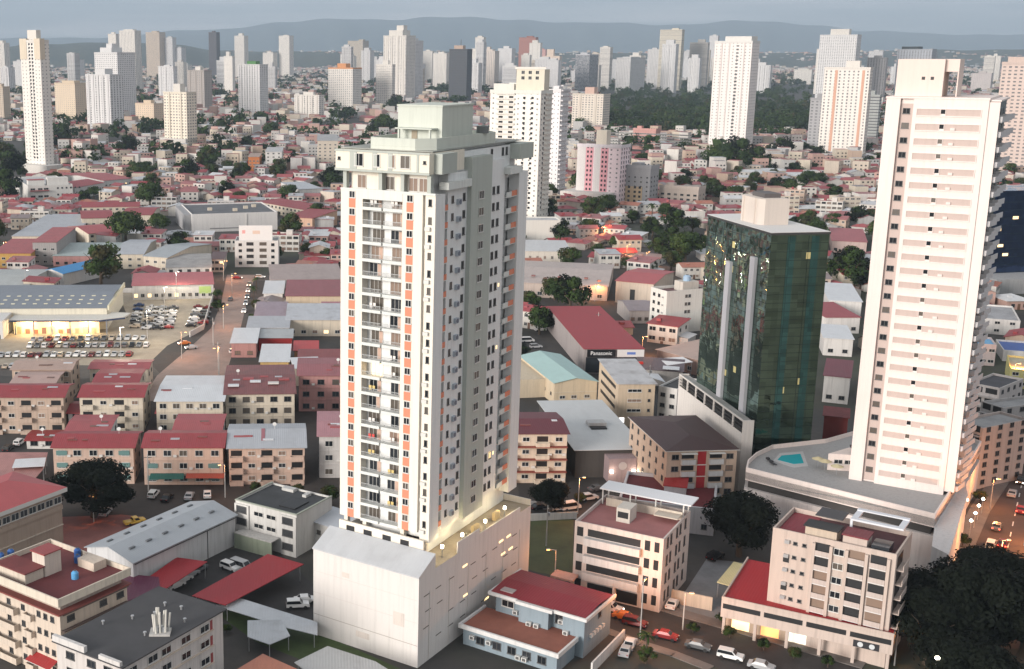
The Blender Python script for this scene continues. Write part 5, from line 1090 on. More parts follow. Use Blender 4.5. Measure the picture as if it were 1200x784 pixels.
# white institute and long red roofs, left middle distance
b = Bld('institute', 'white institute with a stepped roof and red canopies at the left', 'institute', (33, 218), (85, 216), (85, 205), base=(60, 236, 217)); claim(b); b.flat(wall((.76, .74, .70), .2), deck((.5, .5, .5)), .6); w, h = b.w, b.h
b.wins('f', [3, 8, 12], [3, 8], 3.2, 1.5, 'wide', (0,)); b.wins('f', [20, 23, 26, 29, 32, 35], [4, 8.5], 1.2, 1.1, 'dark', (1,)); b.part('red_canopy', MB().box(1, 14, -2, -.01, h - 3.6, h - 3.2), sheet((.32, .05, .06), .2), 'f'); b.unit(14, w - 2, 5, 12, h - .59, h + 4.5, wall((.76, .74, .70), .2), 'upper_storey'); b.unit(1, 12, 6, 13, h - .59, h + 3.2, wall((.76, .74, .70), .2), 'upper_storey', sheet((.32, .05, .06), .2))
for (lb, A, B, C, h, wm, rm, rise) in (
    ('long cream hall with a dull red hipped roof right of the white institute', (122, 212), (154, 209), (150, 198), 8, WW, PT2, 2),
    ('maroon roofed wing in front of the long cream hall', (88, 220), (122, 214), (120, 206), 8, WW, PT, 2),
    ('school block with a long dull red roof', (96, 243), (163, 242), (163, 237), 9, CRW, PT, 1.5),
    ('school classroom wing with two rows of windows', (96, 256), (132, 255), (132, 246), 8, CRW, PT, 1.5),
    ('right hand school wing with a red roof', (143, 252), (178, 252), (178, 243), 8, CRW, PT, 1.5),
    ('red roofed gym in front of the school', (104, 274), (142, 271), (142, 261), 6, CRW, sheet((.36, .07, .075), .3), 1.8),
    ('flat grey roofed complex with a curved edge at the left', (14, 277), (80, 277), (92, 252), 5, CRW, GT, .4),
    ('long three storey office with a dusty red roof at the left', (38, 284), (66, 284), (82, 268), 11, wall((.40, .38, .37), .4), PT2, .6),
    ('red roofed market front glowing orange at the left edge', (-10, 297), (36, 297), (38, 282), 7, wall((.62, .38, .12), .3), PT2, .8),
    ('wide pale aqua shed roof behind the big tree', (62, 300), (132, 300), (130, 286), 5, PKW, sheet((.36, .42, .41), .3), .6),
    ('grey vaulted warehouse behind the big tree', (136, 298), (168, 298), (180, 281), 7, CRW, GT, 2.0),
    ('second grey vaulted warehouse to the right of the first', (168, 300), (196, 302), (198, 283), 7, CRW, sheet((.34, .37, .39), .3), 2.0),
    ('low grey vaulted hall left of the blue roofed shed', (-40, 338), (30, 338), (24, 316), 6, WW, sheet((.40, .42, .41), .3), 1.6),
    ('long flat white store row right of the grey vaults', (195, 314), (248, 313), (256, 298), 6, WW, deck((.36, .35, .34), .5), .3),
    ('dark awning row beside the flat white stores', (246, 304), (262, 304), (262, 296), 6, wall((.6, .55, .5), .3), sheet((.10, .05, .05), .4), .3),
    ('yellow fronted flats under a long red roof', (333, 254), (366, 256), (366, 246), 8, wall((.68, .45, .32), .3), PT, .6),
    ('red roofed long row behind the superstore', (300, 236), (362, 247), (366, 240), 6, CRW, PT, .6),
    ('orange painted block among the small houses', (291, 184), (304, 184), (304, 180), 14, wall((.62, .22, .08), .2), deck((.4, .3, .25)), .3),
    ('slim white flats with many small windows left of the tower top', (311, 178), (330, 178), (330, 173), 18, WW, deck((.5, .5, .5)), .3),
    ('white flats with a flat roof in front of the tower', (350, 222), (378, 221), (378, 213), 8, WW, sheet((.44, .46, .49), .3), .5),
    ('pale beige flats left of the tower top', (372, 165), (396, 165), (396, 158), 26, wall((.68, .60, .50), .2), deck((.4, .4, .4)), .3)):
    b = Bld('building', lb, 'building', A, B, C, h); claim(b)
    if rise > 1.2: b.gable(wm, rm, rise, 'x', .5)
    else: b.mono(wm, rm, rise, 'b', .4)
    fl = max(1, int(h / 3)); b.wins('f', min(14, max(3, int(b.w / 3.6))), [1 + 3 * k for k in range(fl)], 1.7, 1.2, 'wide' if h > 6 else 'dark', (0, 0, 1, 2), lit=.04)
# ------------------------------------------------------------------ the high-rises of the middle distance and beyond
LAND = []      # (photo x, photo y, phrase) used to say where the small things stand
FAC = {}
def tower(label, xl, xc, xr, yt, yb, rgb, st='grid', crown=None, pod=None, ang=-35, name='high_rise', fins=0, cat='high-rise', col2=None, near=False, steps=None):
    yb = max(yb, 92); D = P(xc, yb)[1]; k = D / FPX
    if xr - xc < .15 * (xr - xl):
        tot = (xr - xl) * k; w = tot / (math.cos(rad(-ang)) + .55 * math.sin(rad(-ang))) if ang else tot; d = .55 * w; xc = xl + w * math.cos(rad(-ang)) / k if ang else xr
    else:
        w = (xc - xl) * k / math.cos(rad(-ang)); d = (xr - xc) * k / max(.3, math.sin(rad(-ang)))
    c = P(xc, yb); u = (math.cos(rad(ang)), math.sin(rad(ang))); h = hgt(xc, yb, yt)
    b = Bld(name, label, cat, org=(c[0] - u[0] * w, c[1] - u[1] * w), w=w, d=max(8, d), ang=ang, h=h); claim(b, 4)
    pu = max(2.6, w / max(3, round(w / 4.2)))
    F_ = {'grid': dict(pu=pu, wu=.5, pv=3.0, wv=.42), 'slot': dict(pu=pu, wu=.34, pv=3.0, wv=.5), 'strip': dict(pu=pu * 1.3, wu=.4, pv=3.0, wv=.62), 'band': dict(pu=90, wu=.985, pv=3.2, wv=.42), 'small': dict(pu=pu, wu=.26, pv=3.0, wv=.3), 'glass': dict(pu=2.2, wu=.9, pv=3.2, wv=.8)}[st]
    fm = wall(rgb, .25) if near else facade(rgb, (.14, .14, .145) if st != 'glass' else (.05, .06, .075), **F_)
    if steps:
        zz = 0
        for i, (f, z) in enumerate(steps): b.part('wall', MB().box(w * (1 - f) / 2, w * (1 + f) / 2, d * (1 - f) / 2, b.d * (1 + f) / 2, zz, h * z - .003, 0, 'b'), fm); zz = h * z
    else: b.part('wall', MB().box(0, w, 0, b.d, 0, h, 0, 'b'), fm)
    m2 = wall(col2 or tuple(min(.8, x * 1.05) for x in rgb), .2)
    if near: 
        F_pu = F_['pu']
        nx = max(2, int(w / F_pu)); xs = [w * (i + .5) / nx for i in range(nx)]; zs = [4 + 3 * i for i in range(int((h - 6) / 3))]
        b.wins('f', xs, zs, F_pu * F_['wu'], 3 * F_['wv'], 'dark' if st != 'band' else 'wide', (0, 0, 1, 2))
        b.wins('r', max(2, int(b.d / 5)), zs, 1.1, 1.2, 'dark', (0, 1), name='side_window')
    for q in range(fins):
        x = w * (q + .5) / fins; b.part('pilaster', MB().box(x - w * .035, x + w * .035, -.7, -.003, 0, h + .6), m2, 'f')
    for c_ in (crown or [(.3, .7, .3, .7, 5)]):
        b.part('roof_house', MB().box(w * c_[0], w * c_[1], b.d * c_[2], b.d * c_[3], h + .003, h + c_[4] * (1 if c_[4] > 0 else -1), 0, 'b'), m2 if len(c_) < 6 else wall(c_[5], .2))
    b.part('roof_edge', MB().box(-.3, w + .3, -.3, 0, h - 1.2, h + 1.0).box(w + .003, w + .3, .001, b.d, h - 1.2, h + 1.0), m2)
    if pod:
        pl, pr, pt, pf = pod; z = hgt((xl + xr) / 2, yb, pt); b.part('podium', MB().box(-(xl - pl) * k, w + (pr - xr) * k * .8, -pf, b.d, 0, max(4, z)), wall((.74, .71, .66), .2))
    LAND.append(((xl + xr) / 2, yb, label)); return b
W1 = (.76, .72, .66); W2 = (.70, .69, .68); W3 = (.62, .61, .60); CR = (.77, .70, .58)
b = tower('slender white tower with cream crown and dark central window column, far left', 27, 54, 62, 48, 203, W1, 'small', [(.3, .75, .2, .7, 9)], (28, 80, 193, 8), fins=0)
b.part('cream_crown', MB().box(-.35, b.w * .33, -.35, b.d * .5, b.h - 15, b.h + 2), wall((.78, .68, .54), .2)); b.part('cream_crown', MB().box(b.w * .72, b.w + .4, -.35, b.d * .5, b.h - 15, b.h + 2), wall((.78, .68, .54), .2))
for k in range(34):
    for x in (.46, .6): b.part('window', MB().box(-.9, .9, -.08, .01, 0, 1.5), GLASS[R.choice((0, 0, 1))], 'f', b.w * x, 12 + k * 2.95)
tower('broad beige block right of the slender cream-crowned tower', 62, 97, 100, 98, 143, (.68, .56, .42), 'small', [(.2, .8, .3, .8, 4)])
tower('white ribbed high-rise on a white podium at the left', 99, 131, 143, 88, 153, W2, 'strip', [(.3, .7, .2, .8, 8)], (98, 138, 152, 14), fins=5)
tower('stepped white high-rise directly behind the white ribbed one', 110, 140, 157, 62, 140, W2, 'slot', [(.1, .6, .2, .8, 8), (.3, .55, .3, .6, 14)])
tower('tall white twin-shaft tower with a flat top behind the stepped white one', 140, 160, 166, 36, 106, W1, 'strip', [(.2, .8, .2, .8, 4)], None)
tower('thin pale tower half hidden left of the twin-shaft tower', 128, 138, 141, 40, 108, W1, 'slot')
tower('beige tower with a dark glass stripe, farther back on the left', 171, 188, 194, 38, 78, (.58, .48, .38), 'strip', [(.3, .7, .3, .7, 6)])
tower('pale slim tower touching the dark striped beige tower', 193, 206, 207, 44, 80, W3, 'slot')
tower('lower grey-white tower right of the pale slim one', 201, 216, 218, 56, 80, W3, 'slot')
tower('plain white slab with three vertical ribs at the left', 185, 204, 208, 78, 119, W2, 'slot', [(.3, .7, .3, .7, 3)], None, fins=3)
tower('grey-brown and white slab with a small roof house', 219, 240, 248, 83, 131, (.42, .38, .35), 'slot', [(.35, .65, .3, .7, 7, W1)], (232, 250, 131, 3), fins=3)
tower('cream tower with a white base left of the superstore', 191, 220, 230, 109, 178, CR, 'grid', [(.35, .65, .2, .7, 9, W1)], (187, 230, 163, 3), fins=2)
tower('dark brown unfinished tower alone on the left skyline', 245, 257, 258, 38, 82, (.13, .10, .10), 'glass', [(.3, .6, .3, .7, 6)])
tower('slim white tower with a tapered top on the left skyline', 275, 289, 291, 42, 80, W1, 'strip', [(.3, .7, .3, .7, 10)])
tower('white and grey ribbed tower with a green scaffold top', 279, 305, 314, 76, 134, W2, 'strip', [(.3, .7, .3, .8, 6, (.12, .28, .10))], None, fins=4)
tower('small white tower just right of the green topped one', 308, 323, 325, 62, 92, W1, 'slot')
tower('plain white slim tower standing alone on the skyline', 327, 342, 344, 42, 90, W1, 'slot', [(.3, .7, .3, .7, 4)])
tower('cream tower with orange window bays on its front', 385, 419, 424, 80, 131, W1, 'grid', [(.3, .65, .2, .7, 8)], None, fins=0, col2=(.72, .34, .16)).part('orange_bay', MB().box(0, 1, 0, 1, 0, 1), plain((.7, .33, .16), .7)).scale = (.1, .1, .1)
tower('dark beige tower with a yellow edge behind the cream and orange one', 408, 425, 432, 48, 88, (.50, .44, .36), 'slot', [(.6, .9, .3, .7, 6)])
tower('pale tower low behind the cream and orange one', 399, 410, 411, 64, 88, W1, 'slot')
tower('biggest white cluster tower on the skyline, its top stepped', 450, 475, 487, 42, 118, W1, 'strip', [(.2, .8, .1, .9, 12), (.45, .75, .3, .7, 22)], None, fins=4)
tower('white tower pressed against the right of the biggest white cluster', 467, 486, 496, 48, 116, W2, 'strip', [(.2, .8, .2, .8, 6)], None, fins=3)
tower('white tower with a grid of small windows before the biggest cluster', 441, 459, 463, 76, 129, W1, 'grid', [(.35, .7, .3, .7, 8)], (437, 466, 124, 6))
tower('pale slab right of the white cluster', 495, 506, 508, 60, 97, W1, 'slot'); tower('pale wide slab left of the dark antenna tower', 508, 526, 528, 63, 106, W1, 'slot')
b = tower('dark grey glass tower with an antenna', 527, 546, 553, 58, 122, (.10, .10, .105), 'glass', [(.2, .7, .2, .7, 8, (.55, .42, .34))]); b.part('antenna', MB().tube((b.w * .5, b.d * .5, b.h + 8), (b.w * .5, b.d * .5, b.h + 20), .8, .3, 6), DFRAME)
tower('cream tower right of the dark antenna tower', 548, 562, 563, 60, 102, W1, 'slot', [(.3, .7, .3, .7, 8)]); tower('cream tower with a pointed roof house left of the tall white block', 562, 582, 585, 60, 104, (.70, .62, .55), 'strip', [(.2, .8, .2, .8, 5), (.4, .6, .3, .6, 12)])
tower('pale tower behind the roof of the tall white block', 584, 602, 604, 57, 100, W2, 'slot', [(.3, .7, .3, .7, 8)]); tower('terracotta red tower behind the tall white block', 609, 626, 630, 44, 84, (.38, .15, .11), 'small', [(.4, .8, .3, .7, 6)])
tower('cream stepped tower right of the terracotta one', 637, 654, 658, 66, 108, (.72, .60, .50), 'slot', [(.2, .6, .2, .7, 18)]); tower('white and blue glass tower right of the centre', 675, 689, 704, 64, 110, (.60, .60, .62), 'glass', [(.2, .7, .2, .7, 5)])
tower('cream grid-windowed block with a pink core on its front', 674, 713, 717, 111, 155, (.70, .63, .54), 'grid', [(.35, .65, .2, .7, 9, (.68, .48, .40))], (672, 722, 152, 8), fins=2)
tower('wide white block with grey sides before the dark green park', 723, 737, 764, 68, 110, W3, 'grid', [(.2, .8, .2, .8, 3)], (736, 770, 110, 3), fins=0); tower('low pale tower left of the wide white block', 715, 724, 725, 71, 96, W3, 'slot')
tower('tall cream tower with rows of dark balconies behind the park', 774, 795, 800, 35, 106, (.72, .66, .54), 'band', [(.5, .8, .3, .7, 5)]); tower('grey-white tower left of the tall cream balcony tower', 759, 773, 775, 58, 104, W3, 'slot')
tower('pale balcony tower between the park and the slim white tower', 809, 826, 830, 50, 105, (.66, .62, .57), 'band', [(.4, .8, .3, .7, 9)]); tower('thin white tower behind the pale balcony tower', 830, 840, 841, 42, 94, W2, 'slot'); tower('low pale tower left of the pale balcony tower', 800, 811, 813, 60, 93, W3, 'slot')
b = tower('slim white tower with one off-centre column of dark windows right of the park', 837, 872, 889, 49, 180, (.80, .75, .71), 'small', [(.25, .95, .1, .9, 5.5)]); 
for k in range(30):
    b.part('window', MB().box(-1.3, 1.3, -.08, .01, 0, 1.6), GLASS[R.choice((0, 1, 1))], 'f', b.w * .62, 8 + k * 3.5)
for q in (.2, .4, .8): b.part('pilaster', MB().box(b.w * q - .5, b.w * q + .5, -.4, -.003, 0, b.h - .5), wall((.78, .70, .66), .2), 'f')
tower('tall grey-white tower with a white head at the right', 964, 1004, 1010, 41, 122, W2, 'grid', [(.25, .75, .2, .7, 12, W1)]); 
b = tower('white tower with terracotta stripes left of the tall pink-white slab', 969, 1010, 1019, 80, 186, W1, 'slot', [(.45, .75, .2, .7, 7)], (962, 1020, 181, 6))
for q in (.27, .86): b.part('terracotta_stripe', MB().box(b.w * q - 1.2, b.w * q + 1.2, -.3, -.003, 6, b.h - 2), plain((.60, .34, .24), .7), 'f')
tower('dark green banded office block behind the terracotta striped tower', 1008, 1030, 1032, 112, 172, (.42, .44, .42), 'band'); tower('grey concrete block left of the terracotta striped tower', 949, 969, 972, 116, 182, (.36, .36, .37), 'grid')
tower('grey tower left of the roof of the tall pink-white slab', 1017, 1038, 1040, 68, 120, (.48, .46, .45), 'strip'); tower('dark topped grey tower behind the roof of the tall pink-white slab', 1056, 1086, 1103, 58, 120, (.40, .42, .45), 'strip', [(.1, .6, .1, .9, 6, (.06, .07, .07))])
tower('small pale block on the right skyline', 1143, 1163, 1166, 86, 108, (.55, .50, .48), 'small'); tower('pinkish tower cut by the right edge of the photo', 1172, 1206, 1240, 74, 205, (.62, .50, .44), 'grid', [(.1, .5, .2, .7, 5)]); tower('small round-shouldered white block by the park on the right', 934, 950, 954, 82, 99, W1, 'small', [(.2, .8, .2, .8, 4)])
tower('cream low tower left of the white ribbed slab pair', 157, 186, 190, 122, 146, (.70, .56, .42), 'small'); tower('small white block on the left behind the beige block', 79, 96, 98, 70, 88, W3, 'small'); tower('pale tower at the left edge behind the slender tower', 15, 27, 30, 72, 104, W3, 'small'); tower('beige flats at the left edge', -10, 8, 11, 102, 138, (.56, .46, .36), 'grid')
tower('pale slab with five ribs left of the cream and orange tower', 345, 374, 380, 112, 140, W1, 'strip', None, None, fins=5); tower('white flats behind the trees left of the tower top', 466, 480, 484, 126, 140, W2, 'small')
tower('dull pink tower right of the terracotta one', 630, 638, 640, 58, 90, (.60, .34, .30), 'small'); tower('slim pale tower on the right skyline left of the tall grey-white tower', 1019, 1034, 1036, 60, 96, W3, 'slot')
skyl = []; rs = random.Random(31)
for k in range(64):
    cxp = rs.choice((rs.uniform(0, 340), rs.uniform(380, 660), rs.uniform(440, 640), rs.uniform(660, 850), rs.uniform(880, 1190))); yb = rs.uniform(93, 112); wpx = rs.uniform(9, 18) * (.7 + (yb - 90) / 40); top = max(44, 72 - abs(rs.gauss(0, 11)) + rs.uniform(-2, 14)); c0 = rs.choice((W1, W1, W1, W2, W2, W3, (.66, .58, .48), (.46, .44, .43)))
    st = rs.choice(('slot', 'strip', 'grid', 'small', 'band')); b = tower('x', cxp - wpx / 2, cxp + wpx * rs.uniform(.15, .35), cxp + wpx / 2, top, yb, c0, st, [(.2, rs.uniform(.5, .8), .2, .8, rs.uniform(3, 12))], None, fins=rs.choice((0, 0, 2, 3)))
    b.root['group'] = 'far high-rises of the skyline'; skyl.append((b.root, '%s far high-rise with %s' % ('grey' if c0 in (W3, (.46, .44, .43)) else 'beige' if c0[2] < .5 else 'white', {'slot': 'narrow windows', 'strip': 'ribbed front', 'grid': 'gridded windows', 'small': 'small windows', 'band': 'banded front'}[st]), cxp, yb)); LAND.pop()
# nearer ones get their windows one by one
b = tower('pink and white striped tower behind the dark trees right of the central tower', 680, 735, 741, 172, 243, (.86, .71, .73), 'small', [(.38, .62, .2, .6, 10, (.72, .66, .55))], (668, 735, 226, 10))
w = b.w; PKS = plain((.74, .36, .40), .7, name='pink_stripe')
b.part('white_centre', MB().box(w * .4, w * .56, -.12, -.003, 0, b.h - .5).box(0, w * .2, -.12, -.003, 0, b.h - .5), wall((.80, .76, .74), .15), 'f')
for q in (.29, .635): b.part('pink_stripe', MB().box(w * q - 2.6, w * q + 2.6, -.2, -.003, 0, b.h - .5), PKS, 'f')
b.wins('f', [w * .25, w * .33, w * .595, w * .675], [4 + 3.1 * k for k in range(12)], 1.2, 1.5, 'dark', (0,), -.2); b.wins('r', 4, [4 + 3.1 * k for k in range(12)], 1.2, 1.4, 'dark', (0, 1), name='side_window')
b = tower('tall plain white residential block with balcony columns right behind the central tower', 575, 628, 646, 108, 262, (.80, .77, .70), 'small', None, None, near=False)
w, h = b.w, b.h; WB = wall((.80, .77, .70), .15)
b.part('penthouse', MB().box(w * .45, w * 1.0, 4, b.d * .7, h + .004, h + 13, 0, 'b'), wall((.78, .73, .60), .15)); b.part('penthouse_frame', MB().box(w * .42, w * 1.03, 3.7, 3.99, h + 13, h + 14.4), WB); b.wins('f', [w * .58, w * .72, w * .86], [h + 7, h + 10.2], 2.2, 2.0, 'wide', (0, 1), 4.0, name='penthouse_window'); b.part('penthouse', MB().box(.5, w * .42, 3, b.d * .6, h + .004, h + 4.5, 0, 'b'), WB)
for k in range(24):
    z = 8 + k * 2.95
    for x in (.22, .42): b.part('balcony_opening', MB().box(-1.4, 1.4, -.05, .01, .2, 2.0), GLASS[R.choice((0, 1, 1))], 'f', w * x, z)
    b.part('balcony', MB().box(w * .13, w * .5, -1.0, 0, -.1, .1).box(w * .13, w * .5, -1.0, -.9, .101, .9), WB, 'f', 0, z)
    for x in (.68, .84): b.part('window', MB().box(-.8, .8, -.05, .01, .5, 1.8), GLASS[0], 'f', w * x, z)
    b.part('side_window', MB().box(-.8, .8, -.05, .01, .4, 1.9), GLASS[0], 'r', b.d * .35, z)
    b.part('rear_balcony', MB().box(b.d * .45, b.d * .95, -1.2, 0, 0, .8), WB, 'r', 0, z)
b = tower('white rear wing with stacked balconies behind the tall plain white block', 640, 652, 665, 106, 232, (.76, .74, .74), 'small', [(.2, .7, .2, .7, 3)])
for k in range(22): b.part('balcony', MB().box(.3, b.d - .3, -1.6, 0, 0, 1.0), wall((.74, .72, .72), .2), 'r', 0, 6 + k * 3.4)
b = tower('grey roofed block with a beige lower front right of the pink striped tower', 736, 760, 776, 196, 243, (.42, .42, .43), 'small', [(.1, .5, .3, .7, 2)], None, near=True); b.part('beige_front', MB().box(-.2, b.w * .7, -.4, -.05, 0, b.h * .5), wall((.60, .46, .30), .2), 'f'); b.wins('f', [b.w * .15, b.w * .4, b.w * .6], [3, 6, 9, 12], 1.6, 1.5, 'dark', (0,), -.4, name='front_window')
b = tower('tan flats with a pale roof right of the grey roofed block', 779, 826, 832, 221, 243, (.56, .48, .42), 'grid', [(.1, .3, .3, .7, 2)], None, near=True)
b = tower('small pink office block beyond the pink striped tower', 745, 772, 776, 152, 176, (.62, .34, .30), 'band', [(.1, .3, .3, .7, 3)], None, near=True, name='office_block')

# ------------------------------------------------------------------ words for where small things stand
LAND = [(44, 203, 'the slender cream-crowned tower'), (118, 172, 'the white ribbed high-rise'), (208, 185, 'the white-based cream tower'), (275, 262, 'the superstore'), (300, 310, 'the sign-board block'), (60, 225, 'the white institute'), (140, 250, 'the red-roofed school'), (75, 310, 'the blue-roofed shed'),
    (90, 370, 'the car dealership'), (70, 300, 'the aqua shed roof'), (405, 128, 'the orange-bay tower'), (240, 130, 'the grey-brown slab'), (462, 128, 'the white tower cluster'), (320, 178, 'the slim white flats'), (365, 220, 'the low white flats'), (384, 165, 'the beige flats'), (440, 300, 'the central tower'), (620, 260, 'the plain white tower'),
    (708, 240, 'the pink striped tower'), (695, 155, 'the pink-cored cream block'), (756, 240, 'the grey roofed block'), (805, 240, 'the tan flats'), (864, 178, 'the slim white tower'), (995, 185, 'the terracotta-striped tower'), (905, 262, 'the green glass tower'), (1000, 300, 'the pink-white slab'), (820, 140, 'the dark park'), (680, 325, 'the wide tan hall'), (700, 390, 'the red-roofed store'),
    (790, 380, 'the narrow white block'), (1180, 330, 'the blue glass block'), (1160, 500, 'the avenue blocks'), (640, 470, 'the aqua-roofed hall'), (350, 400, 'the side-street shops'), (110, 560, 'the peach walk-ups'), (430, 700, 'the blank podium'), (950, 720, 'the red shop podium'), (740, 690, 'the pink-terrace office'), (640, 730, 'the blue-grey house'), (100, 720, 'the dark felt roof')]
def near_land(x, y):
    q = min(LAND, key=lambda a: (a[0] - x) ** 2 + 3.0 * (a[1] - y) ** 2); dx, dy = x - q[0], y - q[1]
    rel = ('left of' if dx < 0 else 'right of') if abs(dx) > 1.2 * abs(dy) else ('behind' if dy < 0 else 'in front of'); return rel, q[2]
ORD = ['', 'second', 'third', 'fourth', 'fifth', 'sixth', 'seventh', 'eighth', 'ninth', 'tenth', 'eleventh', 'twelfth', 'thirteenth', 'fourteenth', 'fifteenth', 'sixteenth', 'seventeenth', 'eighteenth', 'nineteenth', 'twentieth']
def label_all(items):
    """items: (object, what, photo x, photo y) -> labels that single each one out; alike ones at one landmark are told apart left to right"""
    grp = {}
    for o, what, x, y in items:
        rel, l = near_land(x, y); grp.setdefault('%s %s %s' % (what, rel, l), []).append((x, o))
    for k, v in grp.items():
        v.sort(key=lambda a: a[0])
        for i, (x, o) in enumerate(v):
            o['label'] = k if len(v) == 1 else 'leftmost ' + k if i == 0 else 'rightmost ' + k if i == len(v) - 1 else '%s-from-left %s' % (ORD[i], k)
NOBUILD = [CARLOT, [(30, 300), (150, 300), (150, 350), (30, 350)], [(212, 266), (332, 266), (332, 286), (212, 286)], [(255, 300), (335, 300), (335, 330), (255, 330)], [(120, 332), (262, 332), (262, 450), (150, 450)], WSTREET, PLAZA, [(0, 395), (175, 395), (175, 430), (0, 430)], [(700, 98), (960, 98), (960, 158), (836, 160), (700, 150)], AVENUE, [(200, 320), (395, 320), (395, 331), (200, 331)], [(704, 243), (718, 243), (750, 280), (815, 345), (785, 345), (733, 298)],
    [(180, 245), (198, 245), (225, 292), (203, 292)], [(-50, 470), (1300, 470), (1300, 900), (-50, 900)], [(600, 395), (1000, 420), (1000, 480), (600, 480)], [(610, 335), (690, 335), (690, 400), (610, 400)], [(745, 262), (830, 262), (830, 325), (745, 325)], [(-50, 165), (40, 165), (40, 232), (-50, 232)], [(975, 285), (1012, 285), (1012, 335), (975, 335)]]
# ------------------------------------------------------------------ houses of the low-rise quarters
HW = [wall(c, .3) for c in ((.72, .69, .64), (.66, .58, .48), (.60, .46, .36), (.56, .55, .53), (.70, .62, .50), (.60, .40, .34))]
HWN = ['white', 'cream', 'tan', 'grey', 'pale yellow', 'pink']
HR = [PT, PT2, sheet((.30, .06, .07), .4), sheet((.38, .15, .10), .45), sheet((.42, .43, .45), .4), sheet((.56, .57, .58), .35), sheet((.24, .20, .20), .5), sheet((.33, .12, .12), .6)]
HRN = ['dull red', 'faded red', 'deep red', 'rust red', 'grey', 'pale tin', 'dark grey', 'brown red']
def house_proto(w, d, fl, kind, nw):
    b = Bld('house', 'small house', 'house', org=(0, -400), w=w, d=d, ang=0, h=2.9 * fl + .2)
    b.flat(HW[0], HR[0], .7) if kind == 4 else b.gable(HW[0], HR[0], d * .16, 'x', .6) if kind == 0 else b.hip(HW[0], HR[0], 1.6, .7, .12) if kind == 1 else b.mono(HW[0], HR[0], .7, 'b', .5) if kind == 2 else b.gable(HW[0], HR[0], w * .16, 'y', .5)
    for k in range(fl): b.wins('f', nw, [.9 + 3 * k], (1.3, 1.7, 2.3)[(nw + fl) % 3], (1.2, 1.4)[nw % 2], ('dark', 'wide', 'sash')[(nw + kind) % 3], (0, 0, 1, 2, 3, 3)); b.wins('r', 2, [1.0 + 3 * k], 1.2, 1.1, 'dark', (0, 1), name='side_window')
    if nw in (3, 2): b.part('lean_to', MB().box(w + .003, w + 3.2, 1.5, d - 2, 0, 2.5, 0).poly([(w + .003, 1.1, 2.95), (w + 3.6, 1.1, 2.5), (w + 3.6, d - 1.6, 2.5), (w + .003, d - 1.6, 2.95)], 1), [HW[3], HR[4 + nw % 2]])
    if nw == 4: b.part('back_extension', MB().box(2, w * .6, d + .003, d + 5, 0, 2.8, 0).poly([(1.6, d + .003, 3.3), (w * .6 + .4, d + .003, 3.3), (w * .6 + .4, d + 5.4, 2.8), (1.6, d + 5.4, 2.8)], 1), [HW[1], HR[7]])
    if kind == 4: b.part('roof_tank', MB().cyl((w * .3, d * .6), .8, b.h - .69, b.h + .9, 10), plain((.05, .14, .3), .5, name='tank_plastic')); b.part('stair_head', MB().box(w * .55, w * .75, d * .5, d * .8, b.h - .69, b.h + 1.9), HW[0])
    if kind != 4: b.part('roof_patch', MB().box(w * .2, w * .34, d * .2, d * .34, b.h + d * .055, b.h + d * .16 * .72 + .25), HR[4 + nw % 4])
    b.part('door', MB().box(-.5, .5, -.06, .01, 0, 2.1), plain((.16, .09, .06), .6, name='door_paint'), 'f', w * .5)
    return b
HP = [house_proto(*a) for a in ((9, 9, 1, 0, 3), (11, 8.5, 2, 0, 4), (9, 10, 1, 1, 2), (10.5, 10, 1, 1, 3), (12.5, 9, 1, 2, 4), (10, 11, 2, 2, 3), (14, 9.5, 1, 0, 5), (9, 12, 1, 3, 2), (13, 11, 4, 4, 4), (15, 10, 3, 4, 5), (18, 11, 2, 4, 6))]
HK = ['gabled', 'gabled', 'hipped', 'hipped', 'low-pitched', 'low-pitched', 'long gabled', 'gable-fronted', 'flat topped', 'flat topped', 'flat topped']; HF = ['single storey', 'two storey', 'single storey', 'two storey', 'single storey', 'three storey', 'two storey', 'single storey']
cand = []; hr = random.Random(5)
Y = 405.0
while Y < 7800:
    sx = (12.4 if Y < 1500 else 21 if Y < 3000 else 30); sy = 12.6 if Y < 1500 else 24 if Y < 3000 else 38
    x0, x1 = (-45 - PPX) / FPX * Y * 1.02, (1250 - PPX) / FPX * Y * 1.02; X = x0 + hr.uniform(0, sx); row = int(Y / sy)
    while X < x1:
        x, y = X + hr.uniform(-2, 2), Y + hr.uniform(-3, 3) + 6 * math.sin(X * .01 + row * .4)
        px, py = proj(x, y, 0)
        gap = math.sin(x * .011 + 1) * math.sin(y * .008 + x * .002) > .78 or (row % 6 == 0 and Y < 1500)
        if not gap and hr.random() < (.93 if Y < 1500 else .8) and not taken(x, y, 6) and not taken(x, y + 13, 0) and not any(inpoly(px, py, z) for z in NOBUILD): cand.append((x, y, px, py))
        X += sx * hr.uniform(.85, 1.2)
    Y += sy
for k in range(1400):
    y = hr.uniform(7700, 9300); x = hr.uniform((-45 - PPX) / FPX, (1250 - PPX) / FPX) * y * 1.02
    if math.sin(x * .002 + y * .003) + math.sin(x * .0007) > .1: cand.append((x, y, 0, 0))
vis = [c for c in cand if not (403 < c[2] < 603 and c[3] > 200) and not (830 < c[2] < 968 and 272 < c[3]) and not (1010 < c[2] < 1150 and c[3] > 140) and -15 < c[2] < 1215]
label_all(skyl)
near_h = vis[:298]; nset = set((c[0], c[1]) for c in near_h); items = []
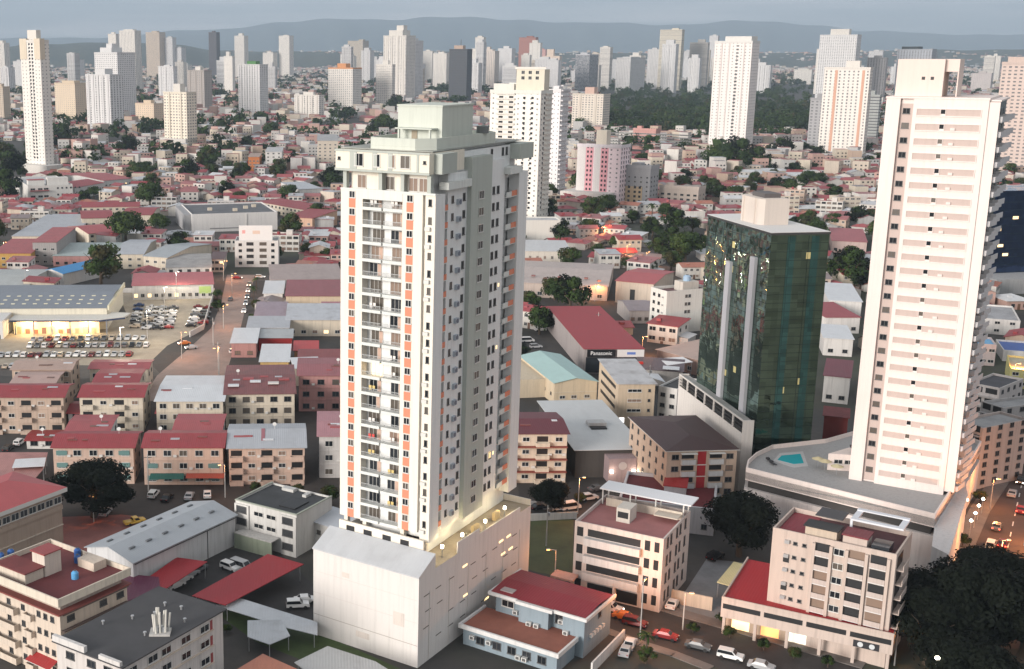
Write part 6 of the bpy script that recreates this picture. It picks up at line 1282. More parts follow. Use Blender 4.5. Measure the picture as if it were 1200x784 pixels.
for i, (x, y, px, py) in enumerate(near_h):
    k = hr.randrange(8) if hr.random() < .9 or any(taken(x, y + q, 4) for q in (12, 30, 50, 70)) else 8 + hr.randrange(3); o = HP[k].root if not HP[k].root.get('used') else copy_tree(HP[k].root); o['used'] = 1
    base = (-3 if px < 420 else -33 if hr.random() < .5 else 5) + hr.choice((0, 0, 0, 90)) + hr.uniform(-4, 4)
    o.location = (x, y, 0); o.rotation_euler = (0, 0, rad(base)); o.scale = (hr.uniform(.9, 1.16),) * 2 + (hr.uniform(.9, 1.15),); o['group'] = 'houses of the low-rise quarters'
    wi = hr.choice((0, 0, 0, 0, 0, 0, 1, 1, 2, 3, 3, 4, 5)); ri = hr.choice((0, 0, 0, 1, 1, 2, 2, 3, 3, 4, 5, 5, 6, 7, 7))
    for ch in o.children:
        if ch.name.startswith('wall'): override(ch, 0, HW[wi])
        if ch.name.startswith('roof'): override(ch, 0, HR[ri])
    items.append((o, '%s house with %s %s roof' % (HWN[wi], HRN[ri], HK[k]), px, py))
for b in HP:
    if 'used' in b.root: pass
for o, *_ in items:
    if 'used' in o: del o['used']
label_all(items)
HSPOT = [(x, y) for x, y, *_ in near_h]
far = MB()
for x, y, px, py in cand:
    if (x, y) in nset: continue
    w = hr.uniform(9, 12.5) * (1 if y < 1500 else 1.35 if y < 3000 else 2); d = hr.uniform(8.5, 11.5) * (1 if y < 1500 else 1.3); h = hr.choice((3.2, 3.2, 3.2, 3.2, 6.0, 6.0, 9 if y > 700 else 3.2, 14 if y > 1000 else 6)); an = hr.choice((0, 0, -35, 55, 90)) + hr.uniform(-6, 6); c, s = math.cos(rad(an)), math.sin(rad(an)); wi = hr.choice((0, 0, 0, 1, 2, 3, 4, 5)); ri = 6 + hr.choice((0, 0, 1, 1, 2, 2, 3, 3, 4, 5, 5, 6, 7, 7))
    zt = terrain(x, y) if y > 7500 else 0
    q = lambda a, b_, z: (x + a * c - b_ * s, y + a * s + b_ * c, z + zt)
    a, b_ = w / 2, d / 2
    for p0, p1 in (((-a, -b_), (a, -b_)), ((a, -b_), (a, b_)), ((a, b_), (-a, b_)), ((-a, b_), (-a, -b_))): far.poly((q(*p0, 0), q(*p1, 0), q(*p1, h), q(*p0, h)), wi)
    if h > 8: far.poly((q(-a, -b_, h), q(a, -b_, h), q(a, b_, h), q(-a, b_, h)), ri)
    else:
        rz = h + d * .17; far.poly((q(-a - .5, -b_ - .5, h), q(a + .5, -b_ - .5, h), q(a + .5, 0, rz), q(-a - .5, 0, rz)), ri); far.poly((q(a + .5, b_ + .5, h), q(-a - .5, b_ + .5, h), q(-a - .5, 0, rz), q(a + .5, 0, rz)), ri)
        far.poly((q(-a, -b_, h), q(-a, 0, rz - .1), q(-a, b_, h)), wi); far.poly((q(a, b_, h), q(a, 0, rz - .1), q(a, -b_, h)), wi)
    if y < 1500:
        for k in range(int(h / 3)):
            for t in (-.3, .05, .33): far.poly((q(a * 2 * t - .7, -b_ - .04, 1 + 3 * k), q(a * 2 * t + .7, -b_ - .04, 1 + 3 * k), q(a * 2 * t + .7, -b_ - .04, 2.1 + 3 * k), q(a * 2 * t - .7, -b_ - .04, 2.1 + 3 * k)), 14)
o = far.build('distant_houses', HW + HR + [GLASS[0]]); o['kind'] = 'stuff'

# ------------------------------------------------------------------ trees
LEAF = []
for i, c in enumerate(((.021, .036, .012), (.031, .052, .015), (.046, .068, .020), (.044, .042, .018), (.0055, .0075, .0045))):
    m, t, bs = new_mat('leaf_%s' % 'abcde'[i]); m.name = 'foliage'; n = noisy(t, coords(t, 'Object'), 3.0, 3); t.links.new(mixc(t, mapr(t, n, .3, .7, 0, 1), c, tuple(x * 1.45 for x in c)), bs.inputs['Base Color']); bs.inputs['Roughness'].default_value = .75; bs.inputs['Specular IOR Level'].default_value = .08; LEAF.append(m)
BARK = wall((.10, .075, .055), .4, 'bark')
ZT = lambda x, y: terrain(x, y) - 1 if y > 7000 else 0
def crown_into(b, c, r, n, leaf, rr, flat=.75, mats=(0, 1, 2)):
    """leaf-sized faces through a lumpy crown of clumps"""
    cl = []
    for k in range(16):
        th, z = rr.uniform(0, 6.283), rr.uniform(-.55, .9); q = math.sqrt(max(0, 1 - z * z)) * rr.uniform(.35, .95)
        cl.append((c[0] + r * q * math.cos(th) * .8, c[1] + r * q * math.sin(th) * .8, c[2] + r * z * flat * .75, r * rr.uniform(.26, .46), rr.choice(mats)))
    for k in range(n):
        x, y, z, cr_, mi = cl[k % len(cl)]
        v = Vector((rr.gauss(0, 1), rr.gauss(0, 1), rr.gauss(0, 1))).normalized(); p = Vector((x, y, z)) + Vector((v.x, v.y, v.z * .8)) * cr_ * rr.random() ** .28 * rr.choice((1, 1, 1, 1.18))
        nn = (v + Vector((rr.uniform(-.7, .7), rr.uniform(-.7, .7), rr.uniform(-.3, .9)))).normalized(); a = nn.orthogonal().normalized(); a.rotate(__import__('mathutils').Quaternion(nn, rr.uniform(0, 6.28))); d2 = nn.cross(a); s = leaf * rr.uniform(.6, 1.3)
        b.poly((p - a * s, p - d2 * s * .55, p + a * s, p + d2 * s * .55), mi)
def tree_proto(n, leaf, seed, mats=(0, 1, 2), flat=.75, dark=False):
    rr = random.Random(seed); t = thing('tree', 'tree', 'tree', (0, -420, 0)); tr = MB(); tr.tube((0, 0, 0), (.03, .02, .62), .085, .055, 8)
    for k in range(6):
        a = k * 1.05 + rr.uniform(-.3, .3); p = (.45 * math.cos(a), .45 * math.sin(a), rr.uniform(.95, 1.3)); tr.tube((.02, .01, .45 + .03 * k), p, .04, .014, 6); tr.tube(p, (p[0] * 1.5, p[1] * 1.5, p[2] + .2), .014, .006, 5)
    tr.build('trunk', BARK, t); cb = MB(); crown_into(cb, (0, 0, .98), 1.0, n, leaf, rr, flat, mats); cb.build('crown', LEAF, t); return t
TP = [tree_proto(3000, .088, 1, (0, 1, 4)), tree_proto(3000, .088, 2, (1, 2, 0)), tree_proto(3000, .09, 3, (0, 1, 3), .6), tree_proto(3000, .09, 4, (1, 2, 3), .9)]
TN_ = ['dense dark green tree', 'rounded mid green tree', 'wide low olive tree', 'tall loose green tree']
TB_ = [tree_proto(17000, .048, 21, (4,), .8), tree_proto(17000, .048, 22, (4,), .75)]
first = {}; titems = []
def plant(px, py, rpx, k=None, big=None, label=None, sq=1.0):
    p = P(px, py); r = (1.22 if big is not None else 1.06) * rpx * p[1] / FPX; src = TB_[big] if big is not None else TP[k]; key = ('b', big) if big is not None else ('s', k)
    o = src if key not in first else copy_tree(src); first[key] = 1
    o.location = p; o.scale = (r, r, r * sq); o.rotation_euler = (0, 0, R.uniform(0, 6.28)); o['group'] = 'trees between the buildings'
    if label: o['label'] = label
    else: titems.append((o, TN_[k], px, py))
    return o
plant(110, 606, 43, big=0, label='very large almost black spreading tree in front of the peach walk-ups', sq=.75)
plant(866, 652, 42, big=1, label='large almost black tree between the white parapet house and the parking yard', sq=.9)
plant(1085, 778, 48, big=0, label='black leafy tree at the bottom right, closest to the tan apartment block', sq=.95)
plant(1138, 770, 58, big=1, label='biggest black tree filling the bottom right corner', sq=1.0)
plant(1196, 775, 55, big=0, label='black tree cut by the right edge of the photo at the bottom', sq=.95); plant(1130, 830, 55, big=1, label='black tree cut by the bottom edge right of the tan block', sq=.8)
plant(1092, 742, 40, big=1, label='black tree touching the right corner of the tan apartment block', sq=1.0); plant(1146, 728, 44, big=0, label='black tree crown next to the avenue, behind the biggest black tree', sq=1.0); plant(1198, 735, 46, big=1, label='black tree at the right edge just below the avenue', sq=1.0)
plant(645, 602, 22, big=1, label='dark bushy tree below the cream four storey block right of the tower', sq=.9)
for x, y, r, k in ((118, 336, 27, 3), (6, 232, 19, 0), (14, 208, 17, 0), (2, 195, 16, 2), (148, 287, 22, 1), (150, 182, 13, 0), (76, 177, 13, 0), (176, 245, 17, 1), (220, 213, 14, 0), (242, 200, 15, 3), (263, 193, 9, 0), (92, 178, 8, 1), (163, 212, 12, 1), (178, 222, 10, 3), (285, 207, 9, 1), (325, 207, 11, 3), (372, 260, 12, 1), (391, 226, 17, 0), (290, 178, 10, 0), (318, 162, 10, 1), (452, 160, 14, 1), (466, 134, 12, 0), (440, 162, 10, 0), (472, 158, 9, 1),
    (632, 392, 19, 0), (668, 366, 24, 0), (650, 352, 16, 2), (622, 365, 13, 3), (657, 285, 15, 0), (711, 252, 13, 1), (690, 276, 11, 1), (722, 293, 9, 1), (741, 262, 9, 0), (772, 304, 15, 0), (786, 318, 14, 2), (803, 306, 19, 1), (792, 274, 16, 0), (822, 300, 14, 0), (836, 236, 14, 3), (842, 200, 17, 1), (865, 200, 21, 0), (885, 204, 18, 0), (905, 205, 11, 0), (915, 187, 14, 0), (945, 222, 12, 1), (946, 205, 10, 1), (958, 190, 10, 0), (972, 230, 8, 1), (976, 268, 10, 1), (990, 338, 24, 0), (1000, 322, 17, 0), (1008, 340, 14, 0),
    (385, 590, 13, 2), (350, 582, 9, 2), (300, 576, 7, 2), (236, 752, 11, 0), (265, 742, 7, 1), (757, 778, 12, 3), (610, 420, 10, 0), (812, 742, 8, 0), (855, 748, 9, 2), (895, 762, 9, 0), (930, 772, 9, 2), (970, 782, 9, 0), (845, 730, 7, 0), (760, 322, 10, 1), (735, 315, 8, 2), (700, 300, 8, 1), (300, 363, 7, 2), (296, 378, 6, 1), (325, 304, 9, 0), (360, 302, 10, 2), (382, 305, 9, 1), (256, 365, 8, 0), (255, 350, 6, 1), (150, 262, 9, 0), (30, 300, 7, 1), (195, 205, 11, 1), (98, 240, 9, 0), (110, 233, 8, 1), (62, 262, 6, 0), (1165, 560, 10, 0), (1148, 590, 9, 2), (1190, 525, 10, 0), (1128, 640, 9, 0), (1100, 580, 8, 0), (880, 600, 8, 0), (680, 590, 8, 2)):
    plant(x, y, r, k)
def palm_proto():
    t = thing('palm_tree', 'palm', 'palm tree', (0, -430, 0)); tr = MB(); pz = [(0, 0, 0), (.15, .05, 2.5), (.22, .1, 5), (.2, .12, 7.4)]
    for a, c in zip(pz, pz[1:]): tr.tube(a, c, .2, .16, 8)
    tr.build('trunk', BARK, t); cr_ = MB(); rr = random.Random(9)
    for k in range(16):
        a = k * 2.4; el = rr.uniform(-.1, 1.0); px0 = Vector((.2, .12, 7.4)); d_ = Vector((math.cos(a), math.sin(a), el)).normalized(); prev = px0
        for q in range(5):
            nx_ = prev + d_ * .55; d_ = (d_ + Vector((0, 0, -.34))).normalized(); sd_ = Vector((-math.sin(a), math.cos(a), 0)) * (.42 - .07 * q); cr_.poly((prev - sd_, nx_ - sd_ * .8, nx_, prev), k % 3); cr_.poly((prev, nx_, nx_ + sd_ * .8 - Vector((0, 0, .12)), prev + sd_ - Vector((0, 0, .12))), k % 3); prev = nx_
    cr_.build('crown', LEAF, t); return t
pp = palm_proto(); pitems = []
for i, (x, y, sc) in enumerate(((763, 262, 1.5), (757, 778, .7), (700, 262, 1.0), (728, 276, 1.0), (300, 344, .9), (297, 356, .9), (330, 188, 1.2), (300, 196, 1.1), (655, 296, 1.1), (820, 212, 1.1), (908, 232, 1.1), (955, 242, 1.0), (236, 236, 1.1), (118, 236, 1.1), (98, 228, 1.0), (380, 300, 1.0))):
    o = pp if i == 0 else copy_tree(pp); o.location = P(x, y); o.scale = (sc,) * 3; o.rotation_euler = (0, 0, i * 1.3); o['group'] = 'palms between the houses'; pitems.append((o, 'slim palm tree', x, y))
label_all(pitems)
n_extra = 0
while n_extra < 205:
    Yd = R.uniform(470, 1250); Xd = R.uniform(-45 - PPX, 1245 - PPX) / FPX * Yd; px, py = proj(Xd, Yd, 0)
    if taken(Xd, Yd, 3) or any(inpoly(px, py, z) for z in NOBUILD[:7] + NOBUILD[9:13]) or min((a - Xd) ** 2 + (b_ - Yd) ** 2 for a, b_ in HSPOT) < 46: continue
    if 403 < px < 603 and py > 200 or py > 330: continue
    plant(px, py, R.uniform(4.0, 7.5) * FPX / Yd, R.randrange(4)); n_extra += 1
label_all(titems)
wd = MB(); rr = random.Random(77); PARK = [(655, 150), (688, 158), (690, 112), (760, 104), (850, 100), (950, 99), (975, 110), (960, 152), (900, 158), (840, 165), (780, 160), (730, 158)]; n_ = 0
while n_ < 520:
    px, py = rr.uniform(650, 980), 100 + 62 * rr.random() ** .7
    if not inpoly(px, py, PARK): continue
    p = P(px, py); r = rr.uniform(8, 13)
    if taken(p[0], p[1], 2): n_ += 1; continue
    crown_into(wd, (p[0], p[1], r * 1.0), r, 150, r * .16, rr, .8, (rr.choice((0, 1, 2, 3)), rr.choice((0, 1)))); n_ += 1
for k in range(1500):
    Yd = rr.uniform(1100, 6000) if k < 900 else rr.uniform(3500, 7400); Xd = rr.uniform(-60 - PPX, 1260 - PPX) / FPX * Yd; r = rr.uniform(7, 14)
    if taken(Xd, Yd, 2): continue
    for q in range(rr.choice((1, 2, 4))): crown_into(wd, (Xd + rr.uniform(-25, 25), Yd + rr.uniform(-25, 25), r * .8), r, 45, r * .28, rr, .8, (0, 1))
o = wd.build('woodland', LEAF); o['kind'] = 'stuff'

# ------------------------------------------------------------------ cars
def car_proto(kind):
    t = thing('car', 'car', 'car', (0, -440, 0)); Lh, W = (2.15, .88) if kind != 'van' else (2.4, .95)
    prof = {'sedan': [(-2.15, .35), (-2.15, .85), (-1.5, .95), (-.95, 1.42), (.45, 1.44), (1.05, .98), (2.05, .82), (2.15, .55), (2.15, .35)], 'suv': [(-2.15, .4), (-2.15, 1.0), (-2.0, 1.65), (.35, 1.68), (1.0, 1.08), (2.05, .95), (2.15, .6), (2.15, .4)], 'van': [(-2.4, .4), (-2.4, 1.9), (1.1, 1.95), (1.8, 1.2), (2.35, 1.05), (2.4, .4)], 'pickup': [(-2.4, .45), (-2.4, .95), (-.6, .95), (-.55, 1.6), (.6, 1.62), (1.15, 1.05), (2.3, .95), (2.4, .45)]}[kind]
    b = MB(); n = len(prof); wz = lambda z: W if z < 1.05 else W * .84
    for s in (-1, 1): b.poly([(x, s * wz(z), z) for x, z in (prof if s < 0 else prof[::-1])][::-1])
    for k in range(n):
        (x0, z0), (x1, z1) = prof[k], prof[(k + 1) % n]; b.poly([(x0, -wz(z0), z0), (x1, -wz(z1), z1), (x1, wz(z1), z1), (x0, wz(z0), z0)])
    b.build('body', plain((.6, .6, .6), .25, .1, name='car_paint'), t); g_ = GLASS[0]
    roofs = [(i, prof[i], prof[(i + 1) % n]) for i in range(n) if abs(prof[i][1] - prof[(i + 1) % n][1]) > .35 and max(prof[i][1], prof[(i + 1) % n][1]) > 1.35]
    for i, (x0, z0), (x1, z1) in roofs:
        nx_, nz_ = -(z1 - z0), (x1 - x0); l = math.hypot(nx_, nz_); ox, oz = nx_ / l * .012, nz_ / l * .012; l1, l2 = .12, .88
        pa = (x0 + (x1 - x0) * l1 + ox, z0 + (z1 - z0) * l1 + oz); pb = (x0 + (x1 - x0) * l2 + ox, z0 + (z1 - z0) * l2 + oz)
        MB().poly([(pa[0], -.7, pa[1]), (pb[0], -.66, pb[1]), (pb[0], .66, pb[1]), (pa[0], .7, pa[1])]).build('windscreen', g_, t)
    tp = max(z for _, z in prof); xs = [x for x, z in prof if z > tp - .1]
    for s in (-1, 1):
        y0, y1 = s * (W * .84 + .075), s * (W * .84 + .012); MB().poly([(min(xs) - .25, s * (W * .93), 1.04), (max(xs) + .35, s * (W * .93), 1.04), (max(xs) - .05, y1, tp - .12), (min(xs) + .08, y1, tp - .12)][::s]).build('side_window', g_, t)
        for x in (-1.35, 1.35): MB().tube((x, s * (W - .16), .33), (x, s * (W + .02), .33), .33, .33, 12).build('wheel', plain((.02, .02, .02), .8, name='tyre'), t)
        MB().box(Lh - .08, Lh + .015, s * W * .75 - .17, s * W * .75 + .17, .6, .76).build('headlight', plain((.6, .6, .58), .2, name='lamp_glass'), t); MB().box(-Lh - .015, -Lh + .08, s * W * .75 - .15, s * W * .75 + .15, .68, .84).build('tail_light', plain((.3, .02, .02), .3, name='tail_glass'), t)
    return t
CP = {k: car_proto(k) for k in ('sedan', 'suv', 'van', 'pickup')}; cfirst = {}
PAINT = {'white': (.72, .72, .71), 'silver': (.42, .43, .44), 'black': (.015, .015, .017), 'grey': (.13, .135, .14), 'red': (.26, .03, .03), 'dark red': (.14, .015, .015), 'blue': (.03, .06, .16), 'yellow': (.62, .38, .06), 'beige': (.5, .42, .32), 'orange': (.6, .18, .04)}
citems = []
def car(px, py, head, colr, kind, label=None, group=None, on=0, what=None, z=.03, pt=None):
    p = pt or P(px, py); o = CP[kind] if kind not in cfirst else copy_tree(CP[kind]); cfirst[kind] = 1
    o.location = (p[0], p[1], z); o.rotation_euler = (0, 0, rad(head)); mt = plain(PAINT[colr], .25, .1, name='car_paint')
    for ch in o.children:
        if ch.name.startswith('body'): override(ch, 0, mt)
        if ch.name.startswith('headlight') : override(ch, 0, LAMP_W if on == 1 else plain((.6, .6, .58), .2, name='lamp_glass'))
        if ch.name.startswith('tail') : override(ch, 0, LAMP_R if on else plain((.3, .02, .02), .3, name='tail_glass'))
    if group: o['group'] = group
    elif 'group' in o: del o['group']
    if label: o['label'] = label
    else: citems.append((o, what or '%s %s' % (colr, kind), px, py))
    return o
KN = {'sedan': 'saloon car', 'suv': 'tall estate car', 'van': 'van', 'pickup': 'pickup'}
def row(px0, py0, px1, py1, n, head, where):
    cnt = []
    for i in range(n):
        t = i / max(1, n - 1); c = R.choice(('white', 'white', 'white', 'white', 'silver', 'silver', 'silver', 'black', 'grey', 'grey', 'red', 'blue', 'beige', 'dark red')); k = R.choice(('sedan', 'sedan', 'suv', 'suv', 'pickup'))
        cnt.append((car(px0 + (px1 - px0) * t, py0 + (py1 - py0) * t, head + R.uniform(-3, 3) + R.choice((0, 180)), c, k, 'x', 'cars parked in the car lot'), '%s %s' % (c, KN[k])))
    g_ = {}
    for o, w_ in cnt: g_.setdefault(w_, []).append(o)
    for w_, os_ in g_.items():
        for i, o in enumerate(os_): o['label'] = '%s%s in %s' % ('' if len(os_) == 1 else (('leftmost ' if i == 0 else 'rightmost ' if i == len(os_) - 1 else ORD[i] + '-from-left ') if head > 45 else ('nearest ' if i == 0 else 'farthest ' if i == len(os_) - 1 else ORD[i] + '-nearest ')), w_, where)
row(2, 418, 152, 417, 18, 88, 'the front row of the car lot'); row(36, 407, 172, 406, 17, 88, 'the second row of the car lot'); row(40, 399, 168, 398, 15, 88, 'the third row nearest the lit showroom')
row(158, 384, 163, 359, 6, 0, 'the left column behind the showroom canopy'); row(172, 386, 178, 362, 6, 0, 'the second column behind the canopy'); row(184, 386, 190, 362, 6, 0, 'the middle column of the car lot'); row(197, 385, 203, 362, 6, 0, 'the column right of the middle of the lot'); row(224, 383, 233, 361, 6, 0, 'the column along the right wall of the lot'); row(238, 380, 243, 362, 4, 0, 'the outermost column by the lot wall')
row(8, 431, 24, 431, 3, 80, 'the corner behind the leftmost walk-up')
SG = 'cars on the side street'
for x, y, h, c, k, on, l in ((286, 366, 268, 'white', 'sedan', 1, 'nearest car of the queue with lit headlights on the side street'), (288, 357, 268, 'silver', 'suv', 1, 'second car of the lit queue on the side street'), (290, 349, 268, 'grey', 'sedan', 1, 'third car of the lit queue on the side street'), (291, 342, 268, 'white', 'sedan', 1, 'fourth car of the lit queue on the side street'), (292, 335, 268, 'beige', 'suv', 1, 'last car of the lit queue before the crossing'), (216, 404, 200, 'orange', 'sedan', 1, 'orange lit car turning beside the car lot sign'), (224, 409, 200, 'silver', 'sedan', 1, 'pale car behind the orange lit turning car'), (240, 326, 0, 'silver', 'sedan', 1, 'silver car at the left end of the cross street'), (278, 327, 0, 'red', 'sedan', 1, 'red car at the crossing below the sign board block'), (305, 326, 0, 'white', 'suv', 1, 'white car at the crossing below the sign board block'), (330, 326, 0, 'grey', 'sedan', 2, 'grey car at the right end of the cross street'), (276, 414, 20, 'white', 'suv', 0, 'white car parked by the red shop fronts'), (270, 352, 88, 'grey', 'sedan', 0, 'grey car standing on the left of the side street')):
    car(x, y, h, c, k, l, SG, on)
for x, y, h, c, k, on, l in ((732, 726, -33, 'orange', 'sedan', 2, 'orange taxi-like car glowing under the street lamp'), (716, 716, -33, 'white', 'suv', 1, 'white car behind the orange one on the main street'), (780, 748, -30, 'red', 'sedan', 0, 'red car parked on the main street'), (818, 760, -30, 'grey', 'sedan', 0, 'dark grey car between the red car and the white off-roader'), (856, 772, -30, 'white', 'suv', 0, 'white off-roader with a dark soft top on the main street'), (788, 711, 60, 'white', 'sedan', 0, 'white car pulled up beside the lit pale wall'), (738, 758, 65, 'white', 'sedan', 0, 'white car parked in the corner plot right of the blue-grey house'), (733, 766, 65, 'silver', 'sedan', 0, 'silver car next to the white one right of the blue-grey house'), (744, 733, -32, 'dark red', 'suv', 2, 'dark red car by the tall lamp pole'), (892, 784, -30, 'silver', 'sedan', 0, 'silver car at the bottom edge on the main street'),
    (349, 712, 5, 'white', 'suv', 0, 'white car nearest the podium in the yard'), (358, 706, 5, 'white', 'sedan', 0, 'white car half behind the nearest one in the podium yard'), (270, 668, -40, 'white', 'suv', 0, 'white car at the end of the yard between the carports'), (283, 667, -40, 'silver', 'van', 0, 'silver van beside the white yard car'), (205, 689, 50, 'white', 'sedan', 0, 'white car nearest the felt roof under the carport'), (214, 682, 50, 'white', 'sedan', 0, 'second white car along the carport'), (222, 676, 50, 'silver', 'sedan', 0, 'silver car along the carport'), (232, 670, 50, 'grey', 'suv', 0, 'grey car at the far end of the carport row'),
    (620, 594, 20, 'silver', 'sedan', 0, 'silver car parked left in the forecourt by the dark bushy tree'), (632, 597, 20, 'black', 'sedan', 0, 'black car in the forecourt by the dark bushy tree'), (654, 598, 20, 'white', 'suv', 0, 'white car right of the dark bushy tree'), (668, 597, 20, 'white', 'van', 0, 'white van by the orange lamp post'), (105, 545, 90, 'white', 'sedan', 0, 'white car in the dark alley between the peach walk-ups'), (124, 603, 80, 'silver', 'suv', 0, 'silver car under the very large black tree'), (158, 614, 30, 'yellow', 'pickup', 0, 'yellow pickup at the back of the red plaza'), (23, 521, 80, 'white', 'suv', 0, 'white car beside the red roofed hut'), (10, 528, 80, 'black', 'suv', 0, 'black car at the left edge beside the hut'),
    (633, 388, 10, 'white', 'sedan', 0, 'white car in the shade of the dark trees'), (618, 401, 10, 'white', 'van', 0, 'white van left of the red roofed store'), (628, 408, 10, 'silver', 'suv', 0, 'silver car left of the red roofed store')):
    car(x, y, h, c, k, l, None, on)
for x, y, h, c, k, l in ((180, 582, 80, 'white', 'suv', 'white car parked left under the green awning'), (196, 586, 75, 'black', 'sedan', 'black car parked in front of the green awning'), (222, 584, 85, 'silver', 'sedan', 'silver car parked in front of the red awning'), (243, 582, 95, 'white', 'sedan', 'white car parked at the right end of the red awning'), (318, 580, 5, 'grey', 'suv', 'grey car behind the white shuttered office'), (335, 584, 5, 'white', 'sedan', 'white car behind the white shuttered office'), (700, 575, 20, 'grey', 'sedan', 'grey car beside the mauve entrance block'), (690, 586, 20, 'white', 'suv', 'white car in front of the mauve entrance block'), (838, 655, 40, 'black', 'suv', 'black car under the yellow lit awning')): car(x, y, h, c, k, l)
for i, (x, y, c, k, on, l) in enumerate(((1161, 641, 'white', 'suv', 0, 'white car parked on the pavement side of the avenue'), (1146, 664, 'white', 'sedan', 0, 'upper white car of the pair by the black trees'), (1142, 672, 'silver', 'sedan', 0, 'lower silver car of the pair by the black trees'), (1193, 670, 'silver', 'sedan', 1, 'car with bright headlights at the right edge of the avenue'), (1168, 620, 'grey', 'sedan', 2, 'grey car with red tail lights on the avenue'), (1186, 581, 'silver', 'sedan', 0, 'silver car far along the avenue'), (1196, 566, 'black', 'suv', 1, 'black car farthest along the avenue'), (1175, 640, 'dark red', 'sedan', 2, 'dark red car in the middle of the avenue'), (1196, 600, 'red', 'sedan', 2, 'red car in the far lane of the avenue'))):
    car(x, y, 55 if on != 1 else 235, c, k, l, 'cars along the avenue', on)
label_all(citems)

# ------------------------------------------------------------------ lamps and poles
def lamp(px, py, h, label, colr='o', energy=400, arm=1.6, head=0, grp=None):
    p = P(px, py); t = thing('street_lamp', label, 'street lamp', p, rad(head), grp); MB().cyl((0, 0), .13, 0, h, 8, 0, .08).build('pole', CONC, t); MB().tube((0, 0, h - .1), (arm, 0, h + .15), .05, .05, 6).build('arm', STEEL, t)
    hd = MB().box(arm - .3, arm + .35, -.17, .17, h + .06, h + .2).build('lamp_head', STEEL, t); MB().box(arm - .28, arm + .33, -.15, .15, h - .04, h + .055).build('bulb', LAMP_O if colr == 'o' else LAMP_W, hd)
    if energy:
        ld = bpy.data.lights.new('lamp_glow', 'POINT'); ld.energy = energy; ld.color = (1, .36, .10) if colr == 'o' else (1, .86, .66); ld.shadow_soft_size = .25; lo = bpy.data.objects.new('lamp_glow', ld); COL.objects.link(lo); lo.parent = t; lo.location = (arm, 0, h - .35)
    return t
lamp(650, 684, 7.0, 'orange glowing lamp on the grass lot right of the podium', 'o', 220, 1.5, 180); lamp(750, 747, 10.5, 'tall grey pole with an orange lamp by the pink terrace office', 'o', 2600, 1.2, 60); lamp(677, 602, 8.5, 'orange lamp post between the dark bushy tree and the grey sheet roof', 'o', 1500, 1.0, 0); lamp(264, 583, 8.0, 'orange lamp post in front of the right peach walk-up', 'o', 350, 1.2, 200)
lamp(213, 420, 9, 'pole lamp at the bend of the side street', 'o', 1300, 1.5, 0, 'lamps along the side street'); lamp(257, 440, 9, 'pole lamp at the lower end of the side street', 'o', 500, 1.5, 200, 'lamps along the side street'); lamp(262, 385, 9, 'pole lamp beside the car lot wall on the side street', 'o', 1300, 1.5, 0, 'lamps along the side street'); lamp(272, 345, 9, 'pole lamp nearest the crossing on the side street', 'o', 1300, 1.5, 0, 'lamps along the side street'); lamp(262, 329, 9, 'orange lamp at the crossing below the sign board block', 'o', 2200, 1.5, 0, 'lamps along the side street')
for x, y, l in ((173, 403, 'tall white lot lamp standing before the parked columns'), (142, 425, 'tall white lot lamp in the front row of the car lot'), (207, 352, 'tall white lot lamp at the far end of the car lot'), (193, 372, 'tall white lot lamp between the parked columns'), (31, 350, 'tall white lot lamp behind the dealership roof')): lamp(x, y, 12, l, 'w', 2600 if 'dealership' not in l else 0, 1.0, 0, 'lamps of the car lot')
for x, y, l, e in ((705, 280, 'orange lamp on the back street by the pink striped tower', 2500), (734, 303, 'orange lamp halfway along the back street', 2500), (757, 312, 'orange lamp among the trees of the back street', 2500), (752, 418, 'orange lamp glowing beside the red roofed store', 4000), (697, 353, 'orange lamp behind the red roofed store', 2000), (1187, 452, 'red-orange lamp by the yellow lit corner shop', 3000), (1170, 672, 'orange lamp over the lower avenue', 5000), (1200, 640, 'orange lamp on the far side of the avenue', 5000), (1160, 596, 'orange lamp over the upper avenue', 2000), (800, 738, 'orange lamp at the pavement of the parking yard', 500), (5, 300, 'orange lamp at the glowing market front', 3000), (1048, 780, 'orange lamp at the right corner of the red roofed shops', 900), (110, 612, 'pink-orange lamp over the red plaza', 700)): lamp(x, y, 7, l, 'o', e, 1.2, 0)
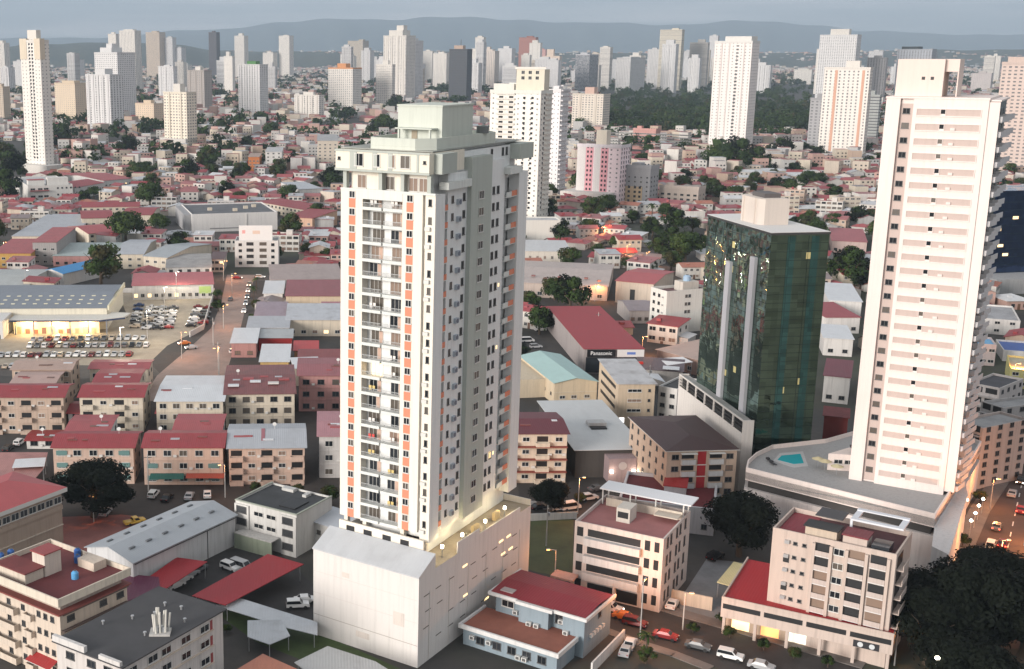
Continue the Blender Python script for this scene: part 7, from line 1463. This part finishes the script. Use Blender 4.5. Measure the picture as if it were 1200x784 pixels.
for i, (x, y) in enumerate(((1136, 628), (1141, 619), (1145, 610), (1150, 602), (1131, 603), (1113, 649))):
    p = P(x, y); t = thing('globe_lamp', ('nearest', 'second', 'third', 'farthest')[i] + ' white globe lamp along the podium forecourt by the avenue' if i < 4 else ('white globe lamp tight against the podium corner', 'bluish white globe lamp above the black trees')[i - 4], 'lamp', p, 0, 'globe lamps by the podium')
    MB().cyl((0, 0), .07, 0, 3.2, 8).build('pole', STEEL, t); MB().cyl((0, 0), .18, 3.2, 3.45, 10, 0, .38).cyl((0, 0), .38, 3.451, 3.8, 10, 0, .12).build('globe', LAMP_W if i != 5 else plain((.7, .8, 1.0), .5, 0, 14, 'lamp_blue'), t)
for x, y, l, c in ((1098, 772, 'big white floodlight among the black trees at the bottom', LAMP_W), (1121, 764, 'small bluish floodlight right of the big white one', LAMP_W)):
    p = P(x, y, 9); t = thing('floodlight', l, 'floodlight', (p[0], p[1], 0)); MB().cyl((0, 0), .12, 0, 9.0, 8).build('pole', STEEL, t); MB().box(-.28, .28, -.3, .1, 9.003, 9.4).build('lamp_head', c, t)
for x, y, h, l in ((256, 440, 11, 'utility pole with a transformer at the lower end of the side street'), (174, 575, 9, 'utility pole left of the green awning'), (250, 405, 10, 'utility pole across the side street from the car lot'), (760, 462, 9, 'utility pole beside the beige five storey block'), (700, 398, 10, 'utility pole behind the red roofed store'), (640, 640, 9, 'utility pole at the grass lot')):
    p = P(x, y); t = thing('utility_pole', l, 'utility pole', p); MB().cyl((0, 0), .14, 0, h, 8, 0, .1).build('pole', CONC, t); MB().box(-1.0, 1.0, -.05, .05, h - .9, h - .75).build('crossarm', DFRAME, t); MB().cyl((.35, 0), .22, h - 2.4, h - 1.6, 10).build('transformer', STEEL, t)
# rooftop pool deck umbrella tables
for i, (x, y) in enumerate(((958, 548), (966, 551), (980, 557))):
    p = P(x, y, 11.2); t = thing('parasol', ('left', 'middle', 'right')[i] + ' pale parasol of the three beside the rooftop pool', 'parasol', (p[0], p[1], 11.23), 0, 'parasols on the pool deck'); MB().cyl((0, 0), .04, 0, 2.2, 6).build('pole', STEEL, t); MB().cyl((0, 0), 1.4, 2.0, 2.5, 8, 0, .1).build('canopy', plain((.55, .48, .30), .8, name='parasol_cloth'), t)
